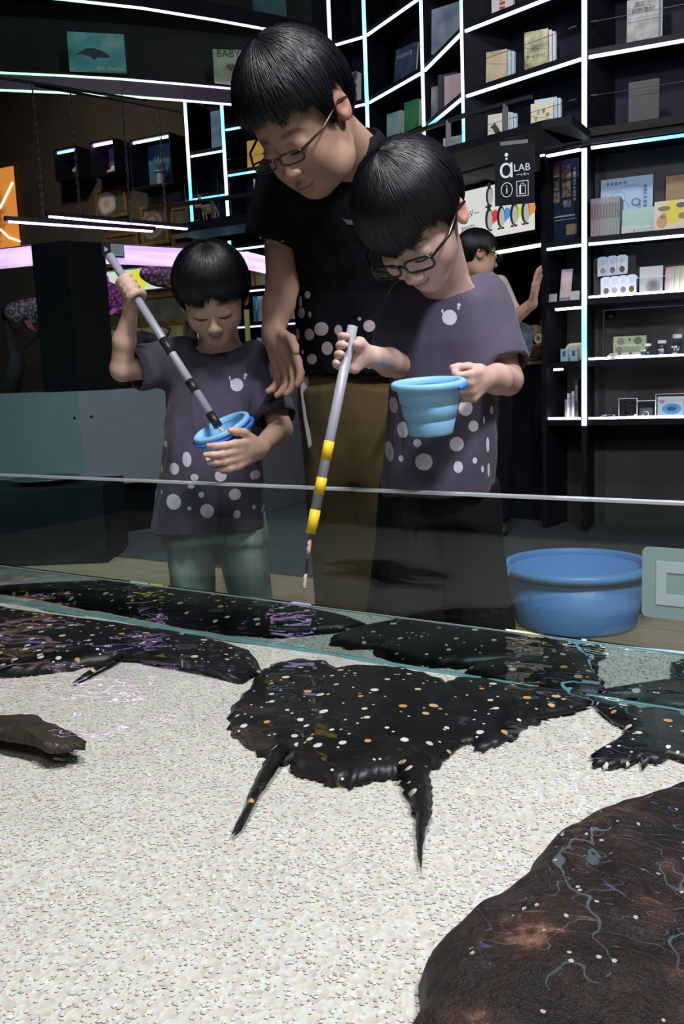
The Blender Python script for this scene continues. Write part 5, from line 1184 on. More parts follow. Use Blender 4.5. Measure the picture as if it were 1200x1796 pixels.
F = Field((-0.15,-0.05,0.13),(-0.04,0.05,0.27), 0.004); F.ell((-0.095,0,0.175),(0.034,0.018,0.022), rotm(0,0,-15)); F.cap((-0.08,-0.008,0.19),(-0.075,-0.012,0.245),0.008,0.004); F.cap((-0.08,0.008,0.19),(-0.075,0.012,0.245),0.008,0.004)
v, f = F.mesh(); np_mesh('skull', v, f, BN, sk)
for k in range(9):
    x = -0.04+k*0.011; pts = [Vector((x,0.03*math.cos(a_),0.135+0.03*math.sin(a_))) for a_ in [2*PI*i/10 for i in range(10)]]; MB().tube(pts, 0.0022, 4, True).build('rib', BN, sk)
for x, y, fx in ((-0.045,-0.02,-0.06),(-0.045,0.02,-0.055),(0.06,-0.02,0.03),(0.06,0.02,0.04)): MB().tube([(x,y,0.12),(x+0.012,y,0.06),(fx,y,0.004),(fx-0.02,y,0.003)], [0.006,0.005,0.004,0.003], 6).build('leg', BN, sk)
# right balcony walkway with low rail
rp = [on(699,245,2.03), on(736,229,2.03), on(813,203,2.03), on(933,170,2.03)]
rw = thing('walkway', 'angular dark balcony walkway with low rail over the information counter', 'balcony', rp[2].to_2d().to_3d()+Vector((0,0,1.80)))
fp = [on(690,300,1.85), on(740,285,1.85), on(780,272,1.85), on(951,226,1.85)]
setp(ribbon(fp, 1.85, 1.885, 0.34, BLACK, 'slab'), rw)
ed = fp[-1]; setp(MB().prism([(0,0),(0.13,0),(0.13,0.035),(0,0.035)], 0, 0.32, Matrix.Translation((ed.x,ed.y,1.85)) @ Matrix.Rotation(R_(-30),4,'Z')).build('slab_end', BLACK), rw)
setp(MB().tube([(p.x,p.y,2.03) for p in rp], 0.013, 4).build('top_rail', DKR), rw)
for px, py in ((886,183),(786,212),(712,240)):
    a_ = on(px, py, 2.03); setp(MB().box((a_.x-0.012,a_.y-0.012,1.885),(a_.x+0.012,a_.y+0.012,2.03)).build('baluster', DKR), rw)
# ================================================================== books and goods on the shelves
def seg(P1, P2):
    a = Vector((P1[0],P1[1],0)); b = Vector((P2[0],P2[1],0)); d = (b-a).normalized(); return a, d, Vector((-d.y,d.x,0)), math.atan2(d.y,d.x)
SG = {'01': seg(Q[0],Q[1]), '12': seg(Q[1],Q[2]), '23': seg(Q[2],Q[3]), '34': seg(Q[3],Q[4]), '45': seg(Q[4],Q[5]), 'n': seg(LP,Q[4]), 'c0': seg(C0,C1), 'c1': seg(C1,C2), 'c2': seg(C2,C3)}
def spot(sg, px, z, inset):
    a, d, n, yaw = SG[sg]; o = a+n*inset; v = ray(px, 400); k = n.dot(o)/n.dot(Vector((v.x,v.y,0))); p = Vector((v.x*k,v.y*k,z)); return p, yaw, p.y
COV = {}
def plain(name, c, rough=0.5): return mat(name, c, rough)
def book(label, sg, px, z, w_, h_, t_, m, inset=0.10, yaw=0.0, lean=0.0, title=None, tm=None, tsize=None, tz=0.8, spine=None, group=None, cat='book', name='book'):
    """upright book shown cover-first: front cover faces -y; base centre of the front cover under pixel column px"""
    p, y0, _ = spot(sg, px, z, inset)
    b = thing(name, label, cat, p, rot=Euler((R_(-lean),0,y0+R_(yaw)),'XYZ'), group=group)
    MB().box((-w_/2,0,0),(w_/2,0.0025,h_)).build('front_cover', m, b); MB().box((-w_/2,t_-0.0025,0),(w_/2,t_,h_)).build('back_cover', spine or m, b)
    MB().box((-w_/2,0.0026,0),(-w_/2+0.0025,t_-0.0026,h_)).build('spine', spine or m, b); MB().box((-w_/2+0.003,0.0028,0.003),(w_/2-0.003,t_-0.0028,h_-0.003)).build('page_block', PAPER, b)
    if title:
        for k, (s_, sz, zz, c_) in enumerate(title): text(s_, sz, c_, b, (0,-0.0006,h_*zz))
    return b
def spines(labels, sg, px0, z, specs, inset=0.05, lean=0.0):
    """row of spine-out books; specs of (thickness, height, colour)"""
    p, yaw, _ = spot(sg, px0, z, inset); x = 0.0
    for i, (t_, h_, c_) in enumerate(specs):
        m = plain('spine_%.2f_%.2f_%.2f' % c_, c_); b = thing('book', labels[i] if isinstance(labels, list) else cname(c_)+' spined '+labels, 'book', p+Vector((math.cos(yaw)*x,math.sin(yaw)*x,0)), yaw, None if isinstance(labels, list) else labels)
        dp = 0.14; MB().box((0.0005,0,0),(t_-0.0005,0.0025,h_)).build('spine', m, b); MB().box((0.0005,0.0026,0),(0.0025,dp,h_)).build('cover', m, b); MB().box((t_-0.0025,0.0026,0),(t_-0.0005,dp,h_)).build('cover', m, b)
        MB().box((0.003,0.003,0.003),(t_-0.003,dp-0.004,h_-0.004)).build('page_block', PAPER, b); MB().box((t_*0.25,-0.0006,h_*0.45),(t_*0.75,0,h_*0.85)).build('title_print', plain('title_%.2f_%.2f_%.2f' % c_, tuple(x*0.45 if sum(c_) > 0.6 else min(1,x*3+0.1) for x in c_)), b)
        x += t_
def greek(par, x, z, w_, h_, n, m, vertical=False, seed=0, y=-0.0009):
    g = random.Random(seed); mb = MB(); c = 0.0
    for i in range(n):
        k = w_/n if not vertical else h_/n; a = k*g.uniform(0.55,0.85)
        if vertical: mb.box((x-w_/2,y,z+h_/2-i*k-a),(x+w_/2,y+0.0007,z+h_/2-i*k))
        else: mb.box((x-w_/2+i*k,y,z-h_/2*g.uniform(0.7,1)),(x-w_/2+i*k+a,y+0.0007,z+h_/2*g.uniform(0.7,1)))
    return mb.build('print_mark', m, par)
CN = [('black',(0.05,0.05,0.06)),('red',(0.6,0.08,0.06)),('yellow',(0.6,0.46,0.1)),('lime',(0.55,0.62,0.1)),('green',(0.2,0.57,0.2)),('teal',(0.1,0.45,0.42)),('dark teal',(0.05,0.22,0.28)),('pale',(0.6,0.6,0.58)),('pale blue',(0.5,0.6,0.68)),('navy',(0.15,0.2,0.4)),('pink',(0.55,0.32,0.33)),('mauve',(0.42,0.33,0.38)),('grey',(0.35,0.38,0.4)),('olive',(0.35,0.42,0.28)),('steel blue',(0.45,0.5,0.62))]
def cname(c): return min(CN, key=lambda k: sum((a-b)**2 for a, b in zip(k[1], c)))[0]
INK = mat('black_ink', (0.02,0.02,0.02), 0.6); INKW = mat('white_ink', (0.75,0.75,0.75), 0.6); INKR = mat('red_ink', (0.45,0.05,0.04), 0.6)
ZU, ZM, ZL = 2.598+0.0005, 2.278+0.0005, 1.9305
for z_ in ():
    pass
# bottom boards of the upper bookcases
for k, key in (('01',0),('12',1),('23',2),('34',3),('45',4)): pass
tan = art('tan_map_cover', [(0.3,(0.36,0.28,0.17)),(0.6,(0.55,0.45,0.30)),(0.75,(0.40,0.24,0.14))], 9); green_art = art('foliage_cover', [(0.35,(0.08,0.12,0.05)),(0.5,(0.35,0.36,0.20)),(0.65,(0.62,0.55,0.36))], 14)
cream = plain('cream_cover', (0.66,0.60,0.46)); whitec = plain('white_cover', (0.62,0.62,0.66)); bluew = plain('pale_blue_cover', (0.42,0.55,0.66)); greyc = art('grey_relief_cover', [(0.35,(0.22,0.22,0.22)),(0.65,(0.45,0.44,0.44))], 18)
def stack(base, sg, px, z, w_, h_, m, back, inset, yaw, n=3, t_=0.03, title=None, lean=0.0, labels=None, hb=None):
    for i in range(n):
        book(base if i == 0 else labels, sg, px+0, z, w_, (h_ if i == 0 or hb is None else hb), t_, m if i == 0 else back, inset+0.0, yaw, lean if i == 0 else 0, title if i == 0 else None, spine=back, group=None if i == 0 else labels) if i == 0 else None
        if i:
            o = book(labels, sg, px, z, w_, hb or h_, t_, back, inset, yaw, 0, spine=back, group=labels); o.location += Matrix.Rotation(o.rotation_euler.z,3,'Z') @ Vector((0.012*i, (t_+0.001)*i+(0.012 if lean else 0), 0))
stack('tan map covered hardback leaning on paler copies, upper shelf', '34', 874, ZM, 0.11, 0.165, tan, bluew, 0.06, 22, 3, 0.028, None, 6, 'white edged copy behind the tan map covered hardback')
stack('hardback with green foliage cover and black Japanese title', '34', 943, ZM, 0.118, 0.185, green_art, whitec, 0.06, 22, 3, 0.028, [('繰り返すのか？',0.0145,0.36,INK)], 0, 'white edged copy behind the foliage covered hardback')
stack('hardback with a black bird perched on a leaf, behind the rail', '34', 876, ZL+0.03, 0.115, 0.175, plain('bird_cover', (0.60,0.58,0.50)), bluew, 0.06, 22, 3, 0.026, None, 6, 'pale copy behind the black bird hardback')
stack('cream hardback with a ring of coloured eggs on its cover', '34', 952, ZL+0.03, 0.112, 0.16, cream, bluew, 0.06, 22, 3, 0.03, None, 0, 'pale blue copy behind the egg ring hardback', 0.185)
for o in [x for x in bpy.data.objects if x.parent is None and x.get('label','').startswith('cream hardback')]:
    for k, c_ in enumerate(((0.35,0.20,0.08),(0.12,0.25,0.14),(0.45,0.38,0.12),(0.50,0.28,0.10),(0.30,0.22,0.12),(0.35,0.24,0.10),(0.10,0.22,0.16))):
        a_ = 2*PI*k/7+0.4; MB().prism([(0.030*math.cos(a_)+0.0085*math.cos(q), 0.085+0.036*math.sin(a_)+0.011*math.sin(q)) for q in [2*PI*i/12 for i in range(12)]], -0.0006, 0.0).build('printed_egg', plain('egg_%d' % k, c_), o)
for o in [x for x in bpy.data.objects if x.parent is None and x.get('label','').startswith('hardback with a black bird')]:
    MB().prism([(-0.045,0.11),(-0.02,0.13),(0.0,0.10),(0.025,0.05),(0.04,0.02),(0.02,0.035),(-0.01,0.06),(-0.03,0.10)], -0.0006, 0).build('printed_bird', INK, o); MB().prism([(-0.05,0.005),(0.03,0.01),(0.045,0.03),(0.0,0.03)], -0.0006, 0).build('printed_leaf', plain('leaf_print', (0.12,0.28,0.06)), o)
book('white card with red brush calligraphy on the highest shelf', '34', 886, ZU, 0.115, 0.16, 0.02, whitec, 0.06, 15, 0)
c_card = [x for x in bpy.data.objects if x.get('label','').startswith('white card with red brush')][0]; greek(c_card,0.0,0.06,0.03,0.09,4,INKR,True,3)
book('grey covered book with a Japanese title standing by itself', '45', 1124, ZM, 0.14, 0.20, 0.03, greyc, 0.06, 0, 2, [('適応と',0.026,0.86,INK),('自然選択',0.026,0.72,INK)], spine=bluew)
book('pale blue backed book behind the grey titled book', '45', 1132, ZM, 0.13, 0.22, 0.025, bluew, 0.10, 0, 0)
book('plain black slab shown in an unlit compartment above the souvenir shelves', '45', 1127, ZL+0.001, 0.135, 0.185, 0.03, plain('matt_black_cover', (0.012,0.012,0.016)), 0.05, 0, 2, spine=plain('matt_black_cover', (0.012,0.012,0.016)))
book('dark blue glossy book with pale capital letters', '12', 716, ZU, 0.19, 0.21, 0.02, art('deep_blue_cover', [(0.3,(0.02,0.03,0.07)),(0.7,(0.08,0.12,0.22))], 9), 0.05, 12, 8)
c_card = [x for x in bpy.data.objects if x.get('label','').startswith('dark blue glossy book')][0]; greek(c_card,-0.01,0.16,0.13,0.03,6,plain('pale_ink', (0.3,0.3,0.4)),False,4)
book('teal landscape hardback beside the green book', '12', 696, ZM, 0.13, 0.175, 0.05, art('teal_land_cover', [(0.3,(0.10,0.30,0.30)),(0.7,(0.45,0.55,0.55))], 8), 0.05, 15, 3, spine=plain('teal_spine', (0.25,0.5,0.55)))
book('bright green book on the slanted shelf', '12', 726, ZM, 0.12, 0.19, 0.05, art('green_cover', [(0.3,(0.02,0.12,0.05)),(0.7,(0.06,0.35,0.14))], 8), 0.05, 15, 3, spine=plain('green_spine', (0.1,0.45,0.2)))
spines('book on the lowest slanted shelf under the green book', '12', 722, ZL, [(0.035,0.16,(0.5,0.33,0.3)),(0.03,0.15,(0.55,0.4,0.33)),(0.035,0.165,(0.6,0.5,0.45))])
book('black and white photograph album', '01', 618, ZU, 0.16, 0.20, 0.05, art('album_cover', [(0.42,(0.02,0.02,0.02)),(0.5,(0.55,0.55,0.58)),(0.58,(0.03,0.03,0.03))], 6), 0.05, -8, 4, spine=plain('album_black', (0.02,0.02,0.02)))
book('blue grey book leaning on the thin angled shelf', '23', 793, ZU, 0.22, 0.24, 0.02, art('blue_grey_cover', [(0.3,(0.12,0.16,0.25)),(0.7,(0.35,0.42,0.5))], 8), 0.06, 40, 4)
book('grey portrait book on the thin angled shelf', '23', 777, ZM, 0.12, 0.18, 0.02, art('portrait_cover', [(0.35,(0.08,0.08,0.10)),(0.65,(0.45,0.45,0.48))], 7), 0.06, 45, 4)
book('dark glossy book between the portrait book and the pinkish book', '23', 789, ZM, 0.12, 0.21, 0.02, plain('dark_gloss_cover', (0.06,0.06,0.09), 0.25), 0.06, 45, 4)
book('pinkish pale book on the thin angled shelf', '23', 800, ZM, 0.11, 0.17, 0.03, plain('pink_pale_cover', (0.5,0.38,0.42)), 0.06, 45, 2)
book('olive covered field guide on the lowest thin shelf', '23', 774, ZL, 0.13, 0.18, 0.03, art('olive_cover', [(0.3,(0.22,0.22,0.10)),(0.7,(0.48,0.46,0.30))], 8), 0.06, 42, 4, spine=cream)
book('pale bird guide beside the olive field guide', '23', 797, ZL, 0.13, 0.20, 0.03, art('bird_guide_cover', [(0.35,(0.20,0.30,0.28)),(0.6,(0.5,0.52,0.52))], 9), 0.06, 42, 4)
# curved shelf books, standing on the board at 2.59
def cs_book(label, x0, x1, yt, yb, m, yaw, lean, title, t_=0.02, spine=None, zb=2.592):
    p = on((x0+x1)/2, yb, zb); b = thing('book', label, 'book', p, rot=Euler((R_(-lean),0,R_(yaw)),'XYZ')); w_ = (x1-x0)*p.y/FPX/math.cos(R_(yaw-18)); h_ = (yb-yt)*p.y/FPX*1.02
    MB().box((-w_/2,0,0),(w_/2,0.003,h_)).build('front_cover', m, b); MB().box((-w_/2,t_-0.003,0),(w_/2,t_,h_)).build('back_cover', spine or m, b); MB().box((-w_/2,0.0031,0),(-w_/2+0.003,t_-0.0031,h_)).build('spine', spine or m, b)
    MB().box((-w_/2+0.004,0.0032,0.003),(w_/2-0.004,t_-0.0032,h_-0.003)).build('page_block', PAPER, b)
    for s_, sz, x_, zz, c_ in title: text(s_, sz, c_, b, (x_*w_,-0.0006,h_*zz))
    return b, w_, h_
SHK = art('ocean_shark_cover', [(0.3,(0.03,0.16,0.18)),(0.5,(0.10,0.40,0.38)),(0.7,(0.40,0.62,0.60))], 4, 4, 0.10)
b, w_, h_ = cs_book('wide ocean picture book with a shark on the curved shelf', 127, 218, 62, 124, SHK, 14, 10, [('the Sharks',0.035,0.22,0.07,INKW)])
MB().prism([(-0.10,0.10),(-0.06,0.125),(-0.02,0.13),(0.03,0.115),(0.075,0.085),(0.06,0.075),(0.0,0.075),(-0.02,0.06),(-0.035,0.078),(-0.08,0.09),(-0.12,0.085)], -0.0008, 0).build('printed_shark', plain('shark_grey', (0.05,0.09,0.10)), b)
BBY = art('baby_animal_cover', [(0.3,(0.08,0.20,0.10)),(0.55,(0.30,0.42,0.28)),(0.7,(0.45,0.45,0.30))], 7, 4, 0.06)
b, w_, h_ = cs_book('thick green picture book lettered BABY with a young animal', 378, 429, 93, 144, BBY, 12, 4, [('BABY',0.060,0.0,0.86,INK)], 0.06, plain('baby_spine', (0.10,0.18,0.10)))
for rx, rz, cx, cz, c_ in ((0.05,0.045,0.01,0.06,(0.30,0.27,0.20)),(0.032,0.028,0.012,0.09,(0.36,0.33,0.26)),(0.008,0.008,0.0,0.095,(0.02,0.02,0.02)),(0.008,0.008,0.024,0.095,(0.02,0.02,0.02)),(0.008,0.006,0.012,0.08,(0.02,0.02,0.02))):
    MB().prism([(cx+rx*math.cos(q),cz+rz*math.sin(q)) for q in [2*PI*i/14 for i in range(14)]], -0.0012 if rx < 0.01 else -0.0006, 0).build('printed_animal', plain('animal_%.2f' % c_[0], c_), b)
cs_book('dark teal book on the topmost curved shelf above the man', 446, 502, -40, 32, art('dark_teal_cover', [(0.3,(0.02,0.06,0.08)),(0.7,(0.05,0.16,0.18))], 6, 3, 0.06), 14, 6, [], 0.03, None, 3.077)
cs_book('grey brown book on the topmost curved shelf above the shark book', 268, 323, -70, 8, greyc, 14, 6, [], 0.03, None, 3.077)
# far bookcase
def pz(sg, px, py, inset=0.06):
    p, y, Y = spot(sg, px, 0, inset); return at(px, py, Y).z
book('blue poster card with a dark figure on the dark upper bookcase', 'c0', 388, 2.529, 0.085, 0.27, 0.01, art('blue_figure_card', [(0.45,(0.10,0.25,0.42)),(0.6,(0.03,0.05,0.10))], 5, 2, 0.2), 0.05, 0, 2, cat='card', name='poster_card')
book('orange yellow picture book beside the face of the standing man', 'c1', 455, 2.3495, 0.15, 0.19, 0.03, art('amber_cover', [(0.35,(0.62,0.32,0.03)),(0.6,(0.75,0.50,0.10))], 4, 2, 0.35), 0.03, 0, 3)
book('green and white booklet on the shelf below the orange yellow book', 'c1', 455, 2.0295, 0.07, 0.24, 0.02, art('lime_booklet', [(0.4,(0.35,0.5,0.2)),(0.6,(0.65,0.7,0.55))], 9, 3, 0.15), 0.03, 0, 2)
cols = [(0.45,0.40,0.42),(0.60,0.08,0.06),(0.62,0.45,0.10),(0.55,0.48,0.15),(0.60,0.56,0.48),(0.62,0.60,0.58),(0.06,0.06,0.07)]
spines('book in the red and yellow row of the far bookcase', 'c1', 436, 1.5095, [(0.02,0.18,c_) for c_ in cols])
cols = [(0.10,0.45,0.42),(0.05,0.22,0.28),(0.55,0.66,0.68),(0.60,0.70,0.70),(0.18,0.55,0.22),(0.55,0.62,0.30),(0.60,0.66,0.68)]
spines('book in the teal and green row of the far bookcase', 'c1', 437, 1.2495, [(0.019,0.185,c_) for c_ in cols])
book('plain white box shaped book on the far bookcase shelf', 'c1', 509, 1.2495, 0.075, 0.12, 0.05, plain('lilac_white', (0.66,0.58,0.66)), 0.03)
cols = [(0.45,0.5,0.62),(0.55,0.58,0.66),(0.15,0.2,0.4),(0.62,0.62,0.66),(0.55,0.3,0.35),(0.62,0.62,0.66)]
spines('book in the white and blue row of the far bookcase', 'c1', 440, 0.9395, [(0.019,0.19,c_) for c_ in cols])
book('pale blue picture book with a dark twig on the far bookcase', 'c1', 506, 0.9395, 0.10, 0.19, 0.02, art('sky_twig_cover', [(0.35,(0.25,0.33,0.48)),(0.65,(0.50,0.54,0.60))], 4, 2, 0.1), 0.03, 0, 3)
cols = [(0.35,0.42,0.28),(0.05,0.05,0.05),(0.55,0.62,0.10),(0.25,0.60,0.15),(0.60,0.66,0.55)]
spines('book in the lime row low on the far bookcase', 'c1', 503, 0.6295, [(0.02,0.20,c_) for c_ in cols])
yb_ = thing('banner', 'narrow yellow upright banner strip at the end of the aquarium', 'banner', Vector(at(436,610,6.35)).to_2d().to_3d(), 0)
MB().box((-0.018,0,0.92),(0.018,0.006,1.30)).build('strip', plain('yellow_banner', (0.62,0.52,0.08)), yb_); MB().box((-0.008,0.001,0.006),(0.008,0.005,0.92)).build('pole', METALD, yb_); MB().box((-0.06,-0.06,0),(0.06,0.06,0.006)).build('foot', METALD, yb_)
# ---------------------------------------------------------------- souvenir shelves
Z4, Z3, Z2, Z1 = 1.4335, 1.1435, 0.8485, 0.5585
PALEB = plain('pale_blue_board', (0.40,0.55,0.75)); LINE = plain('drawing_line', (0.10,0.18,0.35)); 
b = book('pale blue board with a line drawn ghostly creature and Japanese lettering', '45', 1098, Z4+0.075, 0.245, 0.22, 0.006, PALEB, 0.20, 0, 6, None, cat='sign', name='display_board')
def ringp(par, cx, cz, rx, rz, w_, m, a0=0, a1=2*PI, y=-0.0008, name='drawing'):
    n = 24; o_ = [(cx+rx*math.cos(a0+(a1-a0)*i/n), cz+rz*math.sin(a0+(a1-a0)*i/n)) for i in range(n+1)]; i_ = [(cx+(rx-w_)*math.cos(a0+(a1-a0)*i/n), cz+(rz-w_)*math.sin(a0+(a1-a0)*i/n)) for i in range(n+1)]
    vs = [(x,y,z) for x,z in o_+i_]; return MB().add(vs, [(i,i+1,n+2+i,n+1+i) for i in range(n)]).build(name, m, par)
def disc(par, cx, cz, rx, rz, m, y=-0.0008, name='drawing', n=18): return MB().prism([(cx+rx*math.cos(2*PI*i/n), cz+rz*math.sin(2*PI*i/n)) for i in range(n)], y-0.0003, y+0.0007).build(name, m, par)
ringp(b,-0.04,0.125,0.036,0.030,0.002,LINE); ringp(b,-0.03,0.065,0.045,0.05,0.002,LINE,0.2,5.6); ringp(b,0.02,0.15,0.06,0.03,0.002,LINE,-0.4,2.6); disc(b,0.045,0.095,0.022,0.02,LINE); disc(b,0.045,0.096,0.013,0.012,PALEB,-0.0016); ringp(b,-0.055,0.035,0.03,0.022,0.002,LINE,0,3.6)
greek(b,-0.045,0.195,0.10,0.016,5,LINE,False,1); greek(b,0.088,0.11,0.016,0.13,7,LINE,True,2); greek(b,0.062,0.06,0.013,0.09,5,LINE,True,3); greek(b,0.04,0.04,0.013,0.05,3,LINE,True,4)
book('empty dark easel behind the pale blue board', '45', 1098, Z4, 0.11, 0.074, 0.02, plain('easel_black', (0.02,0.02,0.02)), 0.20, 0, 0, cat='stand', name='easel', spine=plain('easel_black', (0.02,0.02,0.02)))
cols = [(0.42,0.33,0.38)]*4+[(0.35,0.38,0.40)]*6
spines('slim paperback in the row under the pale blue board', '45', 1036, Z4, [(0.0135,0.175,c_) for c_ in cols], 0.02)
book('sea green picture book beside the paperback row', '45', 1119, Z4, 0.145, 0.115, 0.02, art('sea_green_cover', [(0.3,(0.28,0.55,0.52)),(0.7,(0.60,0.72,0.68))], 5), 0.03, 0, 8)
greek([x for x in bpy.data.objects if x.get('label','').startswith('sea green picture book')][0],0.02,0.025,0.08,0.014,5,INKW,False,6)
b = book('bright yellow and white picture book with birds round a sun', '45', 1176, Z4, 0.145, 0.135, 0.02, radial('sun_bird_cover', (0.01,0.0,0.08), 0.075, [(0.0,(0.85,0.72,0.05)),(0.6,(0.85,0.70,0.08)),(0.8,(0.80,0.72,0.62)),(1.0,(0.78,0.70,0.62))]), 0.03, 0, 8)
for cx, cz, rx, rz, c_ in ((-0.038,0.04,0.024,0.03,(0.62,0.36,0.18)),(-0.032,0.066,0.014,0.014,(0.62,0.36,0.18)),(-0.03,0.10,0.028,0.011,(0.22,0.17,0.13)),(0.045,0.11,0.022,0.012,(0.10,0.10,0.10)),(0.055,0.06,0.022,0.014,(0.35,0.20,0.12))): disc(b,cx,cz,rx,rz,plain('bird_print_%.2f' % c_[0], c_), name='printed_bird')
b = book('brown and blue book standing high behind the yellow bird book', '45', 1192, Z4+0.085, 0.13, 0.19, 0.02, art('brown_blue_cover', [(0.3,(0.20,0.12,0.04)),(0.7,(0.42,0.26,0.10))], 6), 0.19, 0, 8)
MB().box((-0.065,-0.0008,0.0),(0.065,0,0.045)).build('blue_band', plain('cobalt_band', (0.04,0.12,0.55)), b); disc(b,-0.04,0.022,0.017,0.017,plain('badge_pale', (0.4,0.6,0.75)), -0.0014)
st_ = thing('book_stand', 'dark stand holding up the brown and blue book', 'stand', *spot('45',1192,Z4,0.19)[:2]); MB().box((-0.05,0.0,0),(0.05,0.03,0.02)).build('foot', METALD, st_); MB().box((-0.05,0.0,0.02),(0.05,0.02,0.0845)).build('riser', METALD, st_)
b = book('small white price card in front of the sea green picture book', '45', 1101, Z4, 0.055, 0.035, 0.004, whitec, 0.012, 0, 8, cat='card', name='price_card')
# packets on a display panel
HOLO = art('holographic_film', [(0.25,(0.10,0.14,0.22)),(0.42,(0.42,0.45,0.62)),(0.55,(0.70,0.78,0.85)),(0.68,(0.35,0.33,0.55)),(0.8,(0.62,0.58,0.75))], 9, 3, 0, (1,1,0.6), 0.22)
pn = thing('peg_stand', 'dark peg stand behind the shiny packets', 'stand', *spot('45',1078,Z3,0.12)[:2]); MB().box((-0.10,0.012,0),(0.10,0.018,0.205)).build('board', plain('panel_black', (0.015,0.015,0.018)), pn); MB().box((-0.08,-0.005,0),(0.08,0.06,0.006)).build('foot', plain('panel_black', (0.015,0.015,0.018)), pn)
for i in range(7):
    r_, k = divmod(i, 4) if i >= 4 else (0, i); up = i >= 4; k = i-4 if up else i
    p, y_, Y_ = spot('45', (1058+k*17) if up else (1064+k*15), Z3+(0.108 if up else 0.010), 0.10-0.012*(not up)-0.006*k); g = random.Random(i)
    o = thing('packet', 'shiny silver keyring packet hanging on the dark peg panel', 'packet', p, y_+g.uniform(-0.1,0.1), 'shiny packets on the peg panel')
    MB().prism([(-0.026,0),(0.026,0.002),(0.027,0.085),(0.012,0.094),(-0.012,0.094),(-0.027,0.086)], -0.004, 0.004).build('pouch', HOLO, o, bevel=0.002); disc(o, g.uniform(-0.006,0.006), 0.026, 0.017, 0.019, whitec, -0.0052, 'charm_edge'); disc(o, 0, 0.026, 0.013, 0.015, plain('charm_%d' % (i%3), ((0.06,0.04,0.03),(0.25,0.2,0.18),(0.1,0.1,0.14))[i%3]), -0.0062, 'charm')
ACR = clear_mat('acrylic', (0.90,0.93,0.95), 1.6)
def acrylic(label, sg, px, z, w_, d_, h_, inset, lid=True):
    p, y_, _ = spot(sg, px, z, inset); o = thing('acrylic_box', label, 'box', p, y_)
    for lo, hi in (((-w_/2,0,0),(w_/2,0.003,h_)),((-w_/2,d_-0.003,0),(w_/2,d_,h_)),((-w_/2,0.0031,0),(-w_/2+0.003,d_-0.0031,h_)),((w_/2-0.003,0.0031,0),(w_/2,d_-0.0031,h_))): MB().box(lo, hi).build('wall', ACR, o)
    EG = mat('acrylic_edge', (0.75,0.78,0.82), 0.3)
    for sx in (-1,1): MB().box((sx*w_/2-0.0012,-0.0008,0),(sx*w_/2+0.0012,0.0016,h_)).build('edge', EG, o)
    MB().box((-w_/2,-0.0008,h_-0.0012),(w_/2,0.0016,h_+0.0012)).build('edge', EG, o)
    return o
b = book('tall clear postcard sleeve with a furry seal picture', '45', 1143, Z3, 0.105, 0.135, 0.012, radial('seal_card', (0.01,0.0,0.04), 0.05, [(0.0,(0.10,0.09,0.09)),(0.5,(0.24,0.22,0.22)),(0.8,(0.50,0.48,0.52)),(1.0,(0.52,0.50,0.55))]), 0.06, 0, 4, cat='card', name='postcard')
acrylic('low clear acrylic holder in front of the seal postcard', '45', 1143, Z3, 0.135, 0.05, 0.08, 0.02)
for k in range(4): book(('pink','green','yellow','teal')[k]+' and white leaflet fanned out beside the seal postcard', '45', 1174+k*9, Z3, 0.045, 0.125, 0.006, art('leaflet_%d' % k, [(0.35,((0.5,0.25,0.3),(0.3,0.5,0.3),(0.45,0.5,0.12),(0.3,0.5,0.55))[k]),(0.6,(0.62,0.62,0.60))], 11), 0.05, -28, 6, group='leaflets on the second souvenir shelf', cat='leaflet', name='leaflet')
# third shelf: specimen jars, banknote card, dishes
b = book('pale green banknote style card with round portraits', '45', 1106, Z2+0.028, 0.155, 0.082, 0.004, plain('banknote_green', (0.42,0.50,0.30)), 0.10, 0, 6, cat='card', name='banknote_card'); greek(b,0.0,0.038,0.11,0.013,9,INKW,False,7)
for cx, cz, r_, c_ in ((-0.042,0.058,0.018,(0.30,0.22,0.16)),(0.038,0.058,0.019,(0.12,0.18,0.08)),(-0.05,0.018,0.015,(0.32,0.24,0.18)),(0.06,0.018,0.014,(0.55,0.55,0.48)),(0.0,0.065,0.006,(0.06,0.07,0.05))): disc(b,cx,cz,r_,r_,plain('note_print_%.2f' % c_[0], c_), name='portrait')
for k, (px, r_, ins) in enumerate(((1078,0.038,0.04),(1098,0.036,0.05),(1118,0.036,0.05))):
    o = thing('dish', 'upturned white dish in front of the banknote style card', 'dish', spot('45',px,Z2,ins)[0], 0, 'upturned white dishes'); MB().lathe([(r_,0),(r_*0.97,0.006),(r_*0.8,0.018),(r_*0.5,0.026),(0.001,0.027)], 24).build('bowl', WHITE, o, smooth=True); MB().lathe([(r_*0.5,0.0245),(r_*0.5,0.029),(r_*0.44,0.029),(r_*0.44,0.0245)], 20).build('foot_ring', WHITE, o, smooth=True)
JG = clear_mat('jar_glass', (0.72,0.76,0.85), 1.5)
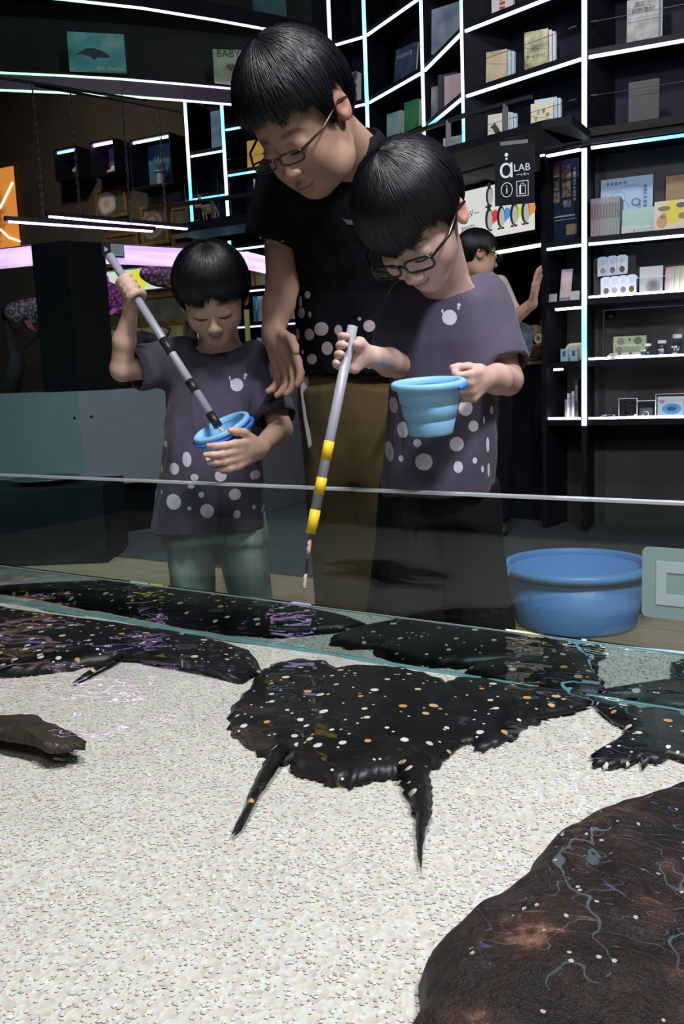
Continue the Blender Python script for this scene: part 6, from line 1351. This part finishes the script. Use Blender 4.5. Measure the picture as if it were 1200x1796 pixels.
for k, (px, h_, r_, ins, lab) in enumerate(((1131,0.040,0.010,0.02,'smallest capped specimen jar beside the banknote style card'),(1139,0.068,0.014,0.06,'slim capped specimen jar behind the smallest jar'),(1164,0.080,0.018,0.06,'capped specimen jar with a blue strip inside'),(1162,0.040,0.011,0.02,'small capped specimen jar in front of the blue strip jar'),(1191,0.105,0.019,0.06,'tallest capped specimen jar with dark contents'),(1186,0.050,0.012,0.02,'small capped specimen jar in front of the tallest jar'))):
    o = thing('specimen_jar', lab, 'jar', spot('45',px,Z2,ins)[0]); MB().lathe([(0.0005,0),(r_,0),(r_,h_*0.82),(r_*0.9,h_*0.84)], 20).build('glass', JG, o, smooth=True); MB().lathe([(r_*1.08,h_*0.82),(r_*1.08,h_),(0.0005,h_)], 20).build('cap', WHITE, o)
    MB().tube([(-r_*0.3,0,0.004),(r_*0.3,0,h_*0.35),(-r_*0.2,0,h_*0.6)], [r_*0.25,r_*0.5,r_*0.2], 8).build('specimen', plain('specimen_%d' % (k%3), ((0.10,0.18,0.5),(0.05,0.05,0.07),(0.35,0.12,0.2))[k%3]), o, smooth=True)
p, y_, _ = spot('45', 1120, Z2, 0.03)
gcs = thing('glass_case', 'wide clear pane in front of the specimen jars', 'pane', spot('45',1060,Z2,0.004)[0], y_); MB().box((0,0,0),(0.42,0.003,0.235)).build('pane', GLASS, gcs); MB().box((-0.001,-0.0005,0.233),(0.42,0.0035,0.236)).build('edge', mat('case_edge', (0.10,0.14,0.18), 0.3), gcs); MB().box((-0.002,-0.0005,0),(0.0005,0.0035,0.236)).build('edge', MATS['case_edge'], gcs)
cm = thing('camera_dome', 'small black dome camera high on the back of the third souvenir shelf', 'camera', spot('45',1072,1.07,0.225)[0], y_); MB().lathe([(0.024,0),(0.024,0.008),(0.019,0.012),(0.012,0.022),(0.0005,0.026)], 20, Matrix.Rotation(PI/2,4,'X')).build('dome', mat('dome_black', (0.01,0.01,0.012), 0.15), cm, smooth=True); MB().lathe([(0.027,-0.001),(0.027,0.004),(0.024,0.004)], 20, Matrix.Rotation(PI/2,4,'X')).build('ring', METALD, cm)
# lowest shelf: acrylic boxes
for px, w_, h_, lab, kind in ((1104,0.085,0.098,'clear acrylic box with black straps',0),(1137,0.085,0.085,'clear acrylic box with a silver ring',1),(1181,0.135,0.115,'largest clear acrylic box with a blue oval print',2)):
    acrylic(lab, '45', px, Z1, w_, 0.08, h_, 0.05)
    if kind == 0:
        o = thing('strap', 'looped black strap inside the acrylic box', 'strap', *spot('45',px,Z1+0.001,0.085)[:2])
        for q in range(3): MB().tube([(0.022*math.cos(a_)+0.004*q-0.004,0.006*q-0.006,0.026+q*0.022+0.024*math.sin(a_)) for a_ in [2*PI*i/14 for i in range(14)]], 0.005, 6, True).build('loop', plain('strap_black', (0.012,0.012,0.014)), o)
    elif kind == 1:
        o = thing('ring_tool', 'silver ring on a dark cushion inside the acrylic box', 'ring', *spot('45',px,Z1+0.001,0.085)[:2]); MB().box((-0.032,-0.01,0),(0.032,0.015,0.05)).build('cushion', plain('cushion_grey', (0.08,0.08,0.09)), o, bevel=0.008); MB().tube([(0.014*math.cos(a_),-0.013,0.018+0.014*math.sin(a_)) for a_ in [2*PI*i/16 for i in range(16)]], 0.003, 6, True).build('ring', TONG, o)
    else:
        o = book('white print with a blue oval and dark fish inside the largest acrylic box', '45', px, Z1+0.001, 0.12, 0.10, 0.004, plain('print_white', (0.62,0.64,0.68)), 0.10, 0, 3, cat='print', name='print'); disc(o,0.005,0.04,0.045,0.026,plain('print_blue', (0.05,0.30,0.62)), name='blue_oval'); disc(o,0.005,0.04,0.022,0.010,plain('print_dark', (0.03,0.05,0.08)), -0.0018, 'fish_print'); disc(o,-0.04,0.075,0.012,0.010,plain('print_mauve', (0.38,0.28,0.45)), name='mauve_dot')
o = thing('tray', 'low clear acrylic tray with dark samples on the lowest souvenir shelf', 'tray', *spot('45',1078,Z1,0.02)[:2]); MB().box((-0.07,0,0),(0.07,0.10,0.004)).build('bottom', WHITE, o); 
for lo, hi in (((-0.07,0,0.0041),(0.07,0.003,0.03)),((-0.07,0.097,0.0041),(0.07,0.10,0.03)),((-0.07,0.0031,0.0041),(-0.067,0.0969,0.03)),((0.067,0.0031,0.0041),(0.07,0.0969,0.03))): MB().box(lo, hi).build('side', ACR, o)
for k in range(3): MB().box((-0.055+k*0.042,0.02,0.0045),(-0.025+k*0.042,0.07,0.012)).build('sample', plain('sample_black', (0.02,0.02,0.025)), o, bevel=0.002)
# narrow column
p, y_, _ = spot('n', 987, Z4+0.0, 0.10); ps = thing('animal_poster', 'dark blue poster of animal photographs filling the narrow column', 'poster', p, y_)
MB().box((-0.088,0,0.0),(0.088,0.012,0.395)).build('board', art('navy_poster', [(0.3,(0.010,0.022,0.05)),(0.7,(0.022,0.05,0.10))], 4), ps)
for (cx, cz, w_, h_, c_) in ((-0.045,0.345,0.058,0.052,(0.32,0.22,0.12)),(0.022,0.335,0.045,0.07,(0.30,0.16,0.09)),(-0.045,0.283,0.058,0.058,(0.25,0.21,0.15)),(0.022,0.255,0.045,0.075,(0.30,0.23,0.15)),(-0.045,0.222,0.058,0.052,(0.35,0.30,0.24)),(0.025,0.185,0.04,0.035,(0.25,0.25,0.33))):
    MB().box((cx-w_/2,-0.0012,cz-h_/2),(cx+w_/2,-0.0002,cz+h_/2)).build('photograph', art('animal_photo_%.2f_%.2f' % (cx,cz), [(0.35,tuple(x*0.25 for x in c_)),(0.55,c_),(0.7,tuple(min(1,x*1.8) for x in c_))], 45), ps)
greek(ps,0.064,0.27,0.014,0.16,9,plain('poster_grey_ink', (0.3,0.35,0.42)),True,8); disc(ps,-0.062,0.128,0.011,0.011,plain('poster_badge', (0.45,0.42,0.36)), name='badge'); greek(ps,0.012,0.128,0.11,0.009,10,INKW,False,9); MB().box((-0.075,-0.001,0.110),(0.075,0,0.112)).build('rule', INKW, ps)
for k in range(4): MB().box((-0.075,-0.001,0.088-k*0.016),(-0.056,0,0.099-k*0.016)).build('thumbnail', plain('thumb_tan', (0.40,0.32,0.22)), ps)
MB().box((0.02,-0.001,0.035),(0.075,0,0.085)).build('photograph', plain('thumb_tan', (0.40,0.32,0.22)), ps)
b = book('tall pinkish card leaning back on a small easel in the narrow column', 'n', 991, Z3+0.02, 0.055, 0.15, 0.006, art('pink_menu_card', [(0.4,(0.62,0.52,0.56)),(0.62,(0.50,0.32,0.34))], 16), 0.06, 12, 20, cat='card', name='menu_card')
o = thing('easel', 'small pale easel under the tall pinkish card', 'stand', *spot('n',991,Z3,0.055)[:2]); MB().box((-0.03,0,0),(0.03,0.05,0.012)).build('foot', plain('easel_lilac', (0.35,0.33,0.5)), o); MB().box((-0.03,0,0.0121),(0.03,0.006,0.02)).build('lip', plain('easel_lilac', (0.35,0.33,0.5)), o)
book('small white card left of the tall pinkish card', 'n', 969, Z3, 0.042, 0.04, 0.004, whitec, 0.03, 0, 5, cat='card', name='price_card'); book('small white card right of the tall pinkish card', 'n', 1008, Z3, 0.05, 0.045, 0.004, whitec, 0.03, 0, 5, cat='card', name='price_card')
for k, px in enumerate((989,1006)):
    o = thing('charm_pack', 'pale blue charm pack on the narrow shelf', 'packet', *spot('n',px,Z2,0.03)[:2], 'pale blue charm packs'); MB().box((-0.019,0,0),(0.019,0.014,0.062)).build('card', plain('charm_pack_blue', (0.35,0.55,0.68)), o); MB().box((-0.008,-0.001,0.024),(0.008,0,0.052)).build('print', plain('charm_pack_ink', (0.05,0.14,0.2)), o)
o = thing('tote_bag', 'cream fabric bag with wire handles behind the charm packs', 'bag', *spot('n',1006,Z2,0.08)[:2]); MB().prism([(-0.05,0),(0.05,0),(0.048,0.075),(0.03,0.09),(-0.03,0.088),(-0.048,0.07)], 0, 0.05).build('body', cloth('cream_canvas', (0.55,0.50,0.44)), o, bevel=0.01)
for x in (-0.02,0.022): MB().tube([(x+0.018*math.cos(a_),0.02,0.086+0.026*math.sin(a_)) for a_ in [PI*i/8 for i in range(9)]], 0.0025, 6).build('handle', METALD, o)
spines(['thin grey folder leaning in the narrow column','white folder in the narrow column','purple edged folder in the narrow column','pale blue folder in the narrow column','tall black folder against the glowing post'], 'n', 990, Z1, [(0.013,0.10,(0.2,0.2,0.22)),(0.012,0.13,(0.6,0.6,0.62)),(0.012,0.13,(0.2,0.14,0.34)),(0.014,0.14,(0.45,0.55,0.62)),(0.022,0.20,(0.02,0.02,0.025))], 0.05)
o = thing('paper_sheaf', 'loose white papers lying on the lowest narrow shelf', 'papers', *spot('n',974,Z1,0.04)[:2]); MB().box((-0.02,0,0),(0.05,0.05,0.006)).build('sheet', WHITE, o); MB().box((-0.018,0.004,0.0061),(0.048,0.056,0.010)).build('sheet', plain('sheet_grey', (0.6,0.6,0.6)), o)
# tension wires across the upper bookcases
for sg, x0, x1, z, lab in (('34',815,1012,2.40,'thin steel wire across the shelf with the foliage covered hardback'),('34',815,1012,2.075,'thin steel wire across the shelf with the egg ring hardback'),('45',1036,1230,2.40,'thin steel wire across the shelf with the grey titled book'),('45',1036,1230,2.075,'thin steel wire in front of the plain black slab'),('c1',404,470,2.43,'thin steel wire in front of the orange yellow book')):
    a_ = spot(sg, x0, z, 0.02)[0]; b_ = spot(sg, x1, z, 0.02)[0]; o = thing('tension_wire', lab, 'wire', a_); d = b_-a_; MB().tube([(0,0,0),d], 0.0014, 6).build('wire', TONG, o)
    for f_ in (0.0,1.0): MB().tube([d*f_, d*(f_+(0.06 if f_ == 0 else -0.06))], 0.005, 8).build('turnbuckle', TONG, o)
# ================================================================== information counter, screen, hanging sign, second man
SCRW = mat('screen_white', (0.8,0.8,0.78), 0.4, emit=(0.80,0.79,0.75), es=0.82)
tA = at(793,345,5.65); tB = at(932,308,5.2); zt_ = (tA.z+tB.z)/2; zb_ = at(936,403,5.2).z
dT = Vector((tB.x-tA.x, tB.y-tA.y, 0)); yT = math.atan2(dT.y, dT.x); wT = dT.length+0.30
sc = thing('display_screen', 'bright wall screen with penguins and coloured speech balloons', 'screen', (tB.x,tB.y,zb_), yT); hT = tB.z-zb_
MB().box((-wT,0,0),(0,0.03,hT)).build('panel', SCRW, sc); MB().box((-wT-0.02,0.002,-0.02),(0.02,0.05,-0.0005)).build('bezel', BLACK, sc); MB().box((-wT-0.02,0.002,hT+0.0005),(0.02,0.05,hT+0.02)).build('bezel', BLACK, sc)
def em(name, c, s=0.8): return mat(name, c, 0.5, emit=c, es=s)
PBK = em('penguin_black', (0.03,0.03,0.035)); PWH = em('penguin_grey', (0.50,0.50,0.49))
def penguin(cx, cz, s, bal):
    disc(sc, cx, cz, 0.030*s, 0.062*s, PBK, -0.001, 'printed_penguin'); disc(sc, cx+0.008*s, cz-0.006*s, 0.019*s, 0.052*s, PWH, -0.0022, 'printed_belly'); disc(sc, cx, cz+0.072*s, 0.016*s, 0.018*s, PBK, -0.001, 'printed_head')
    MB().prism([(cx-0.012*s,cz+0.078*s),(cx-0.036*s,cz+0.070*s),(cx-0.012*s,cz+0.066*s)], -0.0014, -0.0004).build('printed_beak', PBK, sc)
    for q in (-0.014,0.012): disc(sc, cx+q*s, cz-0.066*s, 0.013*s, 0.006*s, PBK, -0.001, 'printed_foot', 10)
    if bal: disc(sc, cx+0.045*s, cz+0.012*s, 0.026*s, 0.034*s, em('balloon_%.1f_%.1f' % bal[:2], bal), -0.0008, 'printed_balloon'); MB().prism([(cx+0.03*s,cz-0.012*s),(cx+0.052*s,cz-0.016*s),(cx+0.03*s,cz-0.036*s)], -0.0012, -0.0002).build('balloon_tail', MATS['balloon_%.1f_%.1f' % bal[:2]], sc)
for i, (px, bal) in enumerate(((858,(0.8,0.05,0.06)),(879,(0.08,0.32,0.75)),(902,(0.65,0.78,0.05)),(922,(0.9,0.35,0.05)))):
    v = ray(px, 380); o_ = Vector((tB.x,tB.y,0)); n = Vector((-dT.y,dT.x,0)).normalized(); k = n.dot(o_)/n.dot(Vector((v.x,v.y,0))); q = Vector((v.x*k,v.y*k,0))-o_; penguin(-q.length, hT*0.36, 0.98, bal)
penguin(-0.30, hT*0.80, 0.85, None)
text('アクリルキーホルダー',0.045,PBK,sc,(-0.60,-0.001,hT*0.52)); text('700円',0.045,PBK,sc,(-0.47,-0.001,hT*0.24)); MB().box((-0.54,-0.0006,hT*0.14),(-0.40,0,hT*0.18)).build('yellow_underline', em('marker_yellow', (0.85,0.8,0.1)), sc); MB().box((-0.72,-0.0006,hT*0.68),(-0.58,0,hT*0.80)).build('yellow_tab', em('marker_yellow', (0.85,0.8,0.1)), sc); greek(sc,-0.65,hT*0.74,0.10,0.02,5,PBK,False,2,-0.0016)
# hanging sign
sp = at(903,358,4.16); sw = thing('hanging_sign', 'black hanging sign with white aLAB lettering and information symbols', 'sign', sp, R_(-16)); sW, sH = 0.087, 0.253
MB().box((-sW,0,0),(sW,0.012,sH)).build('board', mat('sign_black', (0.004,0.007,0.012), 0.5, spec=0.1), sw)
SGW = mat('sign_white', (0.62,0.66,0.72), 0.5, emit=(0.5,0.58,0.66), es=0.22)
MB().box((-0.06,-0.002,sH),(0.06,0.014,sH+0.016)).build('bracket', mat('sign_bracket', (0.10,0.11,0.17), 0.4), sw)
for x in (-0.05,0.05): MB().tube([(x,0.006,sH+0.016),(x,0.006,1.85-sp.z)], 0.004, 6).build('hanger', METALD, sw)
text('ɑ',0.115,SGW,sw,(-0.034,-0.001,0.150)); text('LAB',0.043,SGW,sw,(0.033,-0.001,0.152)); text('ー×キ+',0.018,SGW,sw,(0.036,-0.001,0.122)); disc(sw,-0.034,0.196,0.005,0.005,SGW,name='dot'); disc(sw,-0.034,0.213,0.008,0.008,SGW,name='dot')
ringp(sw,-0.034,0.064,0.026,0.032,0.003,SGW,name='circle'); text('i',0.054,SGW,sw,(-0.034,-0.001,0.065))
for lo, hi in (((0.014,0.046),(0.072,0.049)),((0.014,0.116),(0.072,0.119)),((0.014,0.049),(0.017,0.116)),((0.069,0.049),(0.072,0.116)),((0.030,0.056),(0.056,0.059)),((0.056,0.056),(0.059,0.098)),((0.027,0.094),(0.056,0.097)),((0.027,0.056),(0.036,0.094))): MB().box((lo[0]*0.9-0.004,-0.0014,lo[1]*0.9-0.01),(hi[0]*0.9-0.004,-0.0004,hi[1]*0.9-0.01)).build('bag_symbol', SGW, sw)
ringp(sw,0.0347,0.0773,0.009,0.011,0.0025,SGW,0,PI,name='bag_symbol')
# counter
ctz = 0.86
cA = at(770,632,5.35); cB = at(950,632,4.80); dC = Vector((cB.x-cA.x,cB.y-cA.y,0)); yC = math.atan2(dC.y,dC.x)
ct = thing('counter', 'black information counter with a wooden top', 'counter', (cA.x,cA.y,0), yC); Lc = dC.length
CW = mottled('warm_counter_wood', (0.32,0.19,0.09), (0.42,0.26,0.13), 12, 0.4, 0.1, stretch=(1,8,1))
MB().box((0,0.02,0),(Lc,0.40,ctz-0.02)).build('front', BLACK, ct); MB().box((0,0,ctz-0.019),(Lc,0.47,ctz)).build('top', CW, ct)
wA = at(868,446,5.0); wB = at(950,436,4.75); dW = wB-wA; lb = thing('strip_lamp', 'warm white strip lamp over the information counter', 'lamp', wA, math.atan2(dW.y,dW.x)); lw_ = Vector((dW.x,dW.y,0)).length
MB().box((-0.25,0,0),(lw_,0.02,0.016)).build('diffuser', LED_WARM, lb); MB().box((-0.25,0,0.0161),(lw_,0.03,0.03)).build('housing', METALD, lb)
kb = MB().box((0.15,6.1,0),(1.1,6.15,1.85)).build('wall_kiosk', NAVY); kb['kind'] = 'structure'
# ---------------------------------------------------------------- man at the counter
YZ = 4.55
root = thing('person', 'man with glasses in a cream shirt raising one hand at the counter', 'person', (A3(842,700,YZ)[0], YZ, 0))
hd = Head(838,448,4.5,0.225,100,10,0,eye=0.0,child=False)
F = Field((0.42,4.1,0.0),(1.16,4.85,1.50), 0.0075)
hd.add(F); nb = A3(838,492,4.55); F.cap(hd.w((0,0.08,-0.2)), nb, 0.05, 0.055, 0.03)
F.loft([(0.80,nb[0],YZ,0.13,0.09),(1.05,nb[0],YZ,0.14,0.09),(1.18,nb[0],YZ,0.10,0.06)], 2.2, 0.03)
sh, el, wr = A3(878,515,4.5), A3(898,562,4.38), A3(934,532,4.30)
F.chain([sh, el], [0.042,0.036], 0.015); F.chain([el, wr], [0.036,0.025], 0.015)
open_hand(F, wr, A3(944,478,4.30)-wr, (-0.5,-0.9,0.1), 0.165, [(0.05,0.1,0.1)]*4, (0.5,0.2), 1.05, 0.03)
sh2 = A3(795,515,4.6); F.chain([sh2, A3(785,590,4.6), A3(790,650,4.5)], [0.042,0.036,0.026], 0.015)
open_hand(F, A3(790,650,4.5), (0,-0.2,-1), (0.8,-0.5,0), 0.16, [(0.3,0.3,0.2)]*4)
for s_ in (-0.07,0.07): F.chain([np.array((nb[0]+s_,YZ,0.82)), np.array((nb[0]+s_,YZ,0.42)), np.array((nb[0]+s_,YZ,0.07))], [0.055,0.045,0.035], 0.02)
v, f = F.mesh(); figure_part('body', v, f, SKIN, root, col=hd.colour(v, (0.50,0.31,0.21), (0.4,0.18,0.15), (0.03,0.022,0.02)))
add_hair(root, hd, 0.006, [(-180,-0.28),(-120,-0.22),(-100,0.08),(-76,0.10),(-66,-0.02),(-50,0.22),(0,0.26),(50,0.22),(66,-0.02),(76,0.10),(100,0.08),(120,-0.22),(180,-0.28)], (0.40,0.47,0.43), (0,0.055,0.13), 0.03, 25, n=2200)
spectacles(root, hd, 0.112, 0.055, -0.475, -0.01, 3.0, 0.011)
F = Field((0.40,4.2,0.76),(1.10,4.90,1.30), 0.009)
F.loft([(0.78,nb[0],YZ,0.165,0.115),(0.95,nb[0],YZ,0.165,0.115),(1.14,nb[0],YZ,0.16,0.105),(1.21,nb[0],YZ,0.09,0.06)], 2.4, 0.02)
F.cap(A3(872,505,4.52), A3(893,548,4.40), 0.062, 0.058, 0.03); F.cap(sh2, A3(788,570,4.6), 0.062, 0.058, 0.03)
v, f = F.mesh(); v = relax(v, f, 2); figure_part('shirt', folds(v, f, 0.008, (12,12,6), 71), f, cloth('cream_linen', (0.55,0.45,0.38)), root)
F = Field((0.40,4.3,0.03),(1.05,4.8,0.86), 0.01)
for s_ in (-0.08,0.08): F.loft([(0.06,nb[0]+s_,YZ,0.07,0.075),(0.8,nb[0]+s_,YZ,0.085,0.10)], 2.2, 0.02)
v, f = F.mesh(); figure_part('trousers', relax(v, f, 2), f, cloth('dark_denim', (0.006,0.007,0.010)), root)
shoes(root, [(nb[0]-0.08,YZ),(nb[0]+0.08,YZ)], MATS['black_trainer'], 0.27, 0.001)
bg_ = thing('shoulder_bag', 'patterned blue denim shoulder bag at the hip of the man at the counter', 'bag', A3(905,640,4.40)); 
F = Field((-0.12,-0.07,0.0),(0.12,0.07,0.26), 0.008); F.ell((0,0,0.11),(0.085,0.04,0.11)); F.plane_cut((0,0,0.20),(0,0,1)); v, f = F.mesh(); np_mesh('pouch', folds(v, f, 0.006, (20,20,20), 5), f, mottled('blue_denim_pattern', (0.03,0.05,0.09),(0.09,0.13,0.18), 60, 0.8, 0.3), bg_)
MB().tube([(-0.06,0,0.19),(-0.08,0.02,0.30),(-0.09,0.04,0.40)], 0.008, 6).build('strap', MATS['blue_denim_pattern'], bg_)
# things on the counter
def onct(px, back): 
    v = ray(px, 630); n = Vector((-dC.y,dC.x,0)).normalized(); o_ = Vector((cA.x,cA.y,0))+n*back; k = n.dot(o_)/n.dot(Vector((v.x,v.y,0))); return Vector((v.x*k,v.y*k,ctz))
o = thing('card_reader', 'black card reader lying on the wooden counter top', 'card reader', onct(940,0.10)+Vector((0,0,0.0003)), yC); MB().prism([(-0.05,0),(0.05,0),(0.05,0.02),(-0.05,0.035)], -0.03, 0.03).build('body', mat('reader_black', (0.01,0.01,0.012), 0.4), o, bevel=0.004); MB().box((-0.03,-0.0315,0.006),(0.03,-0.0301,0.016)).build('keypad', mat('reader_grey', (0.12,0.12,0.13), 0.5), o)
o = thing('receipt_box', 'dark brown box behind the card reader on the counter', 'box', onct(942,0.26)+Vector((0,0,0.0003)), yC); MB().box((-0.045,-0.03,0),(0.045,0.05,0.085)).build('body', mat('box_brown', (0.05,0.03,0.02), 0.5), o, bevel=0.003); MB().box((-0.047,-0.032,0.085),(0.047,0.052,0.092)).build('lid', mat('box_lid', (0.30,0.18,0.09), 0.5), o)
o = thing('tape_roll', 'roll of cream and green tape standing on the dark brown box', 'tape', onct(945,0.26)+Vector((0,0,0.0925)), yC); MB().tube([(0.022*math.cos(a_),0,0.030+0.022*math.sin(a_)) for a_ in [2*PI*i/20 for i in range(20)]], 0.0078, 6, True).build('roll', mat('tape_cream', (0.6,0.52,0.38), 0.5), o, smooth=True); MB().tube([(0.0125*math.cos(a_),0,0.030+0.0125*math.sin(a_)) for a_ in [2*PI*i/20 for i in range(20)]], 0.004, 6, True).build('core', mat('tape_green', (0.15,0.4,0.25), 0.5), o, smooth=True)

# ---------------------------------------------------------------- shop assistant mostly hidden behind the narrow shelf column
YS = 5.47; cx_ = A3(985,600,YS)[0]
root = thing('person', 'shop assistant behind the counter reaching out with a bare forearm and cream cuff', 'person', (cx_, YS, 0))
hd = Head(985,452,YS-0.03,0.22,-20,15,0,eye=0.0,child=False)
F = Field((cx_-0.42,YS-0.45,0.0),(cx_+0.30,YS+0.22,1.55), 0.008)
hd.add(F); nb = np.array((cx_,YS,1.25)); F.cap(hd.w((0,0.08,-0.2)), nb, 0.05, 0.055, 0.03)
F.loft([(0.80,cx_,YS,0.12,0.08),(1.05,cx_,YS,0.13,0.08),(1.22,cx_,YS,0.09,0.05)], 2.2, 0.03)
sh, el, wr = A3(955,520,5.40), A3(962,592,5.30), A3(917,574,5.20)
F.chain([sh, el], [0.04,0.036], 0.015); F.chain([el, wr], [0.036,0.025], 0.015); open_hand(F, wr, A3(900,580,5.15)-wr, (0,-0.3,1), 0.16, [(0.3,0.3,0.2)]*4)
sh2 = np.array((cx_+0.15,YS,1.18)); F.chain([sh2, sh2+np.array((0.02,0,-0.27)), sh2+np.array((0,-0.15,-0.42))], [0.04,0.036,0.026], 0.015); open_hand(F, sh2+np.array((0,-0.15,-0.42)), (0,-1,-0.4), (-1,0,0), 0.16, [(0.3,0.3,0.2)]*4)
for s_ in (-0.07,0.07): F.chain([np.array((cx_+s_,YS,0.82)), np.array((cx_+s_,YS,0.42)), np.array((cx_+s_,YS,0.07))], [0.055,0.045,0.035], 0.02)
v, f = F.mesh(); figure_part('body', v, f, SKIN, root, col=hd.colour(v, (0.50,0.28,0.19), (0.4,0.18,0.15), (0.03,0.022,0.02)))
add_hair(root, hd, 0.008, [(-180,-0.28),(-100,0.05),(-50,0.2),(0,0.24),(50,0.2),(100,0.05),(180,-0.28)], (0.40,0.47,0.43), (0,0.055,0.13), 0.03, 35, n=900)
F = Field((cx_-0.36,YS-0.35,0.76),(cx_+0.30,YS+0.22,1.32), 0.01)
F.loft([(0.78,cx_,YS,0.155,0.105),(1.0,cx_,YS,0.155,0.105),(1.18,cx_,YS,0.14,0.09),(1.25,cx_,YS,0.08,0.055)], 2.4, 0.02); F.cap(sh, sh*0.55+el*0.45, 0.058, 0.055, 0.03); F.cap(sh2, sh2+np.array((0.01,0,-0.14)), 0.058, 0.055, 0.03)
v, f = F.mesh(); figure_part('shirt', relax(v, f, 2), f, cloth('black_uniform', (0.012,0.012,0.014)), root)
F = Field(el-0.12, el+0.12, 0.007); F.cap(el*0.9+wr*0.1, el*0.45+wr*0.55, 0.048, 0.042); v, f = F.mesh(); figure_part('cuff', relax(v, f, 1), f, cloth('cream_cuff', (0.55,0.47,0.36)), root)
F = Field((cx_-0.22,YS-0.15,0.03),(cx_+0.22,YS+0.15,0.86), 0.012)
for s_ in (-0.075,0.075): F.loft([(0.06,cx_+s_,YS,0.07,0.075),(0.8,cx_+s_,YS,0.085,0.10)], 2.2, 0.02)
v, f = F.mesh(); figure_part('trousers', relax(v, f, 2), f, cloth('black_uniform_trousers', (0.012,0.012,0.014)), root); shoes(root, [(cx_-0.075,YS),(cx_+0.075,YS)], MATS['black_trainer'], 0.27, 0.001)
